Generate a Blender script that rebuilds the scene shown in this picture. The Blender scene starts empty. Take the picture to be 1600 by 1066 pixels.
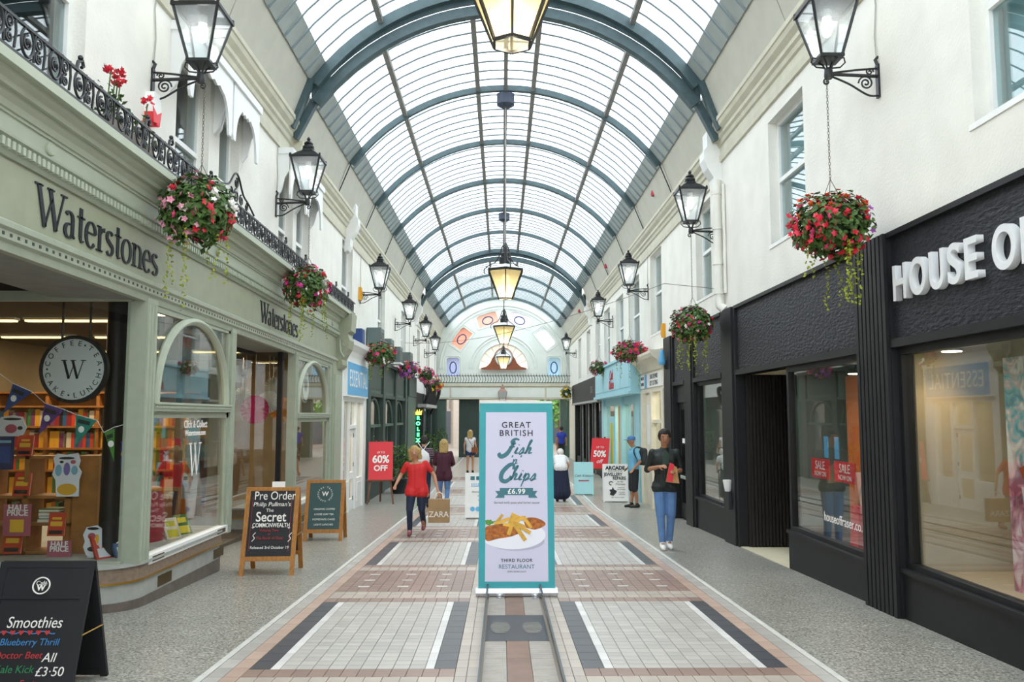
import bpy, bmesh, math, random
from mathutils import Vector, Matrix, Euler
random.seed(7)
SC = bpy.context.scene
COL = SC.collection
PI = math.pi
R = math.radians

# ---------------------------------------------------------------- camera, sky, exposure
EYE = 1.62
cam = bpy.data.cameras.new('camera'); cam.lens = 29.25; cam.sensor_width = 36.0; cam.clip_end = 500
cam_o = bpy.data.objects.new('camera', cam); COL.objects.link(cam_o)
cam_o.location = (0, 0, EYE)
cam_o.rotation_euler = (PI/2 + math.atan(117/1300), 0, -math.atan(16/1300))
SC.camera = cam_o
world = bpy.data.worlds.new('overcast_sky'); SC.world = world; world.use_nodes = True
bg = world.node_tree.nodes['Background']
bg.inputs['Color'].default_value = (0.93, 0.97, 1.0, 1); bg.inputs['Strength'].default_value = 3.1
vs = SC.view_settings
vs.view_transform = 'Standard'; vs.look = 'None'; vs.gamma = 1.0; vs.use_curve_mapping = False
vs.exposure = 0.36

# ---------------------------------------------------------------- materials
def lin(h):
    h = h.lstrip('#'); c = [int(h[i:i+2], 16)/255 for i in (0, 2, 4)]
    return tuple(x/12.92 if x <= .04045 else ((x+.055)/1.055)**2.4 for x in c) + (1,)
MATS = {}
def mat(name, col, rough=.6, metal=0, var=0, vscale=6, bump=0, bscale=60, island=0, emit=0, stretch=None, spec=.5, tint=None):
    if name in MATS: return MATS[name]
    m = bpy.data.materials.new(name); m.use_nodes = True; nt = m.node_tree; b = nt.nodes['Principled BSDF']
    c = lin(col) if isinstance(col, str) else col
    b.inputs['Base Color'].default_value = c; b.inputs['Roughness'].default_value = rough
    b.inputs['Metallic'].default_value = metal; b.inputs['Specular IOR Level'].default_value = spec
    L = nt.links.new
    if var or bump:
        tc = nt.nodes.new('ShaderNodeTexCoord'); mp = nt.nodes.new('ShaderNodeMapping')
        L(tc.outputs['Object'], mp.inputs['Vector'])
        if stretch: mp.inputs['Scale'].default_value = stretch
    src = None
    if var:
        n = nt.nodes.new('ShaderNodeTexNoise'); n.inputs['Scale'].default_value = vscale; n.inputs['Detail'].default_value = 5
        L(mp.outputs['Vector'], n.inputs['Vector'])
        mx = nt.nodes.new('ShaderNodeMix'); mx.data_type = 'RGBA'
        d = lin(tint) if tint else tuple(x*(1-var) for x in c[:3]) + (1,)
        mx.inputs[6].default_value = d; mx.inputs[7].default_value = tuple(min(1, x*(1+var*.5)) for x in c[:3]) + (1,)
        cr = nt.nodes.new('ShaderNodeMapRange'); cr.inputs[1].default_value = .35; cr.inputs[2].default_value = .65
        L(n.outputs['Fac'], cr.inputs[0]); L(cr.outputs[0], mx.inputs[0]); src = mx.outputs[2]
    if island:
        g = nt.nodes.new('ShaderNodeNewGeometry'); oi = nt.nodes.new('ShaderNodeObjectInfo')
        ad = nt.nodes.new('ShaderNodeMath'); ad.operation = 'ADD'; L(g.outputs['Random Per Island'], ad.inputs[0]); L(oi.outputs['Random'], ad.inputs[1])
        fr = nt.nodes.new('ShaderNodeMath'); fr.operation = 'FRACT'; L(ad.outputs[0], fr.inputs[0])
        mr = nt.nodes.new('ShaderNodeMapRange'); mr.inputs[3].default_value = 1-island; mr.inputs[4].default_value = 1+island*.5
        L(fr.outputs[0], mr.inputs[0])
        hv = nt.nodes.new('ShaderNodeHueSaturation'); L(mr.outputs[0], hv.inputs['Value'])
        if src: L(src, hv.inputs['Color'])
        else: hv.inputs['Color'].default_value = c
        src = hv.outputs['Color']
    if src: L(src, b.inputs['Base Color'])
    if bump:
        n2 = nt.nodes.new('ShaderNodeTexNoise'); n2.inputs['Scale'].default_value = bscale; n2.inputs['Detail'].default_value = 4
        L(mp.outputs['Vector'], n2.inputs['Vector'])
        bp = nt.nodes.new('ShaderNodeBump'); bp.inputs['Strength'].default_value = bump; bp.inputs['Distance'].default_value = .02
        L(n2.outputs['Fac'], bp.inputs['Height']); L(bp.outputs['Normal'], b.inputs['Normal'])
    if emit:
        b.inputs['Emission Color'].default_value = c; b.inputs['Emission Strength'].default_value = emit
    MATS[name] = m; return m
def glass(name, tint=(1, 1, 1, 1), base=.06, top=.8, dirt=0, dirtcol=(.9, .95, 1, 1), rough=0.0):
    if name in MATS: return MATS[name]
    m = bpy.data.materials.new(name); m.use_nodes = True; nt = m.node_tree; nt.nodes.clear(); L = nt.links.new
    out = nt.nodes.new('ShaderNodeOutputMaterial'); tr = nt.nodes.new('ShaderNodeBsdfTransparent'); tr.inputs['Color'].default_value = tint
    gl = nt.nodes.new('ShaderNodeBsdfGlossy'); gl.inputs['Roughness'].default_value = rough
    lw = nt.nodes.new('ShaderNodeLayerWeight'); lw.inputs['Blend'].default_value = .5
    pw = nt.nodes.new('ShaderNodeMath'); pw.operation = 'POWER'; pw.inputs[1].default_value = 4.0; L(lw.outputs['Facing'], pw.inputs[0])
    mr = nt.nodes.new('ShaderNodeMapRange'); mr.inputs[3].default_value = base; mr.inputs[4].default_value = top; L(pw.outputs[0], mr.inputs[0])
    mx = nt.nodes.new('ShaderNodeMixShader'); L(mr.outputs[0], mx.inputs[0]); L(tr.outputs[0], mx.inputs[1]); L(gl.outputs[0], mx.inputs[2])
    last = mx.outputs[0]
    if dirt:
        tl = nt.nodes.new('ShaderNodeBsdfTranslucent'); tl.inputs['Color'].default_value = dirtcol
        m2 = nt.nodes.new('ShaderNodeMixShader'); m2.inputs[0].default_value = dirt; L(last, m2.inputs[1]); L(tl.outputs[0], m2.inputs[2]); last = m2.outputs[0]
    L(last, out.inputs[0]); MATS[name] = m; return m
def terrazzo(name, base, dark, light):
    m = bpy.data.materials.new(name); m.use_nodes = True; nt = m.node_tree; b = nt.nodes['Principled BSDF']; L = nt.links.new
    tc = nt.nodes.new('ShaderNodeTexCoord')
    def spots(scale, thr, seedoff):
        mp = nt.nodes.new('ShaderNodeMapping'); mp.inputs['Location'].default_value = (seedoff, seedoff*2, 0); L(tc.outputs['Object'], mp.inputs['Vector'])
        n = nt.nodes.new('ShaderNodeTexNoise'); n.inputs['Scale'].default_value = scale; n.inputs['Detail'].default_value = 1; L(mp.outputs[0], n.inputs['Vector'])
        r = nt.nodes.new('ShaderNodeMapRange'); r.inputs[1].default_value = thr; r.inputs[2].default_value = thr+.06; L(n.outputs['Fac'], r.inputs[0]); return r.outputs[0]
    m1 = nt.nodes.new('ShaderNodeMix'); m1.data_type = 'RGBA'; m1.inputs[6].default_value = lin(base); m1.inputs[7].default_value = lin(dark); L(spots(52, .54, 0), m1.inputs[0])
    m2 = nt.nodes.new('ShaderNodeMix'); m2.data_type = 'RGBA'; L(m1.outputs[2], m2.inputs[6]); m2.inputs[7].default_value = lin(light); L(spots(46, .56, 7), m2.inputs[0])
    n3 = nt.nodes.new('ShaderNodeTexNoise'); n3.inputs['Scale'].default_value = 1.2; n3.inputs['Detail'].default_value = 4; L(tc.outputs['Object'], n3.inputs['Vector'])
    r3 = nt.nodes.new('ShaderNodeMapRange'); r3.inputs[3].default_value = .82; r3.inputs[4].default_value = 1.12; L(n3.outputs['Fac'], r3.inputs[0])
    hv = nt.nodes.new('ShaderNodeHueSaturation'); L(r3.outputs[0], hv.inputs['Value']); L(m2.outputs[2], hv.inputs['Color'])
    L(hv.outputs[0], b.inputs['Base Color']); b.inputs['Roughness'].default_value = .32
    MATS[name] = m; return m

# ---------------------------------------------------------------- mesh helpers
class MB:
    def __init__(s): s.v = []; s.f = []
    def add(s, vs, fs):
        n = len(s.v); s.v += [tuple(v) for v in vs]; s.f += [tuple(i+n for i in f) for f in fs]; return s
    def box(s, x0, x1, y0, y1, z0, z1):
        return s.add([(x0,y0,z0),(x1,y0,z0),(x1,y1,z0),(x0,y1,z0),(x0,y0,z1),(x1,y0,z1),(x1,y1,z1),(x0,y1,z1)],
                     [(0,3,2,1),(4,5,6,7),(0,1,5,4),(1,2,6,5),(2,3,7,6),(3,0,4,7)])
    def hexa(s, p):  # eight corners: bottom ring then top ring
        return s.add(p, [(0,3,2,1),(4,5,6,7),(0,1,5,4),(1,2,6,5),(2,3,7,6),(3,0,4,7)])
    def prism(s, pts, a, b, axis='y', sh=None):
        """pts: 2-D outline; axis y: (x,z) swept along y from a to b; sh: shift of z at each end"""
        n = len(pts); da, db = sh or (0, 0); vs = []
        for t, d in ((a, da), (b, db)):
            for p in pts:
                vs.append({'y': (p[0], t, p[1]+d), 'x': (t, p[0], p[1]+d), 'z': (p[0], p[1], t)}[axis])
        fs = [(i, (i+1) % n, n+(i+1) % n, n+i) for i in range(n)]
        return s.add(vs, fs + [tuple(range(n-1, -1, -1)), tuple(range(n, 2*n))])
    def tube(s, pts, r, n=8, closed=False, cap=True):
        pts = [Vector(p) for p in pts]; m = len(pts); rs = r if isinstance(r, (list, tuple)) else [r]*m
        base = len(s.v); up = None
        for i, p in enumerate(pts):
            if closed: t = pts[(i+1) % m]-pts[i-1]
            else: t = pts[min(i+1, m-1)]-pts[max(i-1, 0)]
            t.normalize()
            if up is None:
                up = Vector((0, 0, 1)) if abs(t.z) < .9 else Vector((1, 0, 0))
            u = t.cross(up)
            if u.length < 1e-5: u = t.orthogonal()
            u.normalize(); w = u.cross(t); up = w
            for k in range(n):
                a = 2*PI*k/n; s.v.append(tuple(p + (u*math.cos(a)+w*math.sin(a))*rs[i]))
        for i in range(m if closed else m-1):
            j = (i+1) % m
            for k in range(n):
                s.f.append((base+i*n+k, base+i*n+(k+1) % n, base+j*n+(k+1) % n, base+j*n+k))
        if cap and not closed:
            s.f.append(tuple(base+k for k in range(n-1, -1, -1))); s.f.append(tuple(base+(m-1)*n+k for k in range(n)))
        return s
    def lathe(s, prof, n=16, o=(0, 0, 0), rot=0, sx=1, sy=1):
        """prof: (radius, z)"""
        base = len(s.v)
        for r, z in prof:
            for k in range(n):
                a = 2*PI*k/n+rot; s.v.append((o[0]+r*sx*math.cos(a), o[1]+r*sy*math.sin(a), o[2]+z))
        for i in range(len(prof)-1):
            for k in range(n):
                s.f.append((base+i*n+k, base+i*n+(k+1) % n, base+(i+1)*n+(k+1) % n, base+(i+1)*n+k))
        s.f.append(tuple(base+k for k in range(n-1, -1, -1))); s.f.append(tuple(base+(len(prof)-1)*n+k for k in range(n)))
        return s
    def ball(s, c, r, n=10, sc=(1, 1, 1)):
        return s.lathe([(max(1e-4, r*math.sin(PI*i/(n-2)))*1, -r*math.cos(PI*i/(n-2))*sc[2]) for i in range(n-1)], n, c, 0, sc[0], sc[1])
    def bar(s, a, b, w, h):
        """rectangular bar from a to b"""
        a, b = Vector(a), Vector(b); t = (b-a).normalized(); up = Vector((0, 0, 1)) if abs(t.z) < .95 else Vector((0, 1, 0))
        u = t.cross(up).normalized(); q = u.cross(t)
        ps = []
        for p in (a, b):
            ps += [p-u*w/2-q*h/2, p+u*w/2-q*h/2, p+u*w/2+q*h/2, p-u*w/2+q*h/2]
        return s.hexa(ps)
    def xf(s, M):
        s.v = [tuple(M @ Vector(v)) for v in s.v]; return s
    def mesh(s, name, m, smooth=False):
        me = bpy.data.meshes.new(name); me.from_pydata(s.v, [], s.f); me.validate()
        bm = bmesh.new(); bm.from_mesh(me); bmesh.ops.recalc_face_normals(bm, faces=bm.faces); bm.to_mesh(me); bm.free()
        if m: me.materials.append(MATS[m] if isinstance(m, str) else m)
        if smooth:
            me.shade_smooth(); me.set_sharp_from_angle(angle=R(40))
        return me
    def build(s, name, m, parent=None, smooth=False, kind=None, world=False):
        o = bpy.data.objects.new(name, s.mesh(name, m, smooth)); COL.objects.link(o)
        if parent is not None:
            o.parent = parent
            if world: o.matrix_parent_inverse = parent.matrix_basis.inverted()
        if kind: o['kind'] = kind
        return o
def thing(name, label, cat, loc=(0, 0, 0), rz=0, group=None):
    o = bpy.data.objects.new(name, None); COL.objects.link(o); o.location = loc; o.rotation_euler = (0, 0, rz)
    o.empty_display_size = .1; o['kind'] = 'thing'; o['label'] = label; o['category'] = cat
    if group: o['group'] = group
    return o
def tag(o, label, cat, group=None):
    o['kind'] = 'thing'; o['label'] = label; o['category'] = cat
    if group: o['group'] = group
    return o
def struct(o): o['kind'] = 'structure'; return o
def sroot(name, loc=(0, 0, 0)):
    o = bpy.data.objects.new(name, None); COL.objects.link(o); o.location = loc; o['kind'] = 'structure'; return o
def put(name, me, parent, loc=(0, 0, 0), rot=(0, 0, 0), sc=(1, 1, 1)):
    o = bpy.data.objects.new(name, me); COL.objects.link(o); o.parent = parent; o.location = loc; o.rotation_euler = rot; o.scale = sc; return o
def copy_tree(o, parent=None):
    c = o.copy(); COL.objects.link(c); c.parent = parent
    for ch in list(o.children): copy_tree(ch, c)
    return c
WORK = bpy.data.scenes.new('workbench')          # small side scene for baking lettering and bodies, removed at the end
def bake(ob):
    WORK.collection.objects.link(ob); vl = WORK.view_layers[0]; vl.update()
    me = bpy.data.meshes.new_from_object(ob.evaluated_get(vl.depsgraph)); WORK.collection.objects.unlink(ob); return me
def text_mesh(s, size, depth=.004, shear=0, bold=0, align='CENTER', spacing=1.0):
    cu = bpy.data.curves.new('lettering', 'FONT'); cu.body = s; cu.size = size; cu.extrude = depth/2; cu.shear = shear
    cu.offset = bold; cu.align_x = align; cu.align_y = 'CENTER'; cu.space_character = spacing; cu.resolution_u = 4 if size < .4 else 10
    ob = bpy.data.objects.new('lettering', cu); me = bake(ob)
    bpy.data.objects.remove(ob); bpy.data.curves.remove(cu); return me
def text(name, s, size, m, o, u, v, parent=None, depth=.004, shear=0, bold=0, align='CENTER', xs=1.0, spacing=1.0):
    """lettering lying in the plane through o with unit axes u (reading direction) and v (up)"""
    me = text_mesh(s, size, depth, shear, bold, align, spacing)
    u, v = Vector(u).normalized(), Vector(v).normalized(); n = u.cross(v)
    M = Matrix(((u.x*xs, v.x, n.x, o[0]), (u.y*xs, v.y, n.y, o[1]), (u.z*xs, v.z, n.z, o[2]), (0, 0, 0, 1)))
    me.transform(M); me.materials.clear(); me.materials.append(MATS[m])
    ob = bpy.data.objects.new(name, me); COL.objects.link(ob)
    if parent is not None: ob.parent = parent
    return ob
def ribbon(mb, pts, ws, depth=.004, z0=0):
    """flat stroke of varying width in the xy plane, given thickness"""
    n = len(pts); A = []; B = []
    for i in range(n):
        p = Vector(pts[i]); t = Vector(pts[min(i+1, n-1)])-Vector(pts[max(i-1, 0)])
        t = t.normalized() if t.length > 1e-9 else Vector((1, 0)); nn = Vector((-t.y, t.x)); w = ws[i] if isinstance(ws, (list, tuple)) else ws
        A.append(p+nn*w/2); B.append(p-nn*w/2)
    vs = []
    for z in (z0, z0+depth): vs += [(q.x, q.y, z) for q in A] + [(q.x, q.y, z) for q in B]
    fs = []; m = 2*n
    for i in range(n-1):
        fs += [(i, i+1, n+i+1, n+i), (m+i, m+n+i, m+n+i+1, m+i+1), (i, m+i, m+i+1, i+1), (n+i, n+i+1, m+n+i+1, m+n+i)]
    fs += [(0, n, m+n, m), (n-1, m+n-1, m+2*n-1, 2*n-1)]
    mb.add(vs, fs)
def spline(pts, k=6):
    out = []; P = [Vector(p) for p in pts]; n = len(P)
    for i in range(n-1):
        p0, p1, p2, p3 = P[max(i-1, 0)], P[i], P[i+1], P[min(i+2, n-1)]
        for j in range(k):
            t = j/k; out.append(.5*((2*p1)+(p2-p0)*t+(2*p0-5*p1+4*p2-p3)*t*t+(3*p1-p0-3*p2+p3)*t**3))
    out.append(P[-1]); return [tuple(q) for q in out]
def frame(o, u, v):
    u, v = Vector(u).normalized(), Vector(v).normalized(); n = u.cross(v)
    return Matrix(((u.x, v.x, n.x, o[0]), (u.y, v.y, n.y, o[1]), (u.z, v.z, n.z, o[2]), (0, 0, 0, 1)))
def ellipse(cx, cy, rx, ry, n=20, a0=0, a1=2*PI):
    return [(cx+rx*math.cos(a0+(a1-a0)*i/n), cy+ry*math.sin(a0+(a1-a0)*i/n)) for i in range(n+(0 if abs(a1-a0-2*PI) < 1e-6 else 1))]
def area(name, loc, rot, sx, sy, power, col=(1, 1, 1)):
    l = bpy.data.lights.new(name, 'AREA'); l.shape = 'RECTANGLE'; l.size = sx; l.size_y = sy; l.energy = power; l.color = col
    o = bpy.data.objects.new(name, l); COL.objects.link(o); o.location = loc; o.rotation_euler = rot; return o

# ---------------------------------------------------------------- palette
mat('stucco', '#e9e8e0', .75, var=.05, vscale=2.2, bump=.25, bscale=35)
mat('cream_trim', '#cbc8b4', .6, var=.07, vscale=4)
mat('cove_cream', '#c2c1b4', .7, var=.05, vscale=3)
mat('white_paint', '#eeefed', .5, var=.03)
mat('sage', '#9a9f88', .5, var=.06, vscale=5)
mat('sage_light', '#b0b8a5', .5, var=.04, vscale=5)
mat('sage_frame', '#a2aa98', .45, var=.06, vscale=9)
mat('teal_iron', '#465b60', .5, var=.15, vscale=7)
mat('grey_board', '#a5aeab', .6, var=.1, vscale=3)
mat('grey_iron', '#8b8a86', .6, var=.2, vscale=5)
mat('bar_grey', '#7b8a90', .55)
mat('black_iron', '#1c1f22', .42, var=.2, vscale=20)
mat('black_fascia', '#24262c', .55, bump=1.0, bscale=14, stretch=(1, .8, 2.2), spec=.35, var=.15, vscale=9)
mat('black_timber', '#191a1d', .5, spec=.35, var=.12, vscale=8)
mat('dark_slat', '#1d1815', .5, var=.2, vscale=6)
mat('grout', '#8f877e', .9)
mat('soffit', '#8d8f88', .7, var=.1)
mat('dark_room', '#3a3733', .9)
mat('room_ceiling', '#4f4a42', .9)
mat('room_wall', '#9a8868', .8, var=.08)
mat('shop_floor', '#6b5d4c', .6, var=.1)
mat('granite_brown', '#8a7868', .45, var=.2, vscale=25)
mat('stone_grey', '#a9aca6', .6, var=.1, vscale=8)
mat('stone_dark', '#6b625a', .6, var=.15, vscale=8)
mat('brass', '#b58d3c', .35, .9)
mat('vent_brass', '#5a4a2c', .5, .5)
mat('oak', '#a8702c', .5, var=.25, vscale=9, stretch=(6, 6, 1))
mat('shelf_wood', '#a06a32', .55, var=.2, vscale=8)
mat('chalkboard', '#17191d', .6, var=.12, vscale=5)
mat('board_green', '#2c4d50', .5)
mat('white_print', '#f2f2f0', .6)
mat('ink', '#1d2328', .6)
mat('dark_green', '#2f423d', .5, var=.08)
mat('green_panel', '#4d6359', .5, var=.08)
mat('sky_blue', '#a4d6e2', .5, var=.04)
mat('sign_blue', '#62aede', .5)
mat('red', '#e0313b', .5)
mat('lamp_glow', (1.0, .96, .88, 1), .5, emit=14)
mat('pend_glow', (1.0, .86, .55, 1), .5, emit=2.2)
mat('warm_tube', (1.0, .70, .28, 1), .5, emit=2.6)
mat('spot_glow', (1.0, .80, .50, 1), .5, emit=18)
glass('roof_glass', (.97, .99, 1, 1), .02, .5, dirt=.05)
glass('shop_glass', (.96, .98, .97, 1), .075, .85)
glass('lantern_glass', (.96, .98, .98, 1), .06, .6, dirt=.12)
glass('sash_glass', (.86, .93, .94, 1), .09, .85)
terrazzo('terrazzo', '#98978e', '#605e59', '#bebbb1')
# ================================================================= THE SETTING
XR, XL, XC = 3.74, -3.59, .075
def fz(y): return -.0308*y if y < 20.5 else -.6314
def zl(y): return -.014*(y-6)            # the green shopfront falls gently with the street
YB, YE = -7.0, 46.0                      # arcade runs behind the camera as well

# ---- floor
floor = sroot('floor')
mb = MB()
ys = [YB, 0, 20.5, YE+34]
for a, b in zip(ys, ys[1:]):
    for x0, x1 in ((-9, 9),):
        za, zb = fz(a)-.02, fz(b)-.02
        mb.hexa([(x0, a, za-.2), (x1, a, za-.2), (x1, b, zb-.2), (x0, b, zb-.2), (x0, a, za), (x1, a, za), (x1, b, zb), (x0, b, zb)])
mb.build('screed', 'grout', floor)
def slab(mb, x0, x1, a, b, top=0, h=.02, g=.002):
    a += g; b -= g; x0 += g; x1 -= g
    mb.hexa([(x0, a, fz(a)-h), (x1, a, fz(a)-h), (x1, b, fz(b)-h), (x0, b, fz(b)-h), (x0, a, fz(a)+top), (x1, a, fz(a)+top), (x1, b, fz(b)+top), (x0, b, fz(b)+top)])
PX0, PX1 = -2.10, 2.36                    # tiled path
y = YB; k = 0
while y < YE:
    n = min(y+2.45, YE)
    for x0, x1 in ((-9, PX0), (PX1, 9)):
        m_ = MB(); slab(m_, x0, x1, y, n, g=.0015); m_.build('terrazzo_slab', 'terrazzo', floor)
    y = n
mat('kerb', '#d2d1cb', .5, var=.08, vscale=10)
for x0, x1 in ((PX0, PX0+.055), (PX1-.055, PX1)):
    y = YB
    while y < YE:
        n = min(y+1.53, YE); m_ = MB(); slab(m_, x0, x1, y, n, .004); m_.build('kerb_strip', 'kerb', floor); y = n
# tiles: one list of (x0, x1, y0, y1, colour)
for nm, c in dict(pale='#bdb8b1', white='#dddbd8', dark='#4b4c52', pink='#bfa494', buff='#bcb0a4', brown='#977d71', grey='#b8b4ae').items():
    mat('tile_'+nm, c, .38, island=.13, var=.06, vscale=5)
tiles = []
CX = (PX0+PX1)/2
def field(x0, x1, y0, y1, sx, sy, col, bond=0):
    nx = max(1, round((x1-x0)/sx)); ny = max(1, round((y1-y0)/sy)); dx = (x1-x0)/nx; dy = (y1-y0)/ny
    for j in range(ny):
        off = bond*dx*.5*(j % 2)
        for i in range(nx+(1 if off else 0)):
            a = max(x0, x0+i*dx-off); b = min(x1, x0+(i+1)*dx-off)
            tiles.append((a, b, y0+j*dy, y0+(j+1)*dy, col))
PER = 5.08; TEND = 29.0
yk = 5.97-PER
def mir(x0, x1, sgn): return (CX+x0, CX+x1) if sgn > 0 else (CX-x1, CX-x0)
while yk < TEND:
    for sg in (-1, 1):
        f = lambda x0, x1, y0, y1, sx, sy, col, bond=0: field(*mir(x0, x1, sg), y0, y1, sx, sy, col, bond)
        f(.29, .457, yk, yk+PER, .085, .22, 'buff')                 # beside the channel
        f(1.94, 2.06, yk, yk+PER, .12, .24, 'pink')
        f(2.06, 2.175, yk, yk+PER, .115, .24, 'grey')
        f(.457, 1.94, yk, yk+.20, .11, .20, 'brown')
        for (a, b, c) in ((.457, .612, 'dark'), (.612, .68, 'white'), (1.72, 1.79, 'white'), (1.79, 1.94, 'dark')):
            f(a, b, yk+.2, yk+2.72, b-a, .22, c)
        f(.68, 1.72, yk+.2, yk+2.72, .115, .117, 'pale')
        f(.457, 1.94, yk+2.72, yk+2.93, .11, .21, 'brown')
        f(.457, 1.94, yk+2.93, yk+3.30, .125, .185, 'buff')
        f(.457, 1.94, yk+3.30, yk+4.80, .115, .115, 'brown')
        f(.457, 1.94, yk+4.80, yk+PER, .125, .28, 'buff')
    yk += PER
# white inlays in the brown fields
inl = []
for k in range(-1, 5):
    y0 = 5.97+k*PER+3.30
    for sg in (-1, 1):
        for i in range(3):
            for j in range(3):
                x = CX+sg*(.80+.44*i); inl.append((x-.062, x+.062, y0+.32+.43*j-.03, y0+.32+.43*j+.03, 'white'))
def tile_mb(mb, t, g=.0022, lift=0):
    x0, x1, a, b, c = t; x0 += g; x1 -= g; a += g; b -= g
    if x1-x0 < .01: return
    mb.add([(x0, a, fz(a)-.015), (x1, a, fz(a)-.015), (x1, b, fz(b)-.015), (x0, b, fz(b)-.015), (x0, a, fz(a)+lift), (x1, a, fz(a)+lift), (x1, b, fz(b)+lift), (x0, b, fz(b)+lift)],
           [(4, 5, 6, 7), (0, 1, 5, 4), (1, 2, 6, 5), (2, 3, 7, 6), (3, 0, 4, 7)])
vis = sorted([t for t in tiles if t[2] > 5.75], key=lambda t: -((t[1]-t[0])*(t[3]-t[2])/t[2]**2.6))
near = set(vis[:300]); cache = {}
SL = math.atan(-.0308)
for t in near:
    w, d = round(t[1]-t[0], 4), round(t[3]-t[2], 4); key = (w, d, t[4])
    if key not in cache:
        g = .0022; m_ = MB(); x, yy = w/2-g, d/2-g
        m_.add([(-x, -yy, -.015), (x, -yy, -.015), (x, yy, -.015), (-x, yy, -.015), (-x, -yy, 0), (x, -yy, 0), (x, yy, 0), (-x, yy, 0)], [(4, 5, 6, 7), (0, 1, 5, 4), (1, 2, 6, 5), (2, 3, 7, 6), (3, 0, 4, 7)])
        cache[key] = m_.mesh('paver', 'tile_'+t[4])
    yc = (t[2]+t[3])/2
    put('paver', cache[key], floor, ((t[0]+t[1])/2, yc, fz(yc)), (SL, 0, 0))
groups = {}
for t in tiles:
    if t not in near: groups.setdefault(t[4], MB()); tile_mb(groups[t[4]], t)
for t in inl: tile_mb(groups['white'], t, 0, .0035)
for c, m_ in groups.items(): m_.build('paving_field', 'tile_'+c, floor, kind='stuff')
m_ = MB(); slab(m_, PX0+.055, PX1-.055, yk, YE+14, 0, .02, 0); m_.build('far_paving', 'tile_buff', floor)
# drain channel: ribbed covers with a brown centre
mat('ribbed', '#b7b1aa', .55, var=.1, vscale=8); mat('cover_brown', '#8d7263', .5, var=.15, vscale=6); mat('edge_steel', '#5d6163', .4, .7)
chan = thing('drain_channel', 'long floor channel of ribbed grey and brown covers under the fish and chips banner', 'drain', (CX, 5, fz(5)))
m_ = MB()
for sg in (-1, 1): slab(m_, CX+sg*.277-.008, CX+sg*.277+.008, YB, 30, .003, .02, 0)
m_.build('edge_rail', 'edge_steel', chan, world=True)
cov = [(5.0, 5.62, 0), (5.62, 6.45, 0), (6.45, 7.0, 0), (7.0, 8.02, 1), (8.02, 8.9, 0)] + [(8.9+.85*i, 9.75+.85*i, 0) for i in range(22)]
for a, b, kind in cov:
    if kind:
        m_ = MB(); slab(m_, CX-.265, CX+.265, a, b); cv = m_.build('channel_cover', 'edge_steel', chan, world=True)
        for sg in (-1, 1):
            g_ = MB()
            for i in range(8):
                yy = a+.28+i*.055; hw = .085*math.sqrt(max(0, 1-((yy-(a+.5))/.26)**2))
                if hw > .02: g_.box(CX+sg*.14-hw, CX+sg*.14+hw, yy, yy+.025, fz(yy), fz(yy)+.006)
            g_.build('grating', 'grey_iron', cv)
        continue
    m_ = MB(); slab(m_, CX-.09, CX+.09, a, b); m_.build('channel_cover', 'cover_brown', chan, world=True)
    for sg in (-1, 1):
        m_ = MB(); slab(m_, CX+sg*.178-.087, CX+sg*.178+.087, a, b, -.004)
        if a < 12:
            yy = a+.01
            while yy < b-.02: m_.box(CX+sg*.178-.08, CX+sg*.178+.08, yy, yy+.016, fz(yy)-.006, fz(yy)+.001); yy += .03
        m_.build('channel_cover', 'ribbed', chan, world=True)

# ---- walls with window openings
def wall(name, X, t, Y0, Y1, Z0, Z1, ops, m):
    """slab wall standing on X (inner face), thickness t (signed, away from the arcade)"""
    mb = MB(); ycut = sorted({Y0, Y1, *[o[0] for o in ops], *[o[1] for o in ops]}); xa, xb = sorted((X, X+t))
    for a, b in zip(ycut, ycut[1:]):
        segs = [(Z0, Z1)]
        for o in ops:
            if o[0] <= a+1e-6 and o[1] >= b-1e-6:
                ns = []
                for z0, z1 in segs:
                    if o[2] > z0: ns.append((z0, min(o[2], z1)))
                    if o[3] < z1: ns.append((max(o[3], z0), z1))
                segs = ns
        for z0, z1 in segs: mb.box(xa, xb, a, b, z0, z1)
    return struct(mb.build(name, m))
# upper windows  (y0, y1, z0, z1)
winR = [(5.0, 6.36, 3.93, 6.0-.25), (10.0, 11.35, 3.98, 5.72), (14.62, 15.78, 3.80, 5.55), (19.25, 20.7, 3.62, 5.62), (22.4, 24.2, 3.4, 5.5), (25.4, 27.0, 3.4, 5.4), (28.6, 30.2, 3.4, 5.4), (31.5, 33.0, 3.4, 5.4), (35, 36.5, 3.4, 5.3), (39, 40.5, 3.4, 5.3)]
winL = [(5.55, 6.95, 3.9, 6.4), (8.95, 9.98, 3.75, 5.72), (10.35, 11.15, 3.75, 5.6), (13.2, 14.1, 3.7, 5.7), (14.35, 15.3, 3.7, 5.7), (18.5, 19.8, 3.6, 5.6), (24, 25.4, 3.4, 5.5), (29.6, 31, 3.4, 5.4), (35.2, 36.4, 3.4, 5.3), (40, 41.3, 3.4, 5.3)]
wall('wall_right', XR, .28, YB, YE, 3.2, 6.6, winR, 'stucco')
wall('wall_left', XL, -.28, YB, YE, 3.2, 6.6, winL, 'stucco')
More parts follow.
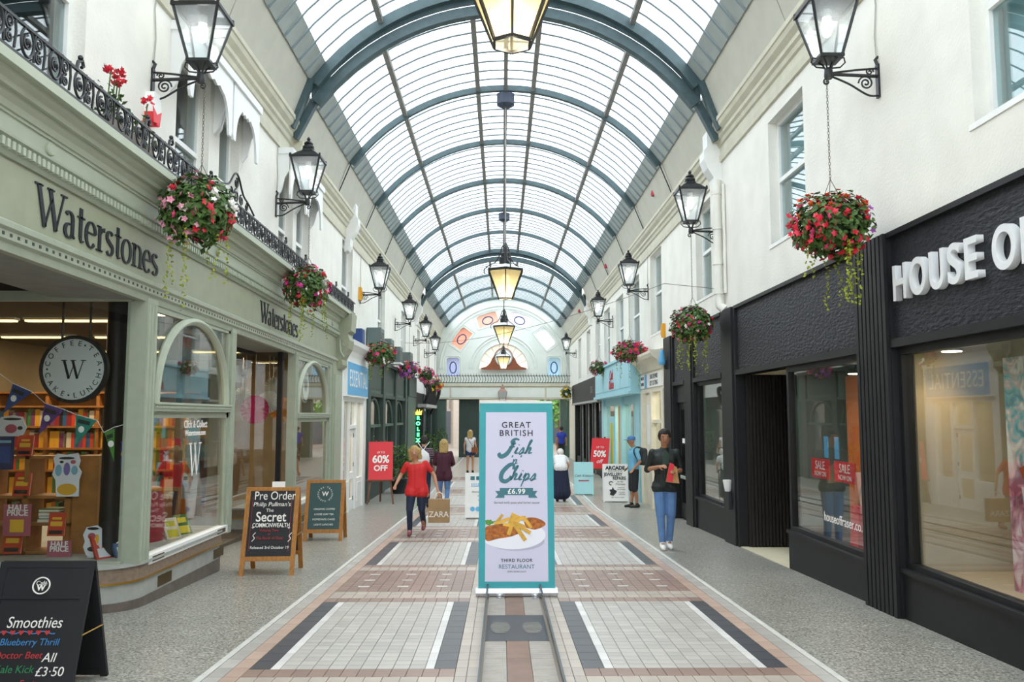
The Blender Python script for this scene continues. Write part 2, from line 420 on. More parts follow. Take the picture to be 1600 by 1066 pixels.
# shell of the two rows of buildings (keeps daylight out of the rooms)
m_ = MB()
for s, X in ((1, XR), (-1, XL)):
    a, b = sorted((X+s*.0, X+s*4.6)); m_.box(a, b, YB, YE, 6.6, 6.75); a, b = sorted((X+s*4.6, X+s*4.75)); m_.box(a, b, YB, YE, -1, 6.75)
    a, b = sorted((X+s*.28, X+s*4.6)); m_.box(a, b, YB, YE, 3.2, 3.3)
    for yy in (YB, YE-.1): m_.box(*sorted((X, X+s*4.75)), yy, yy+.1, -1, 6.75)
struct(m_.build('wall_shell', 'dark_room'))
def sash(n, side, y0, y1, z0, z1, m='white_paint', blind=None):
    X = XR+.16 if side > 0 else XL-.16
    r_ = sroot('window_%d' % n, (X, (y0+y1)/2, z0)); xa, xb = X-.035, X+.035; w = .06; zm = (z0+z1)/2+.02
    def P(nm, mt, *bx):
        q = MB()
        for b in bx: q.box(*b)
        return q.build(nm, mt, r_, world=True)
    P('sash_frame', m, (xa, xb, y0, y0+w, z0, z1), (xa, xb, y1-w, y1, z0, z1), (xa, xb, y0+w, y1-w, z1-w, z1), (xa, xb, y0+w, y1-w, z0, z0+w+.02))
    P('meeting_rail', m, (xa-.01, xb+.01, y0+w, y1-w, zm-.03, zm+.03))
    P('pane', 'sash_glass', (X-.004, X+.004, y0+w, y1-w, z0+w, zm-.03)); P('pane', 'sash_glass', (X-.004, X+.004, y0+w, y1-w, zm+.03, z1-w))
    xi, xo = (XR-.012, X+.03) if side > 0 else (X-.03, XL+.03)
    P('sill', m, (xi, xo, y0-.06, y1+.06, z0-.05, z0))
    if blind: P('blind', blind, (X+side*.10-.005, X+side*.10+.005, y0+.03, y1-.03, z0, z1))
mat('blind_blue', '#9fb6b8', .8); mat('blind_grey', '#5b6469', .8)
n = 0
for (a, b, c, d) in winR: n += 1; sash(n, 1, a, b, c, d, blind='blind_blue' if n not in (5, 7) else 'blind_grey')
for (a, b, c, d) in winL: n += 1; sash(n, -1, a, b, c, d)

# ---- glazed vault in three lengths, stepping down with the street
W = 3.25; SEC = [(YB, 13.42, 7.15, 8.83), (13.55, 34.13, 6.88, 8.55), (34.26, YE, 6.58, 8.24)]
roof = sroot('ceiling')
def arcR(zs, za): h = za-zs; return (W*W+h*h)/(2*h)
def arcz(x, zs, za): r_ = arcR(zs, za); return za-r_+math.sqrt(r_*r_-x*x)
def xs(x0, x1, n): return [x0+(x1-x0)*i/n for i in range(n+1)]
def rib(zs, za, y0, y1, dep, m='teal_iron', name='arch_rib', ext=0, rise=0):
    q = MB(); X = xs(-W, W, 28); vs = []; 
    for x in X:
        z = arcz(x, zs, za)+rise; r_ = arcR(zs, za); nx, nz = x/r_, (z-rise-(za-r_))/r_
        for dd in (0, dep):
            for yy in (y0, y1): vs.append((XC+x-nx*dd, yy, z-nz*dd))
    fs = []
    for i in range(len(X)-1):
        a, b = 4*i, 4*i+4; fs += [(a, b, b+1, a+1), (a+2, a+3, b+3, b+2), (a, a+2, b+2, b), (a+1, b+1, b+3, a+3)]
    fs += [(0, 1, 3, 2), tuple(4*(len(X)-1)+k for k in (0, 2, 3, 1))]
    q.add(vs, fs)
    return q.build(name, m, roof)
XSEG = [(-3.0, -2.1, 3), (-2.1, -.58, 3), (-.58, 0, 1), (0, .58, 1), (.58, 2.1, 3), (2.1, 3.0, 3)]
PITCH = 3.43/8
def pane_mb(seg, zs, za, y0, y1):
    q = MB(); X = xs(seg[0], seg[1], seg[2]); vs = []
    for x in X:
        z = arcz(x, zs, za)
        for dz in (0, .008):
            for yy in (y0, y1): vs.append((XC+x, yy, z+dz))
    fs = []
    for i in range(len(X)-1):
        a, b = 4*i, 4*i+4; fs += [(a, b, b+1, a+1), (a+2, a+3, b+3, b+2), (a, a+2, b+2, b), (a+1, b+1, b+3, a+3)]
    fs += [(0, 1, 3, 2), tuple(4*(len(X)-1)+k for k in (0, 2, 3, 1))]
    q.add(vs, fs); return q
rest = MB(); bars = MB(); pane_n = 0
for si, (ya, yb, zs, za) in enumerate(SEC):
    nb = round((yb-ya)/PITCH); dy = (yb-ya)/nb
    cache = {}
    for k in range(nb):
        y0, y1 = ya+k*dy+.012, ya+(k+1)*dy-.012
        single = (si == 0 and y0 > 9.8) or (si == 1 and pane_n < 300)
        for sgi, sg in enumerate(XSEG):
            if single and pane_n < 300:
                if sgi not in cache: cache[sgi] = pane_mb(sg, zs, za, 0, dy-.024).mesh('glass_pane', 'roof_glass')
                put('glass_pane', cache[sgi], roof, (0, y0, 0)); pane_n += 1
            else:
                q = pane_mb(sg, zs, za, y0, y1); rest.add(q.v, q.f)
        # grey boards at the foot of the glass
        for s in (-1, 1):
            q = MB(); x0, x1 = s*3.0, s*W; zA, zB = arcz(x0, zs, za), arcz(x1, zs, za)
            q.hexa([(XC+x0, y0, zA), (XC+x1, y0, zB), (XC+x1, y1, zB), (XC+x0, y1, zA), (XC+x0+s*.03, y0, zA+.03), (XC+x1+s*.03, y0, zB+.03), (XC+x1+s*.03, y1, zB+.03), (XC+x0+s*.03, y1, zA+.03)])
            if y0 > 9.5 and (k % 1 == 0) and y0 < 34: q.build('eaves_board', 'grey_board', roof)
            else: rest_b = q.build('eaves_board', 'grey_board', roof) if k % 1 == 0 else None
    for k in range(nb+1):
        yy = ya+k*dy
        X = xs(-W, W, 20)
        bars.tube([(XC+x, yy, arcz(x, zs, za)-.02) for x in X], .019, 4)
    na = {0: 5, 1: 6, 2: 3}[si]; da = (yb-ya)/na if si else 3.43
    for k in range(na+1):
        yy = yb-k*da if si == 0 else ya+k*da
        big = (si == 0 and k == 0) or (si == 1 and k in (0, na)) or (si == 2 and k == 0)
        hw = .075 if big else .05
        rib(zs, za, yy-hw, yy+hw, .17 if big else .12)
    for x in (-2.1, -.58, .58, 2.1):
        z = arcz(x, zs, za); q = MB(); q.box(XC+x-.045, XC+x+.045, ya, yb, z-.10, z-.005); q.build('purlin', 'grey_iron', roof)
    q = MB(); q.box(XC-.04, XC+.04, ya, yb, za-.13, za-.005); q.build('ridge_beam', 'grey_iron', roof)
    # cove boards between glass and cornice, one per bay
    ztop = zs; zc = {0: 6.53, 1: 6.27, 2: 6.02}[si]
    for s in (-1, 1):
        Xw = XR if s > 0 else XL
        y = yb if si == 0 else ya; 
        cuts = [ya + (yb-ya)*i/(na if si else 6) for i in range((na if si else 6)+1)]
        for a, b in zip(cuts, cuts[1:]):
            q = MB(); xe = XC+s*(W+.02); xw = Xw-s*.16
            q.hexa([(xw, a+.012, zc-.02), (xe, a+.012, ztop+.02), (xe, b-.012, ztop+.02), (xw, b-.012, zc-.02), (xw+s*.04, a+.012, zc-.02), (xe+s*.04, a+.012, ztop+.05), (xe+s*.04, b-.012, ztop+.05), (xw+s*.04, b-.012, zc-.02)])
            q.build('cove_board', 'cove_cream', roof)
        q = MB(); q.box(*sorted((XC+s*(W+.06), Xw+s*.5)), ya, yb, ztop+.06, ztop+.12); q.box(*sorted((Xw+s*.1, Xw+s*.2)), ya, yb, 6.0, ztop+.1); q.build('eaves_cap', 'grey_board', roof)
rest.build('far_glazing', 'roof_glass', roof, kind='stuff'); bars.build('glazing_bars', 'bar_grey', roof, True, kind='stuff')
# step infill between the lengths of vault
for (y0, zs0, za0, zs1, za1) in ((13.485, 7.15, 8.83, 6.88, 8.55), (34.195, 6.88, 8.55, 6.58, 8.24)):
    q = MB(); X = xs(-W, W, 28); vs = []
    for x in X:
        zb, zt = arcz(x, zs1, za1)+.025, arcz(x, zs0, za0)
        for yy in (y0-.02, y0+.02): vs += [(XC+x, yy, zb), (XC+x, yy, zt)]
    fs = []
    for i in range(len(X)-1):
        a, b = 4*i, 4*i+4; fs += [(a, b, b+1, a+1), (a+2, a+3, b+3, b+2), (a+1, b+1, b+3, a+3), (a, a+2, b+2, b)]
    q.add(vs, fs); q.build('step_infill', 'teal_iron', roof)
# arch feet running down to the cornice at the double arches
for y0, zs, zc in ((13.35, 7.15, 6.35), (13.62, 6.88, 6.25), (34.3, 6.58, 5.9)):
    for s in (-1, 1):
        Xw = XR if s > 0 else XL
        q = MB(); q.bar((XC+s*(W-.02), y0, zs), (Xw-s*.12, y0, zc), .13, .12); q.build('arch_foot', 'teal_iron', roof)
# tie rods and red beacons on the cove
for i, y0 in enumerate((16.98, 20.4, 23.8, 27.3, 30.7)):
    for s in (-1, 1):
        Xw = XR if s > 0 else XL; q = MB(); q.tube([(XC+s*(W-.03), y0, 6.86), (Xw-s*.2, y0, 6.25)], .012, 6); q.build('tie_rod', 'black_iron', roof)

# ---- cornices
def cornice(n, side, y0, y1, dz, m='cream_trim'):
    X = XR if side > 0 else XL
    pr = [(0, 5.92), (.035, 5.92), (.045, 6.02), (.03, 6.03), (.03, 6.16), (.06, 6.18), (.075, 6.24), (.11, 6.27), (.11, 6.33), (.17, 6.39), (.19, 6.45), (.21, 6.46), (.21, 6.53), (0, 6.53)]
    q = MB(); q.prism([(X-side*p, z+dz) for p, z in pr], y0, y1); return struct(q.build('trim_%d' % n, m))
n = 0
for s in (-1, 1):
    for y0, y1, dz in ((YB, 13.8, 0), (13.8, 34.2, -.26), (34.2, YE, -.5)): n += 1; cornice(n, s, y0, y1, dz)
# consoles with a scrolled oval where the cornice steps
for s, y0 in ((1, 13.95), (-1, 18.9), (1, 34.3), (-1, 34.3)):
    X = XR if s > 0 else XL
    t = thing('cornice_console', {(1, 13.95): 'white scrolled console with an oval rosette above the grey downpipe', (-1, 18.9): 'white console with an oval rosette above the end of the iron balcony', (1, 34.3): 'small white console under the second double arch on the pale blue shop side', (-1, 34.3): 'small white console under the second double arch on the dark green shop side'}[(s, y0)], 'console', (X, y0, 5.3))
    q = MB(); pr = [(0, 5.35), (.08, 5.38), (.13, 5.5), (.14, 5.66), (.24, 5.82), (.3, 5.98), (.3, 6.12), (.24, 6.2), (.24, 6.75), (.18, 6.88), (.1, 6.93), (0, 6.93)]
    q.prism([(X-s*p, z) for p, z in pr], y0-.16, y0+.16); q.build('body', 'white_paint', t, world=True)
    q = MB(); q.xf(Matrix()); pts = ellipse(0, 0, .10, .24, 24)
    o_ = MB(); o_.tube([(a, b, 0) for a, b in pts], .022, 6, True); 
    for k in range(4): o_.tube([(a*.55, b*.25+(-.13+.09*k), 0) for a, b in ellipse(0, 0, .09, .14, 10)], .012, 5, True)
    o_.xf(frame((X-s*.12, y0-.165, 6.52), (1, 0, 0), (0, 0, 1))); o_.build('rosette', 'white_paint', t, True, world=True)
# ---- end wall with its fan of stained windows
endw = sroot('wall_back', (0, YE, 0))
mat('mint_wall', '#dfe6e0', .7, var=.04, vscale=2)
def ring_poly(pts_out, pts_in): pass
ops = []                                  # holes: polygons in (x, z)
def rot2(p, a, c): return (c[0]+p[0]*math.cos(a)-p[1]*math.sin(a), c[1]+p[0]*math.sin(a)+p[1]*math.cos(a))
EX, EZ = .1, 4.22
fan = []
for k, ang in enumerate((0, 36, 72, 108, 144, 180)):
    a = R(ang); rr = 2.80 if k in (0, 5) else 2.88
    c = (EX+rr*math.cos(a), EZ+rr*math.sin(a)+(.12 if k in (0, 5) else 0))
    w, h = (.34, .50) if k in (0, 5) else (.34, .56)
    tilt = a-PI/2 if 0 < k < 5 else 0
    w, h = (w, h) if k in (0, 5) else (h, w)
    base = [(-w, -h), (w, -h), (w, h*.8), (w*.7, h), (-w*.7, h), (-w, h*.8)]
    fan.append((c, tilt, w, h, [rot2(p, tilt, c) for p in base]))
lun = ellipse(EX, EZ, 1.34, 1.34, 24, 0, PI)
def poly_wall(name, outer, holes, y0, y1, m, parent):
    """thick wall panel with holes, through triangulated fill"""
    bm = bmesh.new(); rings = []
    for ring in [outer]+holes:
        vs_ = [bm.verts.new((p[0], y0, p[1])) for p in ring]; es = [bm.edges.new((vs_[i], vs_[(i+1) % len(vs_)])) for i in range(len(vs_))]; rings.append((vs_, es))
    bmesh.ops.triangle_fill(bm, use_beauty=True, use_dissolve=False, edges=[e for r_ in rings for e in r_[1]], normal=(0, -1, 0))
    ret = bmesh.ops.extrude_face_region(bm, geom=bm.faces[:])
    bmesh.ops.translate(bm, verts=[g for g in ret['geom'] if isinstance(g, bmesh.types.BMVert)], vec=(0, y1-y0, 0))
    bmesh.ops.recalc_face_normals(bm, faces=bm.faces)
    me = bpy.data.meshes.new(name); bm.to_mesh(me); bm.free(); me.materials.append(MATS[m])
    o = bpy.data.objects.new(name, me); COL.objects.link(o)
    if parent is not None: o.parent = parent; o.matrix_parent_inverse = parent.matrix_basis.inverted()
    return o
outer = [(-8, 2.5), (8, 2.5), (8, 9.4), (-8, 9.4)]
poly_wall('tympanum', outer, [f[4] for f in fan]+[lun], YE, YE+.35, 'mint_wall', endw)
for r0, th in ((3.52, .05), (3.36, .03), (1.86, .05), (1.70, .03), (1.40, .04)):
    q = MB(); q.tube([(x, YE-.01, z) for x, z in ellipse(EX, EZ, r0, r0, 32, 0, PI)], th, 6); q.build('arch_moulding', 'mint_wall', endw, True, world=True)
cols = ['#cfe4f0', '#f6faff', '#f8f6ff', '#f6dcd2', '#f5cdbf', '#cdd3e8']
for k, (c, tilt, w, h, pts) in enumerate(fan):
    glass('stained_%d' % k, lin(cols[k]), .03, .4, dirt=.55, dirtcol=lin(cols[k])); mat('lead_blue', '#3b4a7c', .5)
    q = MB(); q.prism([(p[0], p[1]) for p in pts], YE+.12, YE+.14); pn = q.build('stained_pane', 'stained_%d' % k, endw, world=True)
    if k in (0, 3, 4, 5, 2):
        q = MB(); q.tube([(x, YE+.11, z) for x, z in [rot2(p, tilt, (c[0], c[1]-.05)) for p in ellipse(0, 0, w*.52, h*.62, 20)]], .035, 6, True); q.build('oval_lead', 'lead_blue', endw, True, world=True)
    q = MB(); q.tube([(c[0]+(p[0]-c[0])*1.25, YE-.005, c[1]+(p[1]-c[1])*1.2) for p in pts], .025, 4, True); q.build('window_moulding', 'mint_wall', endw, world=True)
glass('lunette_glass', (1, .97, .93, 1), .03, .4, dirt=.4, dirtcol=(1, .95, .9, 1))
q = MB(); q.prism(lun, YE+.15, YE+.17); q.build('lunette_pane', 'lunette_glass', endw, world=True)
q = MB()
for k in range(1, 9):
    a = PI*k/9; q.tube([(EX, YE+.14, EZ), (EX+1.33*math.cos(a), YE+.14, EZ+1.33*math.sin(a))], .016, 4)
q.build('lunette_lead', 'cream_trim', endw, world=True)
# bridge beam over the passage and its railing
q = MB(); q.prism([(YE-.55, 2.53), (YE+.3, 2.53), (YE+.3, 3.38), (YE-.62, 3.38), (YE-.62, 3.24), (YE-.55, 3.2)], XL-.1, XR+.1, 'x'); q.build('bridge_beam', 'cream_trim', endw, world=True)
for x0, x1 in ((-3.5, -2.85), (-2.75, 2.35), (2.45, 3.6)):
    q = MB(); q.box(x0, x1, YE-.57, YE-.54, 2.62, 3.14); q.build('beam_panel', 'mint_wall', endw, world=True)
rail = thing('balcony_railing', 'black scrolled iron railing along the bridge under the stained windows', 'railing', (0, YE-.5, 3.38))
q = MB(); q.box(XL, XR, YE-.52, YE-.48, 3.40, 3.44); q.box(XL, XR, YE-.52, YE-.48, 3.78, 3.81); q.build('rail', 'black_iron', rail, world=True)
for i in range(48):
    x = XL+.1+i*.15; q = MB(); q.tube([(x+.06*math.sin(t*PI), YE-.5, 3.44+.36*t) for t in [j/8 for j in range(9)]]+[(x, YE-.5, 3.9)], .014, 4); q.build('scroll_baluster', 'black_iron', rail, world=True)
mat('clock_wood', '#8a4a2a', .5, var=.1)
ck = thing('clock_case', 'brown wooden curved clock case on the bridge before the fan light', 'clock', (EX, YE-.2, 4.1))
out = []
for x, z in ((-1.25, 0), (-1.25, .08), (-.95, .16), (-.75, .34), (-.62, .62), (-.5, .75)): out.append((EX+x, 4.16+z))
out += [(EX+.52*math.cos(a), 4.85+.52*math.sin(a)) for a in [PI-PI*i/12 for i in range(13)]]
for x, z in ((.5, .75), (.62, .62), (.75, .34), (.95, .16), (1.25, .08), (1.25, 0)): out.append((EX+x, 4.16+z))
q = MB(); q.prism(out, YE-.28, YE-.1); q.build('case', 'clock_wood', ck, world=True)
q = MB(); q.lathe([(.44, 0), (.44, .03), (.40, .04)], 28); q.xf(frame((EX, YE-.28, 4.82), (1, 0, 0), (0, 0, 1))); q.build('dial', 'white_print', ck, world=True)
q = MB(); q.tube([(x, YE-.3, z) for x, z in ellipse(EX, 4.82, .46, .46, 28)], .035, 6, True); q.build('bezel', 'stone_grey', ck, True, world=True)
# what lies beyond the passage
m_ = MB(); m_.box(-3.6, -3.05, YE-.4, YE+.3, -.7, 2.53); m_.box(3.2, 3.75, YE-.4, YE+.3, -.7, 2.53); m_.build('passage_pier', 'green_panel', endw, world=True)
m_ = MB(); m_.box(-2.35, -1.25, YE-.1, YE+.9, -.7, 2.53); m_.build('passage_pier', 'dark_green', endw, world=True)
far = thing('street_building', 'pale stone street building with dark shop glass seen through the passage', 'building', (-4, YE+13, -.65))
mat('far_stone', '#a89c90', .8, var=.06); mat('far_glass', '#4b5054', .2)
m_ = MB(); m_.box(-14, 16.0, YE+13, YE+14, -.7, 11); m_.build('wall', 'far_stone', far, world=True)
for x0 in (2.2, 5.4, 8.6):
    m_ = MB(); m_.box(x0, x0+2.2, YE+12.9, YE+13.02, -.3, 2.0); m_.build('window', 'far_glass', far, world=True)
    m_ = MB(); m_.box(x0+.4, x0+1.6, YE+12.9, YE+13.02, 3.6, 5.6); m_.build('window', 'far_glass', far, world=True)
for x0, x1, z0, z1 in ((-6.0, -3.6, 0, 1.95), (-8.6, -6.3, 0, 1.95), (-2.3, .6, 0, 1.95)):
    m_ = MB(); m_.box(x0, x1, YE+12.9, YE+13.02, z0-.3, z1); w_ = m_.build('window', 'far_glass', far, world=True)
for i in range(8):
    m_ = MB(); m_.box(-6.1+i*.4, -6.02+i*.4, YE+12.85, YE+12.95, 2.1, 2.9); m_.build('grille_bar', 'stone_dark', far, world=True)
m_ = MB(); m_.box(-3.4, -2.75, YE+12.8, YE+13.02, -.7, 3); m_.build('column', 'far_stone', far, world=True)

# ================================================================= FASHION STORE, black front (x = XR)
hof = thing('shopfront', 'long black department store front with raised white lettering', 'shopfront', (XR, 11, fz(11)))
def hb(name, m, *bx, kind=None):
    q = MB()
    for b in bx: q.box(*b)
    return q.build(name, m, hof, world=True, kind=kind)
F0 = 3.72
for a, b in ((2.0, 7.80), (8.50, 13.05), (13.91, 15.96), (16.78, 17.89)):
    hb('fascia_panel', 'black_fascia', (F0, F0+.2, a, b, 2.34, 3.31))
    hb('fascia_cap', 'black_timber', (F0-.05, F0+.2, a, b, 3.31, 3.36)); hb('fascia_foot', 'black_timber', (F0-.05, F0+.2, a, b, 2.26, 2.34))
def pil(y0, y1, flute):
    q = MB(); z0 = fz(y1)-.05; q.box(F0-.04, F0+.25, y0, y1, z0, 3.36)
    p = q.build('pilaster', 'black_timber', hof, world=True)
    if flute:
        n_ = 8; d = (y1-y0)/n_
        for i in range(n_):
            r_ = MB(); r_.box(F0-.075, F0-.04, y0+i*d+.012, y0+(i+1)*d-.014, z0, 3.36); r_.build('flute', 'black_timber', p)
    else:
        r_ = MB(); r_.box(F0-.065, F0-.04, y0+.12, y1-.12, z0, 3.36); r_.build('raised_panel', 'black_timber', p)
pil(7.80, 8.50, True); pil(13.05, 13.91, False); pil(15.96, 16.78, False); pil(17.89, 18.86, False)
def shopwin(y0, y1, z0, z1, riser=True):
    fzz = fz(y1)-.05
    if riser:
        hb('stall_riser', 'black_timber', (F0-.01, F0+.2, y0, y1, fzz, z0-.04)); hb('riser_cap', 'black_timber', (F0-.04, F0+.2, y0, y1, z0-.04, z0))
    w = .07
    hb('window_frame', 'black_timber', (F0+.02, F0+.12, y0, y0+w, z0, z1), (F0+.02, F0+.12, y1-w, y1, z0, z1), (F0+.02, F0+.12, y0+w, y1-w, z1-w, z1), (F0+.02, F0+.12, y0+w, y1-w, z0, z0+.05))
    hb('glass_pane', 'shop_glass', (F0+.06, F0+.068, y0+w, y1-w, z0+.05, z1-w))
shopwin(2.0, 7.80, .22, 2.26); shopwin(8.50, 10.89, .16, 2.26); shopwin(13.91, 15.96, .10, 2.26)
# side door at the far end
hb('door_leaf', 'black_timber', (F0+.08, F0+.13, 16.85, 17.0, -.5, 1.9), (F0+.08, F0+.13, 17.7, 17.85, -.5, 1.9), (F0+.08, F0+.13, 17.0, 17.7, 1.75, 1.9), (F0+.08, F0+.13, 17.0, 17.7, -.5, -.2), (F0+.08, F0+.13, 17.0, 17.7, .3, .4))
hb('door_pane', 'shop_glass', (F0+.1, F0+.108, 17.0, 17.7, .4, 1.75), (F0+.1, F0+.108, 17.0, 17.7, -.2, .3)); hb('door_header', 'black_timber', (F0+.03, F0+.15, 16.78, 17.89, 1.9, 2.26))
hb('door_notice', 'white_print', (F0+.085, F0+.09, 17.3, 17.6, 1.05, 1.15)); hb('push_bar', 'stone_grey', (F0+.04, F0+.07, 17.05, 17.65, .32, .38))
# recess with slatted dark wall
mat('beige_ceiling', '#cbbfa0', .7); mat('beige_mat', '#d8cfb2', .7, var=.05)
hb('recess_ceiling', 'beige_ceiling', (F0+.1, 5.4, 10.89, 13.05, 2.26, 2.32)); 
q = MB(); q.hexa([(F0-.02, 10.89, fz(10.89)-.02), (5.4, 10.89, fz(10.89)-.02), (5.4, 13.05, fz(13.05)-.02), (F0-.02, 13.05, fz(13.05)-.02), (F0-.02, 10.89, fz(10.89)+.008), (5.4, 10.89, fz(10.89)+.008), (5.4, 13.05, fz(13.05)+.008), (F0-.02, 13.05, fz(13.05)+.008)]); q.build('entrance_floor', 'beige_mat', hof, world=True)
hb('recess_backing', 'dark_slat', (F0+.1, 5.4, 13.0, 13.1, -.5, 2.26), (5.35, 5.45, 10.89, 13.05, -.5, 2.26), (4.5, 5.4, 10.85, 10.89, -.5, 2.26))
for i in range(30):
    x = F0+.14+i*.053
    if x < 5.33: hb('slat', 'dark_slat', (x, x+.032, 12.965, 13.0, fz(13)+.0, 2.26))
# display boxes behind the glass
mat('display_beige', '#b3a488', .7, var=.05); mat('display_green', '#8b948c', .7); mat('display_orange', '#e07a2a', .6); mat('display_floor', '#b9a98c', .6)
hb('display_back', 'display_beige', (4.9, 4.95, 2.0, 7.78, .15, 2.4), (F0+.14, 4.95, 7.72, 7.78, .15, 2.4)); hb('display_floor', 'display_floor', (F0+.13, 4.95, 2.0, 7.78, .12, .2)); hb('display_ceiling', 'black_timber', (F0+.12, 4.95, 2.0, 7.78, 2.36, 2.42))
hb('display_back', 'display_green', (5.3, 5.35, 8.5, 10.89, .05, 2.4)); hb('display_wing', 'display_orange', (F0+.35, 5.0, 8.62, 8.7, .15, 2.2), (4.2, 4.24, 8.7, 10.12, .15, 2.1)); hb('display_floor', 'dark_room', (F0+.13, 5.3, 8.5, 10.85, .06, .14)); hb('display_ceiling', 'black_timber', (F0+.12, 5.35, 8.5, 10.89, 2.36, 2.42)); hb('display_side', 'display_green', (F0+.14, 5.3, 10.8, 10.85, .1, 2.4))
hb('display_back', 'display_green', (4.85, 4.9, 13.91, 15.96, 0, 2.4), (F0+.14, 4.9, 15.9, 15.96, 0, 2.4), (F0+.14, 4.9, 13.91, 13.96, 0, 2.4)); hb('display_floor', 'display_floor', (F0+.13, 4.9, 13.91, 15.96, 0, .08)); hb('display_ceiling', 'display_green', (F0+.12, 4.9, 13.91, 15.96, 2.36, 2.42))
def downlight(x, y, z, watts, label, col=(1, .72, .4), stem=0):
    t = thing('downlight', label, 'light', (x, y, z)); q = MB(); q.lathe([(.10, 0), (.10, -.03), (.085, -.035)], 16); q.build('trim_ring', 'black_iron', t)
    if stem: q = MB(); q.tube([(0, 0, 0), (0, 0, stem)], .012, 6); q.build('stem', 'black_iron', t)
    q = MB(); q.lathe([(.082, -.036), (.082, -.042)], 16); q.build('lens', 'spot_glow', t)
    l = bpy.data.lights.new('spot', 'SPOT'); l.energy = watts; l.spot_size = R(120); l.spot_blend = .8; l.color = col; l.shadow_soft_size = .08
    o = bpy.data.objects.new('bulb', l); COL.objects.link(o); o.parent = t; o.location = (0, 0, -.06)
downlight(4.05, 7.42, 2.235, 22, 'warm round downlight over the ocean print display', stem=.125)
downlight(4.3, 4.6, 2.36, 26, 'warm round downlight out past the fashion store lettering')
downlight(4.0, 9.35, 2.13, 20, 'warm round downlight over the orange display wing', stem=.23)
downlight(4.3, 14.4, 2.36, 22, 'round downlight in the narrow store window by the bin', (1, .95, .85))
# dark wall fill between shop interior and store
m_ = MB(); m_.box(5.5, 5.6, 2, 19, -.7, 3.2); struct(m_.build('wall_store', 'dark_room'))
# raised letters
hs = thing('store_sign', 'large raised white three-dimensional capitals on the black store fascia', 'sign', (F0-.05, 7.4, 2.6))
mat('letter_white', '#e8eaec', .35); 
y = 7.68
for ch in 'HOUSE OF FRASER':
    wd = {'H': .295, 'O': .33, 'U': .275, 'S': .235, 'E': .225, 'F': .225, 'R': .26, 'A': .31, ' ': .11}[ch]
    if ch != ' ':
        o = text('letter', ch, .46, 'letter_white', (F0-.035, y-wd/2, 2.83), (0, -1, 0), (0, 0, 1), None, depth=.06, bold=.008)
        ex = [v.co.y for v in o.data.vertices]; lo_, hi_ = min(ex), max(ex); f_ = (wd-.045)/(hi_-lo_)
        for v in o.data.vertices: v.co.y = (y-wd/2)+(v.co.y-(lo_+hi_)/2)*f_
        o.parent = hs; o.matrix_parent_inverse = hs.matrix_basis.inverted()
    y -= wd+.018
# ================================================================= BOOKSHOP, sage green front (x = XL)
wf = thing('shopfront', 'sage green bookshop front with arched windows and dentil cornice', 'shopfront', (XL, 12, fz(12)))
def wp(name, m, q, smooth=False, kind=None, parent=None):
    if parent is not None: return q.build(name, m, parent, smooth, kind)
    return q.build(name, m, wf, smooth, kind, world=True)
def lprof(name, m, pr, y0, y1):
    """profile (projection towards the arcade, height) swept along the sloping front"""
    q = MB(); q.prism([(XL+p, z) for p, z in pr], y0, y1, 'y', (zl(y0), zl(y1))); return wp(name, m, q)
WY0, WY1 = 2.0, 18.45
lprof('fascia_board', 'sage', [(-.05, 3.02), (.03, 3.02), (.03, 3.47), (-.05, 3.47)], WY0, WY1)
lprof('dentil_bed', 'sage_frame', [(-.05, 3.47), (.05, 3.47), (.06, 3.50), (.06, 3.57), (.10, 3.60), (.10, 3.62), (-.05, 3.62)], WY0, WY1)
q = MB(); y = 4.6
while y < WY1-.1:
    q.box(XL+.05, XL+.10, y, y+.035, 3.515+zl(y), 3.575+zl(y)); y += .065
wp('dentil_course', 'sage_light', q, kind='stuff')
lprof('frieze', 'sage_light', [(-.05, 3.62), (.07, 3.62), (.07, 3.76), (-.05, 3.76)], WY0, WY1)
for y in (6.35, 10.2, 14.0, 17.2):
    q = MB(); q.lathe([(.055, -.01), (.055, .02), (.045, .03), (.005, .03)], 16); q.xf(frame((XL+.07, y, 3.69+zl(y)), (0, 1, 0), (0, 0, 1))); wp('roundel', 'sage_light', q, True)
lprof('crown_cornice', 'sage_light', [(-.05, 3.76), (.085, 3.76), (.085, 3.785), (.10, 3.785), (.115, 3.83), (.15, 3.86), (.15, 3.885), (.19, 3.885), (.20, 3.92), (.25, 3.95), (.25, 3.975), (.31, 3.975), (.31, 4.05), (-.05, 4.05)], WY0, WY1+.3)
lprof('lower_moulding', 'sage_frame', [(-.05, 2.80), (.02, 2.80), (.03, 2.86), (.055, 2.88), (.055, 2.94), (.08, 2.96), (.08, 3.00), (.05, 3.02), (-.05, 3.02)], WY0, WY1)
mat('bead_dark', '#3d423a', .6)
q = MB(); y = 4.6
while y < WY1-.1:
    q.box(XL+.054, XL+.057, y, y+.03, 2.90+zl(y), 2.925+zl(y)); y += .095
wp('bead_course', 'bead_dark', q, kind='stuff')
lprof('soffit_board', 'soffit', [(-.9, 2.83), (-.02, 2.80), (-.02, 2.84), (-.9, 2.87)], WY0, 8.3)
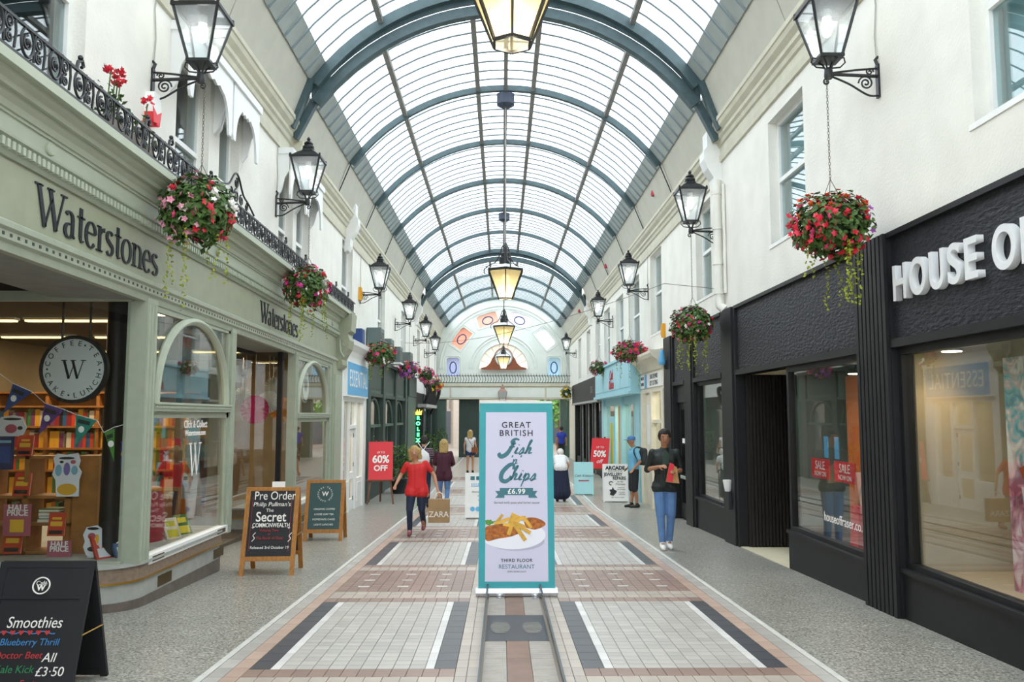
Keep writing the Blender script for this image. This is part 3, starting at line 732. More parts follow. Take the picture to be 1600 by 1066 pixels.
# posts
def post(y0, y1, x0=-.10, x1=.04, m='sage_frame', z1=2.84):
    q = MB(); q.box(XL+x0, XL+x1, y0, y1, .0+fz(y1)+.45, z1+zl(y1)); w = (y1-y0)
    p = wp('post', m, q)
    for k in (.2, .5, .8):
        r_ = MB(); r_.tube([(XL+x1, y0+w*k, .2), (XL+x1, y0+w*k, z1+zl(y1)-.05)], .012, 6); wp('reed', m, r_, True, parent=p)
post(8.33, 8.58, -.16, .04); post(10.98, 11.14); post(14.38, 14.56); post(17.28, 17.45)
def bay(y0, y1, zr):
    """arched window: lower light, transom with dentils, round-headed upper light"""
    d = zl((y0+y1)/2); zt = 1.72+d; zs = .20+d; ztop = 2.80+d; yc = (y0+y1)/2; hw = (y1-y0)/2-.10
    q = MB(); q.box(XL-.08, XL+.05, y0, y1, zt, zt+.08); tr = wp('transom', 'sage_frame', q)
    r_ = MB(); y = y0+.02
    while y < y1-.03: r_.box(XL+.05, XL+.065, y, y+.022, zt+.035, zt+.06); y += .04
    r_.box(XL-.06, XL+.07, y0, y1, zt+.07, zt+.095); wp('transom_dentils', 'sage_light', r_, kind='stuff', parent=tr)
    H = ztop-zt-.12
    arch = [(yc+hw*math.cos(a), zt+.09+H*(abs(math.sin(a))**.9)) for a in [PI-PI*i/24 for i in range(25)]]
    q = MB()
    for dx, rr in ((0, .045), (.03, .022)):
        q.tube([(XL+dx, y, z) for y, z in arch], rr, 8)
    wp('arch_moulding', 'sage_light', q, True)
    q = MB(); q.box(XL-.05, XL+.01, y0, y0+.07, zs, ztop); q.box(XL-.05, XL+.01, y1-.07, y1, zs, ztop); q.box(XL-.05, XL+.01, y0, y1, ztop-.05, ztop+.04); q.box(XL-.05, XL+.01, y0, y1, zt-.07, zt); wp('window_frame', 'sage_frame', q)
    q = MB(); q.box(XL-.024, XL-.016, y0+.07, y1-.07, zs, zt-.07); wp('glass_pane', 'shop_glass', q)
    q = MB(); q.box(XL-.024, XL-.016, y0+.07, y1-.07, zt+.08, ztop-.05); wp('glass_pane', 'shop_glass', q)
    q = MB(); q.box(XL-.06, XL+.045, y0, y1, zs-.02, zs+.07); si = wp('sill_board', 'white_paint', q)
    for yy in (y0+.08, y1-.38):
        r_ = MB(); r_.box(XL+.045, XL+.052, yy, yy+.28, zs+.0, zs+.05); wp('brass_vent', 'vent_brass', r_, parent=si)
bay(8.58, 10.98, 0); bay(14.56, 17.28, 0)
# curved stall risers
def plan(y0, y1, off, r_=.42, back=3.0):
    x1 = XL+off; pts = [(XL-back, y0-off), (x1-r_, y0-off)]
    pts += [(x1-r_+r_*math.sin(a), y0-off+r_-r_*math.cos(a)) for a in [PI/2*i/8 for i in range(1, 9)]]
    pts += [(x1-r_+r_*math.cos(a), y1+off-r_+r_*math.sin(a)) for a in [PI/2*i/8 for i in range(0, 9)]]
    return pts+[(XL-back, y1+off)]
def riser(y0, y1, back, d):
    for nm, m, off, z0, z1 in (('riser_base', 'stone_dark', .03, fz(y1)-.15, -.17+d), ('riser_stone', 'stone_grey', .02, -.19+d, .01+d), ('riser_bead', 'brass', .045, .005+d, .022+d), ('riser_granite', 'granite_brown', .035, .02+d, .165+d), ('riser_ledge', 'stone_grey', .055, .16+d, .185+d)):
        q = MB(); q.prism(plan(y0, y1, off, back=back), z0, z1, 'z'); wp(nm, m, q)
    for yy in (y0+.75, y1-.55):
        q = MB(); q.box(XL+.015, XL+.026, yy, yy+.36, -.15+d, -.04+d); wp('air_vent', 'vent_brass', q)
riser(8.12, 11.1, 2.9, -.0); riser(14.35, 17.5, 1.0, -.12)
# camera-facing return window of the entrance lobby
q = MB(); q.box(XL-2.9, XL-.12, 8.30, 8.308, .19, 2.80); wp('glass_pane', 'shop_glass', q)
q = MB(); q.box(XL-2.9, XL-.1, 8.26, 8.33, .17, .21); wp('lobby_frame', 'sage_frame', q)
q = MB(); q.box(XL-2.9, XL-.1, 8.26, 8.34, 2.76, 2.86); wp('lobby_frame', 'sage_frame', q)
# second lobby between the two bays, recessed glass
q = MB(); q.box(XL-.70, XL-.692, 11.5, 14.3, -.35, 2.7); wp('glass_pane', 'shop_glass', q)
for bx in ((XL-.27, XL-.19, 14.36, 14.42, -.4, 2.72), (XL-.74, XL-.66, 11.14, 11.22, -.4, 2.72), (XL-.74, XL-.66, 11.2, 14.4, 2.66, 2.74)): q = MB(); q.box(*bx); wp('lobby_frame', 'black_timber', q)
q = MB(); q.box(XL-.66, XL-.1, 11.12, 11.128, .1, 2.7); wp('glass_pane', 'shop_glass', q)
q = MB(); q.box(XL-.66, XL-.1, 14.42, 14.428, .0, 2.7); wp('glass_pane', 'shop_glass', q)
q = MB(); q.box(XL-.8, XL, 11.1, 14.45, 2.72, 2.78); wp('lobby_soffit', 'soffit', q)
# end pilaster and console
q = MB(); q.box(XL-.1, XL+.06, 17.45, 18.45, fz(18)-.1, 2.78); wp('pilaster', 'sage', q)
q = MB(); q.box(XL+.06, XL+.08, 17.62, 18.28, -.2, 2.5); wp('pilaster_panel', 'sage_frame', q)
pr = [(-.05, 2.62), (.10, 2.66), (.17, 2.74), (.15, 2.86), (.20, 2.96), (.28, 3.1), (.31, 3.28), (.26, 3.42), (.34, 3.48), (.36, 3.86), (-.05, 3.86)]
q = MB(); q.prism([(XL+p, z-.03) for p, z in pr], 17.9, 18.45); cs = wp('end_console', 'sage', q)
q = MB(); q.tube([(XL+.2, 17.89, 3.13+.0), (XL+.1, 17.89, 3.28), (XL+.12, 17.89, 3.0), (XL+.2, 17.89, 2.88)], .02, 6); wp('console_scroll', 'sage_light', q, True, parent=cs)
# shop room
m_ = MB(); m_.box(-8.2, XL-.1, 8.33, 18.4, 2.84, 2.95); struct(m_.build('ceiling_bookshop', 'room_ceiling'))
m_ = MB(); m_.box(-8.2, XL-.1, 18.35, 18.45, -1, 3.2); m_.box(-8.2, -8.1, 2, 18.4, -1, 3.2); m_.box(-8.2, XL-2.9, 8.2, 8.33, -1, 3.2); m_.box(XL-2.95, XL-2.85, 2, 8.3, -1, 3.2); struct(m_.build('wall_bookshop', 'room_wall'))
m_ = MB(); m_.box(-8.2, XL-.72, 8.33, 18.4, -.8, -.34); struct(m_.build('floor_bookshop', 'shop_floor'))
m_ = MB(); m_.box(XL-2.9, XL-.05, 8.34, 11.0, .02, .17); wp('window_platform', 'shelf_wood', m_)
m_ = MB(); m_.box(XL-.95, XL-.05, 14.6, 17.3, -.1, .06); wp('window_platform', 'shelf_wood', m_)
# strip lights on the shop ceiling
def strip(x, y, ln, ang, lab):
    t = thing('strip_light', lab, 'light', (x, y, 2.84), ang, 'ceiling strip lights in the bookshop')
    q = MB(); q.box(-ln/2, ln/2, -.06, .06, -.03, 0); q.build('housing', 'white_paint', t)
    q = MB(); q.box(-ln/2+.02, ln/2-.02, -.05, .05, -.05, -.03); q.build('diffuser', 'warm_tube', t)
    l = bpy.data.lights.new('strip', 'AREA'); l.shape = 'RECTANGLE'; l.size = ln; l.size_y = .1; l.energy = 20; l.color = (1, .74, .46)
    o = bpy.data.objects.new('tube_light', l); COL.objects.link(o); o.parent = t; o.location = (0, 0, -.06)
for i, (x, y) in enumerate(((-5.4, 10.4), (-6.6, 10.4), (-5.6, 12.6), (-7.0, 12.6), (-5.2, 15.5), (-6.8, 15.5))): strip(x, y, 1.1, 0, 'warm strip light on the bookshop ceiling, '+('in the row just inside the window', 'in the row over the tall bookcase', 'in the row behind the tall bookcase')[i//2])
# ---- serif lettering drawn with strokes
def glyph(ch):
    mb = MB(); T, t = .092, .03
    def S(pts, ws): ribbon(mb, pts, ws, 1.0)
    def arc(cx, cy, rx, ry, a0, a1, n=18, T_=T):
        pts = [(cx+rx*math.cos(R(a0+(a1-a0)*i/n)), cy+ry*math.sin(R(a0+(a1-a0)*i/n))) for i in range(n+1)]
        S(pts, [t+(T_-t)*abs(math.cos(R(a0+(a1-a0)*i/n)))**1.3 for i in range(n+1)])
    def serif(x, y, w=.17): S([(x-w/2, y), (x+w/2, y)], .03)
    if ch == 'W':
        S([(.08, .72), (.29, .0)], T); S([(.29, .0), (.47, .55)], t); S([(.41, .72), (.62, .0)], T); S([(.62, .0), (.83, .72)], t)
        serif(.08, .71, .22); serif(.43, .71, .2); serif(.83, .71, .2); return mb, .85
    if ch == 'a': arc(.17, .36, .11, .13, 150, 0); S([(.285, .37), (.285, .06), (.36, .02)], [T, T, t]); arc(.17, .13, .12, .13, 75, 330); return mb, .40
    if ch == 't': S([(.15, .66), (.15, .1)], T); S([(.15, .1), (.19, .02), (.27, .04)], [T, .05, t]); S([(.04, .48), (.28, .48)], .035); return mb, .30
    if ch == 'e': arc(.21, .24, .165, .25, 8, 318); S([(.07, .27), (.37, .27)], .032); return mb, .41
    if ch == 'r': S([(.12, .5), (.12, 0)], T); serif(.12, .012, .22); serif(.08, .49, .12); S([(.15, .34), (.21, .45), (.3, .46)], [t, .05, .09]); return mb, .33
    if ch == 's': arc(.17, .37, .11, .115, 30, 230, T_=.085); S([(.10, .30), (.25, .2)], [.09, .09]); arc(.18, .13, .115, .125, 50, -150, T_=.085); return mb, .34
    if ch == 'o': arc(.22, .245, .175, .25, 0, 360, 28); return mb, .44
    if ch == 'n': S([(.12, .5), (.12, 0)], T); S([(.4, .32), (.4, 0)], T); arc(.26, .32, .14, .165, 165, 0, T_=T); serif(.12, .012, .2); serif(.4, .012, .2); serif(.08, .49, .12); return mb, .51
def serif_word(name, label, y0, size, depth, wscale):
    t = thing(name, label, 'sign', (XL+.04, y0, 3.1+zl(y0)))
    x = 0
    for ch in 'Waterstones':
        g, adv = glyph(ch); 
        sl = math.atan(-.014)
        M = frame((XL+.03, y0+x*size*wscale, 3.245+zl(y0+x*size*wscale)-.36*size), (0, 1, 0), (0, 0, 1))
        g.v = [(vx*size*wscale, vy*size, vz*depth) for vx, vy, vz in g.v]; g.xf(M); g.build('letter', 'ink', t, world=True); x += adv
serif_word('shop_lettering', 'large dark serif bookshop name on the sage fascia, beside the white-edged basket', 6.26, .44, .012, 1.12)
serif_word('shop_lettering', 'smaller dark serif bookshop name under the pink and white flower basket', 12.2, .43, .012, 1.14)
# ---- iron balcony rail
RX = XL+.28
br = thing('balcony_rail', 'black wrought iron scroll railing on top of the sage green shop cornice', 'railing', (RX, 11, 4.05))
q = MB()
for z, h in ((4.055, .03), (4.30, .022)):
    q.hexa([(RX-.012, WY0, z+zl(WY0)), (RX+.012, WY0, z+zl(WY0)), (RX+.012, WY1+.2, z+zl(WY1)), (RX-.012, WY1+.2, z+zl(WY1)), (RX-.012, WY0, z+h+zl(WY0)), (RX+.012, WY0, z+h+zl(WY0)), (RX+.012, WY1+.2, z+h+zl(WY1)), (RX-.012, WY1+.2, z+h+zl(WY1))])
q.build('rail', 'black_iron', br, world=True)
def scroll_panel(seed):
    q = MB()
    def spiral(cx, cz, r0, a0, sgn, turns=1.6, rr=.010):
        q.tube([(0, cx+r0*(1-.85*i/22)*math.cos(a0+sgn*turns*2*PI*i/22), cz+r0*(1-.85*i/22)*math.sin(a0+sgn*turns*2*PI*i/22)) for i in range(23)], rr, 5)
    q.tube([(0, y, z) for y, z in ellipse(.115, .13, .075, .105, 18)], .011, 5, True)
    spiral(.115, .125, .055, PI/2, 1); spiral(.255, .175, .055, -PI/2, -1); spiral(.255, .07, .045, PI/2, 1)
    q.tube([(0, .2, .02), (0, .19, .13), (0, .21, .25)], .010, 5); q.tube([(0, .32, .02), (0, .335, .13), (0, .32, .25)], .010, 5)
    q.ball((0, .115, .13), .022, 8); q.ball((0, .255, .12), .016, 8)
    return q
pm = scroll_panel(0).mesh('scroll_panel', 'black_iron', True)
y = 4.8
while y < WY1-.2:
    put('scroll_panel', pm, br, (0, y-11, .028+zl(y)), (0, 0, 0)); y += .36
cm = MB()
cm.tube([(0, -.05, .0), (0, -.03, .06), (0, .03, .09), (0, .05, .05), (0, .02, .03)], .014, 6); cm.ball((0, .0, .1), .022, 8)
cm = cm.mesh('finial', 'black_iron', True)
for y in (5.1, 6.35, 7.6, 8.15, 9.3, 12.6, 13.9, 15.2, 16.5, 17.8): put('finial', cm, br, (0, y-11, .275+zl(y)))
# tall crested panel at the middle of the balcony
q = MB()
for (cy, cz, r0, s) in ((0, .34, .09, 1), (0, .50, .065, -1), (-.2, .33, .07, -1), (.2, .33, .07, 1), (-.42, .30, .05, 1), (.42, .30, .05, -1), (0, .18, .1, 1), (.28, .16, .09, -1), (-.28, .16, .09, 1)):
    q.tube([(0, cy+r0*(1-.8*i/22)*math.cos(s*3.4*PI*i/22+PI/2), cz+r0*(1-.8*i/22)*math.sin(s*3.4*PI*i/22+PI/2)) for i in range(23)], .011, 5)
q.tube(spline([(0, -.75, .27), (0, -.5, .36), (0, -.28, .42), (0, -.1, .58), (0, 0, .62), (0, .1, .58), (0, .28, .42), (0, .5, .36), (0, .75, .27)], 5), .013, 6)
cr = q.mesh('crest', 'black_iron', True)
put('crest', cr, br, (0, 10.2-11, .02+zl(10.2))); 
# carved white hoods over the left-hand sash windows
mat('hood_white', '#eceeee', .55)
for y0, y1 in ((8.75, 10.15), (10.2, 11.3), (13.05, 14.2), (14.25, 15.4)):
    t = thing('fretwork_hood', {8.75: 'white fretwork window hood nearest the lantern with the brass-coloured chain', 10.2: 'white fretwork window hood above the tall balcony crest', 13.05: 'white fretwork window hood beside the lantern over the pink basket', 14.25: 'white fretwork window hood next to the balcony end console'}[y0], 'window hood', (XL, y0, 5.3))
    zt = 5.9; yc = (y0+y1)/2; hw = (y1-y0)/2
    low = [(y0, 5.14), (y0+.03, 5.08), (y0+.10, 5.08), (y0+.12, 5.2), (y0+.15, 5.32), (y0+.2, 5.42), (y0+.28, 5.5)]
    n_ = 9
    for i in range(1, n_):
        a = y0+.28+(2*hw-.56)*i/n_; low.append((a, 5.535+(.025 if i % 2 else -.012)))
    low += [(y1-.28, 5.5), (y1-.2, 5.42), (y1-.15, 5.32), (y1-.12, 5.2), (y1-.10, 5.08), (y1-.03, 5.08), (y1, 5.14), (y1, zt), (y0, zt)]
    q = MB(); q.prism(low, XL+.19, XL+.22, 'x'); q.build('fretwork_front', 'hood_white', t, world=True)
    q = MB(); q.box(XL, XL+.25, y0-.03, y1+.03, zt-.1, zt); q.build('hood_top', 'hood_white', t, world=True)
    for yy in (y0, y1-.035):
        s = [(XL, 5.1), (XL+.07, 5.2), (XL+.12, 5.42), (XL+.2, 5.55), (XL+.2, zt), (XL, zt)]
        q = MB(); q.prism(s, yy, yy+.035, 'y'); q.build('hood_bracket', 'hood_white', t, world=True)
# ================================================================= THE OTHER SHOPS
def sp(t, name, m, *bx, smooth=False):
    q = MB()
    for b in bx: q.box(*b)
    return q.build(name, m, t, smooth, world=True)
mat('warm_room', '#c9a77a', .8); mat('white_room', '#d8d4c6', .8); mat('dark_glass_room', '#23282a', .7)
# --- white shop with the blue ESSENTIAL sign
es = thing('shopfront', 'white panelled shopfront with a blue sign box beside the sage green front', 'shopfront', (XL, 20, fz(20)))
Z0 = -.7
sp(es, 'pilaster', 'white_paint', (XL-.1, XL+.06, 18.47, 18.75, Z0, 3.0)); sp(es, 'pilaster', 'white_paint', (XL-.1, XL+.07, 21.3, 21.75, Z0, 3.0))
q = MB(); q.prism([(XL+p, z) for p, z in [(-.1, 2.86), (.1, 2.86), (.12, 2.98), (.16, 3.1), (.28, 3.22), (.3, 3.32), (-.1, 3.34)]], 18.47, 21.75); q.build('crown_cornice', 'white_paint', es, world=True)
sp(es, 'lintel', 'white_paint', (XL-.1, XL+.05, 18.7, 21.4, 1.95, 2.86)); sp(es, 'door_jamb', 'white_paint', (XL-.08, XL+.04, 19.55, 19.65, Z0, 1.95)); sp(es, 'mullion', 'white_paint', (XL-.08, XL+.04, 20.45, 20.57, Z0, 1.95))
sp(es, 'transom', 'white_paint', (XL-.08, XL+.04, 19.65, 20.45, 1.32, 1.40)); sp(es, 'riser_panel', 'white_paint', (XL-.08, XL+.04, 18.75, 19.55, Z0, .1)); sp(es, 'riser_panel', 'white_paint', (XL-.08, XL+.04, 20.57, 21.3, Z0, .1))
for y0, y1, z0, z1 in ((20.65, 21.22, -.45, 0), (18.83, 19.5, -.45, 0)): sp(es, 'raised_panel', 'white_paint', (XL+.04, XL+.055, y0, y1, z0, z1))
for y0, y1, z0, z1 in ((18.75, 19.55, .1, 1.95), (19.65, 20.45, 1.4, 1.95), (20.57, 21.3, .1, 1.95)): sp(es, 'glass_pane', 'shop_glass', (XL-.024, XL-.016, y0, y1, z0, z1))
dr = sp(es, 'door', 'white_paint', (XL-.06, XL-.01, 19.66, 19.76, Z0, 1.31), (XL-.06, XL-.01, 20.34, 20.44, Z0, 1.31), (XL-.06, XL-.01, 19.76, 20.34, Z0, -.35), (XL-.06, XL-.01, 19.76, 20.34, 1.18, 1.31), (XL-.06, XL-.01, 19.76, 20.34, .12, .28))
for z in (1.1, .4, -.4): q = MB(); q.box(XL-.01, XL+.0, 20.36, 20.4, z, z+.1); q.build('hinge', 'black_iron', dr)
mat('cream_glow', '#e8d9b0', .8)
m_ = MB(); m_.box(-5.8, -5.7, 18.45, 21.8, -.8, 3.2); m_.box(-5.8, XL-.1, 21.72, 21.8, -.8, 3.2); m_.box(-5.8, XL-.1, 18.46, 21.8, 2.6, 2.7); struct(m_.build('wall_white_shop', 'white_room'))
area('white_shop_lamp', (-4.7, 20.1, 2.55), (0, 0, 0), 1.2, 2.0, 40, (1, .9, .75))
sg = thing('sign_box', 'blue sign box with tall thin white capitals on the white shopfront', 'sign', (XL+.08, 19.8, 2.1))
sp(sg, 'casing', 'white_paint', (XL+.05, XL+.145, 18.62, 21.52, 2.06, 2.88)); sp(sg, 'face', 'sign_blue', (XL+.145, XL+.152, 18.66, 21.48, 2.1, 2.84))
o = text('lettering', 'ESSENTIAL', .56, 'white_print', (XL+.155, 20.07, 2.46), (0, 1, 0), (0, 0, 1), None, xs=.86, spacing=1.1); o.parent = sg; o.matrix_parent_inverse = sg.matrix_basis.inverted()
# --- dark green shop with arched heads
gs = thing('shopfront', 'dark green shopfront of three arched bays behind the red sixty percent easel', 'shopfront', (XL, 27, -.63))
sp(gs, 'fascia', 'green_panel', (XL-.1, XL+.05, 21.75, 31.0, 2.25, 3.1)); sp(gs, 'fascia_cap', 'dark_green', (XL-.1, XL+.16, 21.75, 31.0, 3.1, 3.2)); sp(gs, 'fascia_foot', 'dark_green', (XL-.1, XL+.1, 21.75, 31.0, 2.15, 2.25))
for y in (21.75, 24.55, 27.35, 30.15):
    sp(gs, 'pilaster', 'dark_green', (XL-.1, XL+.12, y, y+.45, Z0, 3.1))
    if y < 30: sp(gs, 'fascia_panel', 'dark_green', (XL+.05, XL+.06, y+.6, y+2.6, 2.35, 3.0))
for y in (22.2, 25.0, 27.8):
    sp(gs, 'stall_riser', 'dark_green', (XL-.08, XL+.06, y, y+2.35, Z0, -.2)); sp(gs, 'transom', 'green_panel', (XL-.06, XL+.05, y, y+2.35, 1.3, 1.38)); sp(gs, 'mullion', 'dark_green', (XL-.05, XL+.03, y+1.14, y+1.21, -.2, 1.3))
    q = MB(); q.tube([(XL+.01, a, z) for a, z in ellipse(y+1.175, 1.38, 1.05, .72, 16, 0, PI)], .035, 6); q.build('arch_moulding', 'green_panel', gs, True, world=True)
    sp(gs, 'glass_pane', 'shop_glass', (XL-.024, XL-.016, y, y+2.35, -.2, 2.15))
sp(gs, 'end_pier', 'green_panel', (XL-.1, XL+.12, 31.0, 33.6, Z0, 2.35)); sp(gs, 'end_pier_head', 'dark_green', (XL-.1, XL+.16, 31.0, 33.6, 2.35, 3.15))
m_ = MB(); m_.box(-5.2, -5.1, 21.8, 46, -.8, 3.2); m_.box(-5.2, XL, 33.6, 33.7, -.8, 3.2); struct(m_.build('wall_green_shop', 'dark_glass_room'))
for y in (23.0, 23.6, 26, 28.6):
    t = thing('bulb_string', {23.0: 'string of warm bulbs in the green bay beside the white shop, nearer the pilaster', 23.6: 'string of warm bulbs in the middle of the green bay beside the white shop', 26: 'string of warm bulbs in the middle bay of the dark green shop', 28.6: 'string of warm bulbs in the bay next to the green end pier'}[y], 'light', (XL-.4, y, .9), 0, 'bulb strings in the dark green shop'); q = MB(); q.tube([(0, 0, -.5), (0, 0, .5)], .006, 5); q.build('flex', 'black_iron', t)
    for k in range(4): q = MB(); q.ball((0, 0, -.4+.25*k), .04, 8); q.build('bulb', 'lamp_glow', t)
# --- watch shop with little balcony
ws = thing('shopfront', 'black watch shop front under a small iron balcony near the passage', 'shopfront', (XL, 39, -.63))
sp(ws, 'fascia', 'black_timber', (XL-.1, XL+.05, 33.7, 45.4, 1.95, 2.6)); sp(ws, 'upper_frieze', 'white_paint', (XL-.1, XL+.03, 33.7, 45.4, 2.6, 3.3))
for y in (33.7, 37.4, 41.2, 45.0): sp(ws, 'pilaster', 'dark_green', (XL-.1, XL+.1, y, y+.4, Z0, 2.6))
for y in (34.1, 37.8, 41.6): sp(ws, 'glass_pane', 'shop_glass', (XL-.024, XL-.016, y, y+3.3, -.3, 1.95)); sp(ws, 'stall_riser', 'black_timber', (XL-.08, XL+.05, y, y+3.3, Z0, -.3))
bl = thing('small_balcony', 'little bowed iron balcony with grey slab above the watch shop', 'balcony', (XL+.15, 38, 2.0))
sp(bl, 'slab', 'stone_grey', (XL, XL+.42, 35.2, 40.8, 1.98, 2.12)); sp(bl, 'rail', 'black_iron', (XL+.38, XL+.41, 35.2, 40.8, 2.82, 2.86))
for i in range(29): sp(bl, 'baluster', 'black_iron', (XL+.385, XL+.405, 35.25+.195*i, 35.27+.195*i, 2.12, 2.82))
for y in (35.3, 40.7):
    q = MB(); q.tube(spline([(XL+.3, y, 2.9), (XL+.5, y, 2.95), (XL+.52, y, 2.7), (XL+.36, y, 2.2), (XL+.12, y, 1.7)], 5), [.12-.003*i for i in range(21)], 8); q.build('bracket', 'black_iron', bl, True, world=True)
mat('neon_green', (.1, 1, .3, 1), .5, emit=2.5); mat('neon_gold', (1, .75, .1, 1), .5, emit=1.6)
rx = thing('neon_sign', 'vertical neon watch sign with a gold crown and green letters', 'sign', (XL+.2, 34.0, .5))
sp(rx, 'casing', 'black_timber', (XL-.05, XL+.40, 33.98, 34.08, .55, 1.95))
q = MB(); pts = [(-.13, 0), (-.16, .2), (-.08, .1), (-.05, .23), (0, .1), (.05, .23), (.08, .1), (.16, .2), (.13, 0)]
q.prism([(XL+.2+x, 1.66+z) for x, z in pts], 33.95, 33.97); q.build('crown', 'neon_gold', rx, world=True)
for i, ch in enumerate('ROLEX'):
    o = text('letter', ch, .20, 'neon_green', (XL+.2, 33.965, 1.53-.225*i), (1, 0, 0), (0, 0, 1), None, depth=.02, bold=.012); o.parent = rx; o.matrix_parent_inverse = rx.matrix_basis.inverted()
# --- cobbler, cream
cb = thing('shopfront', 'cream key cutting shopfront with a hooded sign beside the black store', 'shopfront', (XR, 20.3, fz(20)))
mat('cream_paint', '#e4decb', .55, var=.05)
q = MB(); q.prism([(XR-p, z) for p, z in [(-.1, 2.72), (.1, 2.72), (.14, 2.8), (.2, 2.9), (.32, 2.98), (.36, 3.06), (.36, 3.12), (-.1, 3.16)]], 18.86, 21.9); q.build('hood', 'cream_paint', cb, world=True)
sp(cb, 'lintel', 'cream_paint', (XR-.06, XR+.1, 18.86, 21.9, 2.2, 2.72))
for y0, y1 in ((18.86, 19.1), (20.35, 20.6), (21.55, 21.9)): sp(cb, 'pilaster', 'cream_paint', (XR-.09, XR+.1, y0, y1, Z0, 2.25))
sp(cb, 'stall_riser', 'cream_paint', (XR-.05, XR+.1, 19.1, 20.35, Z0, .1)); sp(cb, 'transom', 'cream_paint', (XR-.05, XR+.06, 19.1, 20.35, 1.45, 1.53)); sp(cb, 'glass_pane', 'shop_glass', (XR+.02, XR+.028, 19.1, 20.35, .1, 2.2)); sp(cb, 'door', 'cream_paint', (XR+.0, XR+.05, 20.6, 21.55, Z0, 2.2))
dp = sp(cb, 'door_panel', 'white_paint', (XR-.015, XR, 20.75, 21.4, .9, 1.9))
mat('yellow', '#e8d23a', .6); mat('yellow_lime', '#c6c21e', .6)
for y in (19.3, 19.85): 
    t = thing('arched_poster', {19.3: 'yellow arched poster in the cream shop window, by the black pilaster', 19.85: 'yellow arched poster in the cream shop window, by the door'}[y], 'poster', (XR+.1, y, .2)); q = MB(); q.prism([(y-.2, .2), (y+.2, .2), (y+.2, 1.0)]+[(y+.2*math.cos(a), 1.0+.22*math.sin(a)) for a in [PI*i/8 for i in range(1, 8)]]+[(y-.2, 1.0)], XR+.08, XR+.09, 'x'); q.build('card', 'yellow', t, world=True)
    q = MB(); q.prism([(y-.15, .25), (y+.15, .25), (y+.15, .6), (y-.15, .6)], XR+.07, XR+.078, 'x'); q.build('print', 'white_print', t, world=True)
m_ = MB(); m_.box(5.0, 5.1, 18.9, 46, -.8, 3.2); m_.box(XR+.1, 5.0, 21.85, 21.95, -.8, 3.2); m_.box(XR+.1, 5.0, 18.86, 18.96, -.8, 3.2); struct(m_.build('wall_cream_shop', 'white_room'))
area('cream_shop_lamp', (4.4, 20, 2.6), (0, 0, 0), .8, 1.5, 30, (1, .9, .7))
csn = thing('sign_board', 'white and blue cobbler sign board with black lettering under the cream hood', 'sign', (XR-.08, 20.3, 2.3))
sp(csn, 'board', 'white_print', (XR-.09, XR-.06, 19.0, 20.9, 2.32, 2.66)); sp(csn, 'board', 'white_print', (XR-.09, XR-.06, 21.25, 21.85, 2.32, 2.66)); sp(csn, 'blue_panel', 'sign_blue', (XR-.09, XR-.06, 20.9, 21.25, 2.32, 2.66))
for s, yy, zz, sz in (('SHOE REPAIRS', 19.95, 2.57, .16), ('KEY CUTTING', 19.95, 2.41, .16), ('WATCH', 21.55, 2.57, .12), ('REPAIRS', 21.55, 2.42, .12)):
    o = text('lettering', s, sz, 'ink', (XR-.092, yy, zz), (0, -1, 0), (0, 0, 1), None); o.parent = csn; o.matrix_parent_inverse = csn.matrix_basis.inverted()
# --- pale blue shop
ck2 = thing('shopfront', 'pale blue shopfront with a deep panelled fascia box and white door', 'shopfront', (XR, 26, -.63))
sp(ck2, 'fascia_box', 'sky_blue', (3.4, XR+.1, 21.95, 30.25, 2.28, 3.2)); sp(ck2, 'fascia_cap', 'sky_blue', (3.35, XR+.1, 21.9, 30.3, 3.2, 3.27)); sp(ck2, 'fascia_foot', 'sky_blue', (3.34, XR+.1, 21.9, 30.3, 2.2, 2.28))
for a, b in ((22.15, 23.6), (23.85, 27.6), (27.85, 30.1)): sp(ck2, 'fascia_panel', 'sky_blue', (3.385, 3.4, a, b, 2.4, 3.08))
sp(ck2, 'end_panel', 'sky_blue', (3.46, 3.7, 21.93, 21.95, 2.4, 3.08))
for y0, y1 in ((22.0, 22.6), (25.2, 25.5), (29.6, 30.25)): sp(ck2, 'pilaster', 'sky_blue', (XR-.12, XR+.1, y0, y1, Z0, 2.28))
sp(ck2, 'header', 'sky_blue', (XR-.06, XR+.1, 22.0, 30.2, 1.95, 2.28)); sp(ck2, 'stall_riser', 'sky_blue', (XR-.06, XR+.08, 22.6, 25.2, Z0, -.15))
for y in (23.4, 24.3): sp(ck2, 'mullion', 'sky_blue', (XR-.03, XR+.04, y, y+.07, -.15, 1.95))
sp(ck2, 'glass_pane', 'shop_glass', (XR, XR+.008, 22.6, 25.2, -.15, 1.95)); sp(ck2, 'glass_pane', 'shop_glass', (XR, XR+.008, 27.3, 29.6, -.5, 1.95))
sp(ck2, 'door_post', 'sky_blue', (XR-.05, XR+.05, 25.5, 25.65, Z0, 1.95)); sp(ck2, 'door_post', 'sky_blue', (XR-.05, XR+.05, 27.15, 27.3, Z0, 1.95))
dl = sp(ck2, 'door', 'sky_blue', (XR-.3, XR-.25, 25.7, 26.5, Z0+.1, 1.6)); q = MB(); q.box(XR-.31, XR-.3, 25.85, 26.35, -.3, 1.4); q.build('door_pane', 'yellow_lime', dl)
sp(ck2, 'door_panel', 'yellow_lime', (XR+.3, XR+.32, 22.7, 24.9, -.1, 1.1))
m_ = MB(); m_.box(XR+.1, 5.0, 30.25, 30.35, -.8, 3.2); m_.box(XR+.1, 5.0, 22, 30.3, 2.3, 2.4); struct(m_.build('wall_blue_shop', 'warm_room'))
area('blue_shop_lamp', (4.5, 26, 2.25), (0, 0, 0), .8, 6, 90, (1, .88, .68))
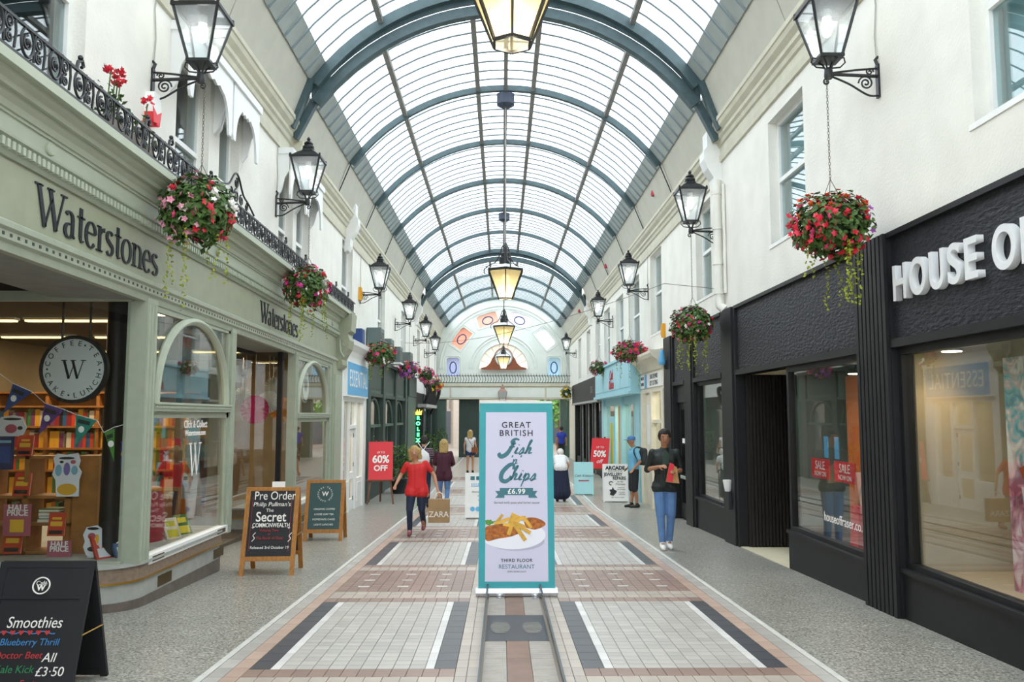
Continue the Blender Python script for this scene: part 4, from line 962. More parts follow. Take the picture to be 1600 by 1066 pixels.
lg = thing('shop_logo', 'dark red script logo on the pale blue fascia', 'sign', (3.37, 25.7, 2.7)); mat('crimson', '#b5243c', .5)
o = text('lettering', 'Cath', .42, 'crimson', (3.38, 25.7, 2.86), (0, -1, 0), (0, 0, 1), None, shear=.3, bold=.012); o.parent = lg; o.matrix_parent_inverse = lg.matrix_basis.inverted()
o = text('lettering', 'Kidston', .36, 'crimson', (3.38, 25.7, 2.56), (0, -1, 0), (0, 0, 1), None, shear=.3, bold=.012); o.parent = lg; o.matrix_parent_inverse = lg.matrix_basis.inverted()
# --- last black shop
bs = thing('shopfront', 'black panelled shopfront between the pale blue shop and the passage', 'shopfront', (XR, 38, -.63))
sp(bs, 'fascia', 'black_timber', (3.5, XR+.1, 30.3, 41.4, 2.22, 3.1)); sp(bs, 'fascia_foot', 'stone_grey', (3.47, XR+.1, 30.3, 41.4, 2.14, 2.22))
for y in (30.35, 33.0, 35.6, 38.2, 41.0): sp(bs, 'pilaster', 'black_timber', (XR-.12, XR+.1, y, y+.35, Z0, 2.2)); 
for y in (32.2, 34.6, 37.2): sp(bs, 'column', 'grey_iron', (XR-.16, XR-.1, y, y+.06, Z0, 2.2))
for y in (30.7, 33.35, 35.95, 38.55): sp(bs, 'glass_pane', 'shop_glass', (XR, XR+.008, y, y+2.3, -.3, 2.15)); sp(bs, 'stall_riser', 'black_timber', (XR-.05, XR+.08, y, y+2.3, Z0, -.3))
sp(bs, 'end_wall', 'cream_paint', (XR-.05, XR+.1, 41.4, 45.6, Z0, 3.2))
bsg = thing('shop_lettering', 'small grey capitals on the black fascia next to the pale blue shop', 'sign', (3.49, 32.2, 2.6)); o = text('lettering', 'JOES', .36, 'grey_iron', (3.49, 32.4, 2.62), (0, -1, 0), (0, 0, 1), None); o.parent = bsg; o.matrix_parent_inverse = bsg.matrix_basis.inverted()
# wall below the plaster where shops leave a gap
m_ = MB(); m_.box(XR+.1, XR+.3, YB, 2.0, -.4, 3.2); m_.box(XL-.3, XL-.1, YB, 2.0, -.4, 3.2); struct(m_.build('wall_plain', 'cream_trim'))
# ================================================================= LANTERNS AND LAMPS
def scroll(c, r0, a0, sgn, turns, n=26, plane='xz', shrink=.85):
    pts = []
    for i in range(n+1):
        rr = r0*(1-shrink*i/n); a = a0+sgn*turns*2*PI*i/n; u, v = rr*math.cos(a), rr*math.sin(a)
        pts.append((c[0]+u, c[1], c[2]+v) if plane == 'xz' else (c[0], c[1]+u, c[2]+v))
    return pts
def lantern(label, loc, rz, glow=True):
    t = thing('bracket_lantern', label, 'lantern', loc, rz, 'wall lanterns along the arcade')
    q = MB(); q.box(0, .02, -.03, .03, -.22, .12); q.tube([(.01, 0, .12), (.03, 0, .17), (.0, 0, .2)], .016, 6); q.build('wall_plate', 'black_iron', t, True)
    q = MB(); q.tube([(.02, 0, .0), (.50, 0, .02)], .018, 8); q.tube([(.02, 0, .08), (.25, 0, .06), (.48, 0, .03)], .011, 6)
    q.tube(spline([(.02, 0, -.2), (.12, 0, -.19), (.3, 0, -.08), (.48, 0, .0)], 5), .010, 6); q.build('arm', 'black_iron', t, True)
    q = MB(); q.tube(scroll((.13, 0, -.07), .075, 0, 1, 1.9), .009, 6); q.tube(scroll((.09, 0, .045), .04, PI, -1, 1.5), .008, 6); q.tube(scroll((.52, 0, -.06), .035, PI/2, -1, 1.2), .009, 6); q.build('scrollwork', 'black_iron', t, True, kind='stuff')
    cx = .50
    q = MB(); q.lathe([(.035, -.03), (.045, 0), (.04, .06), (.03, .08)], 10, (cx, 0, 0))
    for sx, sy in ((1, 1), (1, -1), (-1, 1), (-1, -1)): q.tube([(cx+.02*sx, .02*sy, .07), (cx+.04*sx, .04*sy, .13), (cx+.09*sx, .09*sy, .19)], .009, 6)
    for s in (-1, 1):
        q.tube([(cx+s*.03, 0, .08), (cx+s*.12, 0, .09), (cx+s*.17, 0, .14), (cx+s*.16, 0, .19), (cx+s*.12, 0, .18)], .008, 6)
    q.build('cradle', 'black_iron', t, True)
    b, tp, z0, z1 = .105, .225, .19, .70
    q = MB(); q.box(cx-b-.015, cx+b+.015, -b-.015, b+.015, z0-.03, z0); q.box(cx-tp-.02, cx+tp+.02, -tp-.02, -tp+.01, z1-.01, z1+.025); q.box(cx-tp-.02, cx+tp+.02, tp-.01, tp+.02, z1-.01, z1+.025); q.box(cx-tp-.02, cx-tp+.01, -tp, tp, z1-.01, z1+.025); q.box(cx+tp-.01, cx+tp+.02, -tp, tp, z1-.01, z1+.025)
    for sx in (-1, 1):
        for sy in (-1, 1): q.bar((cx+sx*b, sy*b, z0), (cx+sx*tp, sy*tp, z1), .022, .022); q.ball((cx+sx*(tp+.005), sy*(tp+.005), z1+.04), .018, 7)
    q.build('lantern_frame', 'black_iron', t)
    for k in range(4):
        a = k*PI/2; c, s = math.cos(a), math.sin(a)
        P = [(-b, -b, z0), (b, -b, z0), (tp, -tp, z1), (-tp, -tp, z1)]; P2 = [(x, y+.004, z) for x, y, z in P]
        q = MB(); q.hexa([P[0], P[1], P2[1], P2[0], P[3], P[2], P2[2], P2[3]]); q.v = [(cx+x*c-y*s, x*s+y*c, z) for x, y, z in q.v]; q.build('glass_pane', 'lantern_glass', t)
    q = MB(); q.lathe([(.32, z1+.02), (.20, z1+.10), (.12, z1+.14), (.10, z1+.19), (.115, z1+.2)], 4, (cx, 0, 0), PI/4); q.build('roof', 'black_iron', t)
    q = MB(); q.lathe([(.085, z1+.19), (.09, z1+.22), (.06, z1+.26), (.075, z1+.27), (.05, z1+.3), (.02, z1+.32), (.032, z1+.345), (.008, z1+.38)], 12, (cx, 0, 0)); q.build('finial', 'black_iron', t, True)
    q = MB(); q.lathe([(.045, z1-.02), (.045, z1-.10), (.02, z1-.1)], 10, (cx, 0, 0)); q.build('lamp_holder', 'stone_grey', t)
    q = MB(); q.lathe([(.03, z1-.1), (.052, z1-.15), (.055, z1-.22), (.035, z1-.28), (.01, z1-.30)], 12, (cx, 0, 0)); q.build('bulb', 'lamp_glow', t, True)
    return t
LR = [(7.95, 4.98, 'black wall lantern carrying the chain of the red and orange basket'), (14.0, 4.76, 'black wall lantern next to the grey downpipe'), (21.0, 4.78, 'black wall lantern over the bright pink basket on the pale blue shop'), (27.75, 4.78, 'black wall lantern over the smaller pink basket on the pale blue shop'), (41.6, 4.74, 'black wall lantern above the yellow flower basket by the passage')]
for y, z, lab in LR: lantern(lab, (XR, y, z), PI)
LL = [(8.3, 5.05, 'black wall lantern between the alarm box and the first fretwork hood'), (13.0, 4.98, 'black wall lantern over the pink and white basket on the sage front'), (20.9, 4.66, 'black wall lantern with an orange box on its wall plate'), (27.8, 4.68, 'black wall lantern over the purple and red basket of the green shop'), (33.7, 4.66, 'black wall lantern over the balcony end of the dark green shop'), (38.5, 4.5, 'black wall lantern over the small iron balcony')]
for y, z, lab in LL: lantern(lab, (XL, y, z), 0)
# conduits feeding the lanterns
for s, y, z in [(1, 7.95, 5.1), (1, 14.0, 4.9), (1, 21.0, 4.9), (-1, 8.3, 5.2), (-1, 13, 5.1), (-1, 20.9, 4.75)]:
    X = XR-.012 if s > 0 else XL+.012
    q = MB(); q.tube([(X, y, z), (X, y+.03, z+.3), (X, y-.02, z+.6), (X, y, 5.9 if y < 13.5 else 5.66)], .007, 5)
    tag(q.build('lamp_cable', 'stone_grey', smooth=True), {7.95: 'thin cable on the white plaster above the lantern over the black fascia', 14.0: 'thin cable above the lantern beside the downpipe', 21.0: 'thin cable above the lantern over the bright pink basket', 8.3: 'thin cable above the lantern by the alarm box', 13: 'thin cable above the lantern over the sage balcony end', 20.9: 'thin cable above the lantern with the orange box'}[y], 'cable')
def pendant(label, y, zb, ztop, house=True, sc=1.0):
    t = thing('pendant_lamp', label, 'lamp', (XC, y, zb), 0, 'hanging lamps under the vault')
    N = 6; r0, r1, h = .155*sc, .40*sc, .58*sc
    def ring(r_, z, rot=PI/6): return [(r_*math.cos(2*PI*k/N+rot), r_*math.sin(2*PI*k/N+rot), z) for k in range(N)]
    A, B = ring(r0, 0), ring(r1, h)
    q = MB()
    for k in range(N):
        q.bar(A[k], B[k], .022*sc, .022*sc); q.bar(A[k], A[(k+1) % N], .02*sc, .025*sc); q.bar(B[k], B[(k+1) % N], .03*sc, .05*sc)
    q.build('lamp_frame', 'black_iron', t)
    A2, B2 = ring(r0*.97, .01), ring(r1*.97, h-.02); C2, D2 = ring(r0*.93, .01), ring(r1*.95, h-.02)
    for k in range(N):
        j = (k+1) % N; q = MB(); q.hexa([A2[k], A2[j], C2[j], C2[k], B2[k], B2[j], D2[j], D2[k]]); q.build('frosted_pane', 'pend_pane', t)
    q = MB(); q.lathe([(.05*sc, .10), (.085*sc, .16), (.085*sc, .42*sc), (.05*sc, .5*sc)], 12); q.build('bulb', 'pend_glow', t, True)
    q = MB(); q.lathe([(r1*1.02, h+.02), (r1*.6, h+.09*sc), (.13*sc, h+.14*sc)], N, (0, 0, 0), PI/6); q.build('cap', 'lamp_white', t)
    q = MB(); q.lathe([(.13*sc, h+.13*sc), (.13*sc, h+.27*sc), (.10*sc, h+.29*sc), (.10*sc, h+.37*sc), (.05*sc, h+.40*sc), (.04*sc, h+.56*sc), (.015, h+.6*sc)], 12); q.build('chimney', 'black_iron', t, True)
    for k in range(3):
        a = 2*PI*k/3+PI*.9; c, s = math.cos(a), math.sin(a)
        P = spline([(.03, h+.55*sc), (.08, h+.50*sc), (.12, h+.36*sc), (.22, h+.2*sc), (.36, h+.14*sc), (.47, h+.05*sc), (.45, h-.04*sc)], 4)
        q = MB(); q.tube([(p*sc*c, p*sc*s, z) for p, z in P], .012*sc, 6); q.build('scroll_arm', 'black_iron', t, True)
    q = MB(); q.tube([(0, 0, h+.58*sc), (0, 0, ztop-zb)], .016, 6); q.build('rod', 'grey_iron', t)
    if house:
        q = MB(); q.lathe([(.10, ztop-zb-.30), (.2, ztop-zb-.24), (.2, ztop-zb-.02)], 8, (0, 0, 0), PI/8); q.build('ceiling_housing', 'housing_blue', t)
    l = bpy.data.lights.new('pendant', 'POINT'); l.energy = 14; l.color = (1, .85, .6); l.shadow_soft_size = .1
    o = bpy.data.objects.new('pendant_light', l); COL.objects.link(o); o.parent = t; o.location = (0, 0, .05)
glass('pend_pane', (1, .95, .82, 1), .04, .4, dirt=.5, dirtcol=(1, .93, .75, 1)); mat('lamp_white', '#c9cbc8', .5); mat('housing_blue', '#3a4456', .5)
pendant('big hexagonal hanging lamp before the first double arch', 6.1, 4.44, 8.7)
pendant('big hexagonal hanging lamp under the octagonal housing of the second arch', 17.1, 4.04, 8.42)
pendant('hexagonal hanging lamp halfway down the arcade', 27.5, 3.99, 8.42)
pendant('hexagonal hanging lamp just before the brown clock case', 38.0, 3.78, 8.1, sc=.9)
# copper lantern on the bridge
mat('copper', '#8d6c62', .45, .4)
t = thing('bridge_lantern', 'small copper lantern standing against the cream bridge beam', 'lantern', (XC-.03, YE-.9, 2.3))
b, tp = .13, .24; q = MB()
for sx in (-1, 1):
    for sy in (-1, 1): q.bar((sx*b, sy*b, 0), (sx*tp, sy*tp, .62), .03, .03)
q.box(-b-.02, b+.02, -b-.02, b+.02, -.03, 0); q.build('lantern_frame', 'copper', t)
q = MB(); q.lathe([(b*1.35, 0), (tp*1.38, .61)], 4, rot=PI/4); q.build('glass_pane', 'lantern_glass', t)
q = MB(); q.lathe([(.36, .62), (.16, .78), (.15, .86), (.05, .93), (.04, 1.02)], 4, rot=PI/4); q.build('roof', 'copper', t)
q = MB(); q.tube([(0, 0, -.03), (0, .36, -.06)], .02, 6); q.build('arm', 'black_iron', t)

# ================================================================= FLOWER BASKETS
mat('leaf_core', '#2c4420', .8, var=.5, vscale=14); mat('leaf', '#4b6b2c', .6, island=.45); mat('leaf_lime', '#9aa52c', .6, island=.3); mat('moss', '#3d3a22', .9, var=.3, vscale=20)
FC = dict(red='#d8203a', pink='#e2507e', magenta='#d22c92', coral='#e8455a', orange='#ef5a1e', white='#f4f2ee', purple='#b05ab8', yellow='#f0c818', palepink='#eda3b8')
for k, c in FC.items(): mat('petal_'+k, c, .55, island=.15)
def leaf_at(mb, p, n, s, rnd):
    n = Vector(n).normalized(); a = n.orthogonal().normalized(); a = Matrix.Rotation(rnd.random()*6.28, 3, n) @ a; b = n.cross(a)
    p = Vector(p); mb.add([p, p+a*s*.5+b*s*.35+n*s*.12, p+a*s*1.1, p+a*s*.5-b*s*.35+n*s*.12], [(0, 1, 2), (0, 2, 3)])
def bloom_mesh(col):
    q = MB()
    for k in range(5):
        a = 2*PI*k/5; c, s = math.cos(a), math.sin(a); c2, s2 = math.cos(a+.62), math.sin(a+.62); c3, s3 = math.cos(a-.62), math.sin(a-.62)
        q.add([(0, 0, 0), (c2*.6, s2*.6, .22), (c, s, .30), (c3*.6, s3*.6, .22)], [(0, 1, 2), (0, 2, 3)])
    q.add([(c*.5, s*.5, .35) for c, s in [(math.cos(a), math.sin(a)) for a in (0, 2.1, 4.2)]]+[(0, 0, .1)], [(0, 1, 3), (1, 2, 3), (2, 0, 3)])
    return q.mesh('bloom', 'petal_'+col)
BL = {k: bloom_mesh(k) for k in FC}
def basket(label, loc, rad, hgt, pal, nb, seed, trail=8, trail_len=.6, hang=0, trail_m='leaf_lime', nl=1400, bs=.038, bias=None):
    rnd = random.Random(seed); t = thing('flower_basket', label, 'hanging basket', loc, 0, 'hanging flower baskets')
    q = MB(); q.lathe([(.03, -.17), (.12, -.14), (.19, -.06), (.21, 0)], 14); q.build('pot', 'moss', t, True)
    q = MB(); L2 = MB()
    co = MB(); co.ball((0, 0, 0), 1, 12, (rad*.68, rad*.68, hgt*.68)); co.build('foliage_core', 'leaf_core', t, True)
    def surf():
        a = rnd.random()*2*PI; u = rnd.uniform(-.97, 1); s = math.sqrt(1-u*u); k = rnd.uniform(.75, 1.0)*(1+.12*math.sin(3*a+seed))
        return Vector((rad*s*math.cos(a)*k, rad*s*math.sin(a)*k, hgt*u*k)), Vector((s*math.cos(a), s*math.sin(a), u+.3))
    for i in range(nl):
        p, n = surf(); leaf_at(q, p*.95, n+Vector((rnd.uniform(-.6, .6), rnd.uniform(-.6, .6), rnd.uniform(-.3, .6))), rnd.uniform(.045, .085), rnd)
    for i in range(trail):
        a = rnd.random()*2*PI; p = Vector((rad*.7*math.cos(a), rad*.7*math.sin(a), -hgt*.5)); ln = trail_len*rnd.uniform(.4, 1)
        for j in range(int(ln/.022)):
            p = p+Vector((rnd.uniform(-.01, .01), rnd.uniform(-.01, .01), -.022)); leaf_at(L2, p, (rnd.uniform(-1, 1), rnd.uniform(-1, 1), rnd.uniform(-.2, .6)), .035, rnd)
    q.build('foliage', 'leaf', t, kind='stuff')
    if L2.v: L2.build('trailing_stems', trail_m, t, kind='stuff')
    for i in range(nb):
        for _ in range(30):
            p, n = surf()
            if p.y < rad*.5: break
        c = rnd.choice(pal)
        if bias:
            c = bias(p, rnd, c)
        m = n.to_track_quat('Z', 'Y').to_euler(); put('bloom', BL[c], t, p*1.02, (m.x+rnd.uniform(-.4, .4), m.y, rnd.random()*6), (bs*rnd.uniform(.8, 1.3),)*3)
    if hang:
        ch = MB(); n_ = int((hang-hgt*.8)/.035); z = hgt*.8+.2
        k = 0
        while z < hang: ch.tube([(x*.009 if k % 2 else 0, 0 if k % 2 else x*.009, z+zz*.02) for x, zz in ellipse(0, 0, 1, 1, 8)], .0028, 4, True); z += .031; k += 1
        for a in (0, 2.1, 4.2): ch.tube([(.24*math.cos(a), .24*math.sin(a), 0), (0, 0, hgt*.8+.2)], .004, 4)
        ch.build('chain', 'stone_dark', t)
    return t
basket('round basket of red, coral and orange flowers over the black store fascia', (3.22, 7.95, 3.47), .38, .33, ['red', 'coral', 'red', 'coral', 'pink'], 230, 11, 9, .7, 4.93-3.47, bias=lambda p, r, c: ('purple' if p.x > .24 and r.random() < .6 else 'orange' if (p.z > .14 and r.random() < .45) or (p.x < -.2 and p.z > .02 and r.random() < .3) else c))
basket('basket of small pink and white flowers with long lime trails by the downpipe', (3.24, 14.0, 3.17), .36, .33, ['pink', 'palepink', 'coral', 'white', 'red', 'magenta'], 130, 12, 12, .75, 4.70-3.17, bs=.034)
basket('bright pink flower basket on the near end of the pale blue fascia', (3.24, 21.0, 3.25), .44, .27, ['pink', 'magenta', 'pink', 'coral', 'red'], 130, 13, 5, .8, 4.72-3.25, bs=.05)
basket('smaller pink flower basket on the far end of the pale blue fascia', (3.24, 27.75, 3.22), .36, .25, ['pink', 'magenta', 'white', 'palepink'], 45, 14, 3, .4, 4.72-3.22, bs=.055, nl=500)
basket('basket of yellow and white flowers beside the bridge', (3.24, 41.6, 2.75), .34, .35, ['yellow', 'white', 'yellow'], 40, 15, 4, .5, 4.68-2.75, bs=.08, nl=250)
basket('leafy green basket with white flowers down its edge on the sage front', (-3.05, 8.3, 3.68), .38, .36, ['red', 'pink', 'palepink', 'white'], 150, 16, 7, .85, 5.0-3.68, nl=1800, bias=lambda p, r, c: ('white' if p.x > .17 and p.z > -.02 else 'coral' if p.x > .1 else c if r.random() < .4 else 'palepink'))
basket('basket of magenta and white flowers over the smaller bookshop name', (-3.05, 13.0, 3.64), .37, .34, ['magenta', 'white', 'red', 'pink', 'white', 'coral'], 160, 17, 12, .75, 4.93-3.64, bs=.042)
basket('basket of mixed red, white and orange flowers beside the blue sign', (-3.05, 20.9, 3.18), .42, .30, ['red', 'white', 'magenta', 'orange', 'pink', 'white'], 110, 18, 7, .6, 4.6-3.18, bs=.05)
basket('basket of purple and red flowers on the dark green shop', (-3.10, 27.8, 3.15), .42, .30, ['purple', 'red', 'palepink', 'purple'], 55, 19, 2, .3, 4.62-3.15, bs=.08, nl=260)
basket('basket of white and pink flowers on the dark green end pier', (-3.05, 33.7, 3.25), .40, .30, ['white', 'palepink', 'pink', 'magenta'], 45, 20, 2, .3, 4.6-3.25, bs=.085, nl=260)
basket('basket of yellow and crimson flowers on the small iron balcony', (-3.10, 38.5, 3.05), .42, .32, ['yellow', 'red', 'magenta', 'yellow'], 45, 21, 3, .4, 4.44-3.05, bs=.09, nl=260)
# geraniums in a trough behind the balcony rail
t = thing('geranium_trough', 'red geraniums in a trough behind the iron balcony rail', 'potted plant', (XL+.2, 7.3, 4.03+zl(7.3))); rnd = random.Random(4)
q = MB(); q.box(-.08, .08, -.45, .45, .0, .14); q.build('trough', 'stone_dark', t)
q = MB(); st = MB()
for k, (yy, hh) in enumerate(((-.38, .56), (-.30, .50), (-.2, .52), (-.24, .58), (.05, .35), (.3, .42), (.36, .55), (.42, .38))):
    st.tube([(0, yy*.8, .12), (.03, yy, hh*.6), (.03, yy+.03, hh)], .006, 5)
    for i in range(14): leaf_at(q, (rnd.uniform(-.08, .08), yy+rnd.uniform(-.08, .08), rnd.uniform(.12, hh-.12)), (rnd.uniform(-1, 1), rnd.uniform(-1, 1), 1), .06, rnd)
    if k in (0, 1, 2, 3, 6, 7):
        for i in range(9): put('bloom', BL['red'], t, (.03+rnd.uniform(-.05, .05), yy+.03+rnd.uniform(-.05, .05), hh+rnd.uniform(-.02, .05)), (rnd.uniform(-1, 1), rnd.uniform(-1, 1), 0), (.035,)*3)
st.build('stems', 'leaf', t); q.build('foliage', 'leaf', t, kind='stuff')
# alarm box
t = thing('alarm_box', 'white and red security alarm box on the plaster above the balcony', 'alarm', (XL, 8.24, 4.72)); q = MB()
q.prism([(-.11, .02), (-.07, -.16), (.07, -.16), (.11, .02), (.07, .16), (-.07, .16)], 0, .09, 'x'); q.build('case', 'white_paint', t); q = MB(); q.prism([(-.105, -.0), (-.07, -.165), (.07, -.165), (.105, -.0), (0, -.06)], .002, .095, 'x'); q.build('red_base', 'red', t)
# downpipe beside the black store
t = thing('downpipe', 'thick cream downpipe with collars on the white plaster', 'pipe', (XR-.1, 13.78, 3.35)); q = MB(); q.tube([(XR-.1, 13.78, 5.6), (XR-.1, 13.78, 3.6), (XR-.09, 13.76, 3.45), (XR-.02, 13.7, 3.38)], .075, 14); q.build('pipe', 'stucco', t, True, world=True)
for z in (5.35, 4.75, 4.15, 3.65): q = MB(); q.lathe([(.09, 0), (.09, .06)], 14, (XR-.1, 13.78, z)); q.build('collar', 'stucco', t, True, world=True)
q = MB(); q.tube([(XR-.03, 13.62, 5.5), (XR-.03, 13.62, 3.65)], .025, 8); q.build('thin_pipe', 'stucco', t, True, world=True)
# beacons on the cove, boxes on walls
for y, z, lab in ((18.5, 6.6, 'red alarm beacon on the cream cove above the lantern by the downpipe'), (27.2, 6.5, 'red alarm beacon on the cove over the pale blue shop'), (36.7, 6.2, 'red alarm beacon on the cove near the passage')):
    t = thing('alarm_beacon', lab, 'alarm', (XR-.28, y, z)); q = MB(); q.lathe([(.07, 0), (.08, .05), (.06, .13), (.02, .15)], 12); q.build('dome', 'crimson', t, True); q = MB(); q.tube([(0, 0, 0), (.08, .1, -.2)], .008, 5); q.build('cable', 'stone_grey', t)
mat('ac_grey', '#5b6b6a', .5); mat('box_blue', '#24427c', .5); mat('box_orange', '#e0a020', .5)
for y, z, w, lab in ((22.3, 3.45, .75, 'grey air conditioner on a shelf above the white shop cornice'), (24.4, 3.35, .7, 'grey air conditioner beside the mixed red and white basket'), (26.6, 3.3, .7, 'grey air conditioner above the middle bay of the green shop'), (29.6, 3.35, .8, 'grey air conditioner above the last bay of the green shop')):
    t = thing('air_conditioner', lab, 'air conditioner', (XL+.2, y, z)); q = MB(); q.box(-.18, .18, -w/2, w/2, 0, .5); q.build('casing', 'ac_grey', t); q = MB()
    for i in range(5): q.box(.18, .19, -w/2+.05, w/2-.05, .08+.07*i, .10+.07*i)
    q.build('louvre', 'stone_dark', t, kind='stuff'); q = MB(); q.box(-.2, .2, -w/2-.05, w/2+.05, -.05, 0); q.build('shelf', 'white_paint', t)
t = thing('utility_box', 'dark blue box standing on the white shop cornice', 'box', (XL+.12, 20.2, 3.34)); q = MB(); q.box(-.1, .1, -.22, .22, 0, .38); q.build('case', 'box_blue', t); q = MB(); q.box(.1, .11, -.18, .18, .04, .34); q.build('lid', 'box_blue', t)
for X, y, z, s, lab in ((XL, 20.75, 4.45, 1, 'orange alarm box on the wall plate of the lantern over the blue sign'), (XR, 18.95, 3.35, -1, 'orange alarm box on the white wall above the cream hood')):
    t = thing('orange_box', lab, 'alarm', (X, y, z)); q = MB(); q.box(*sorted((s*.0, s*.07)), -.09, .09, .06, .38); q.build('case', 'box_orange', t); q = MB(); q.box(*sorted((s*.07, s*.085)), -.06, .06, .12, .3); q.build('lid', 'box_orange', t)
t = thing('utility_box', 'blue bullhorn shaped box on the black pilaster under the downpipe basket', 'box', (3.66, 18.4, 2.55)); q = MB(); q.lathe([(.07, .2), (.08, .26), (.045, .5), (.035, .53)], 10, (-.1, 0, 0)); q.build('case', 'sign_blue', t); q = MB(); q.box(-.06, 0, -.04, .04, .1, .3); q.build('bracket', 'black_iron', t)
# cigarette bin on the black pilaster
t = thing('ash_bin', 'small white topped ash bin fixed to the black pilaster', 'bin', (3.68, 13.4, .42)); q = MB(); q.box(-.07, 0, -.055, .055, -.28, .0); q.build('body', 'ink', t); q = MB(); q.lathe([(.045, 0), (.075, .16), (.075, .18), (.055, .18)], 14, (-.07, 0, 0)); q.build('cup', 'white_paint', t, True)
# tension wire across the far arcade
q = MB(); q.tube([(XR, 14.5, 3.86)]+[(XR-7.3*i/12, 14.5+16*i/12, 3.86+.012*(i-6)**2) for i in range(1, 13)], .006, 4); tag(q.build('span_wire', 'stone_dark'), 'thin wire slung across the arcade from the wall by the downpipe', 'cable')
# ================================================================= BANNER, BOARDS AND EASELS
mat('banner_teal', '#2b9da6', .5, var=.05, vscale=3); mat('banner_lilac', '#cfcce2', .55); mat('teal_ink', '#2f6f7c', .5); mat('chrome', '#c9ccd2', .25, .8)
mat('batter', '#b5651d', .6, var=.45, vscale=30); mat('chip', '#e0ad3f', .6, island=.18, var=.12, vscale=20); mat('pea', '#5b9b34', .6, island=.3); mat('plate_print', '#e9e9f2', .5); mat('shadow_grey', '#b6b3c9', .6)
Y0 = 8.98
bn = thing('roller_banner', 'teal edged roller banner advertising Great British fish and chips', 'banner', (.16, Y0, fz(Y0)))
q = MB(); q.prism([(-.05, .015), (.05, .015), (.06, .045), (.04, .09), (-.04, .09), (-.06, .045)], -.43, .43, 'x'); q.build('cassette', 'chrome', bn)
for x in (-.18, .19): q = MB(); q.box(x-.03, x+.03, -.16, .12, 0, .02); q.lathe([(.03, .0), (.03, .04), (.02, .05)], 10, (x, -.12, 0)); q.build('foot', 'chrome', bn)
q = MB(); q.box(-.40, .40, .30, .325, 2.03, 2.06); q.build('top_rail', 'white_paint', bn)
q = MB(); q.tube([(0, .04, .08), (0, .35, 2.03)], .012, 8); q.build('support_pole', 'chrome', bn)
BM = frame((0, -.02, .07), (1, 0, 0), (0, .315, 1.97)); HB = 1.99
def bprint(name, m, pts, z, d=.0012):
    q = MB(); q.prism(pts, z, z+d, 'z'); q.xf(BM); return q.build(name, m, bn)
q = MB(); q.box(-.405, .405, 0, HB, -.003, 0); q.xf(BM); q.build('poster_sheet', 'banner_teal', bn)
bprint('printed_panel', 'banner_lilac', [(-.335, .085), (.335, .085), (.335, HB-.10), (-.335, HB-.10)], 0)
bu, bv = (1, 0, 0), (0, .315, 1.97)
def btext(s, size, v, m='teal_ink', u=0, **k):
    o3 = BM @ Vector((u, v, .003)); t_ = text('lettering', s, size, m, o3, bu, bv, bn, depth=.0015, **k); return t_
btext('GREAT', .092, 1.745, m='ink', spacing=1.2, bold=.001); btext('BRITISH', .092, 1.655, m='ink', spacing=1.2, bold=.001)
def script(strokes, ox, oy, sc, m='teal_ink'):
    q = MB()
    for pts, w in strokes:
        p = spline(pts, 6); n_ = len(p); ww = [(w[0]+(w[1]-w[0])*math.sin(PI*i/(n_-1)))*sc*1.15 for i in range(n_)]
        ribbon(q, [(x*sc*1.3+y*sc*.3, y*sc) for x, y in p], ww, .0015, .002)
    q.v = [(x+ox, y+oy, z) for x, y, z in q.v]; q.xf(BM); q.build('script_word', m, bn)
def lc(ch, x):
    w = (.05, .11)
    if ch == 'i': return [([(x, .1), (x+.1, .45), (x+.06, .1), (x+.2, .12)], w), ([(x+.12, .62), (x+.13, .66)], (.1, .1))], .22
    if ch == 's': return [([(x, .08), (x+.16, .45), (x+.2, .2), (x+.08, .04), (x, .12)], w), ([(x+.08, .05), (x+.3, .14)], (.04, .05))], .30
    if ch == 'h': return [([(x, .05), (x+.12, .6), (x+.18, .92), (x+.1, .8), (x+.04, .05)], w), ([(x+.04, .05), (x+.16, .42), (x+.24, .4), (x+.2, .1), (x+.36, .14)], w)], .36
    if ch == 'p': return [([(x, .2), (x+.1, .45), (x+.02, -.35)], w), ([(x+.06, .3), (x+.2, .45), (x+.26, .25), (x+.14, .06), (x+.05, .1)], w), ([(x+.16, .06), (x+.36, .16)], (.04, .05))], .36
    if ch == 'n': return [([(x, .42), (x+.06, .4), (x+.02, .04)], w), ([(x+.04, .1), (x+.16, .42), (x+.26, .38), (x+.24, .08), (x+.38, .14)], w)], .38
S_ = [([(.55, .95), (.35, 1.02), (.2, .85), (.28, .7), (.42, .75)], (.08, .16)), ([(.33, .9), (.25, .45), (.12, .05), (-.1, -.12), (-.25, 0), (-.18, .1)], (.12, .24)), ([(.14, .5), (.42, .52)], (.06, .1))]
x = .48
for ch in 'ish': s_, a_ = lc(ch, x); S_ += s_; x += a_
script(S_, -.135, 1.42, .17)
script(lc('n', 0)[0]+[([(-.1, .85), (-.14, .62)], (.05, .1)), ([(.52, .85), (.48, .62)], (.05, .1))], -.05, 1.315, .12)
S_ = [([(.5, .72), (.46, 1.0), (.25, .98), (.02, .55), (.06, .12), (.3, -.02), (.5, .2), (.42, .28)], (.12, .24))]; x = .5
for ch in 'hips': s_, a_ = lc(ch, x); S_ += s_; x += a_
script(S_, -.185, 1.135, .175)
bprint('ribbon_tail', 'teal_ink', [(-.23, .955), (-.13, .955), (-.13, 1.03), (-.23, 1.03), (-.2, .99)], .0015); bprint('ribbon_tail', 'teal_ink', [(.23, .955), (.13, .955), (.13, 1.03), (.23, 1.03), (.2, .99)], .0015); bprint('ribbon', 'teal_ink', [(-.18, .985), (.18, .985), (.18, 1.06), (-.18, 1.06)], .0025)
o3 = BM @ Vector((0, 1.022, .005)); text('lettering', '£6.99', .075, 'white_print', o3, bu, bv, bn, depth=.0015, bold=.002, spacing=1.15)
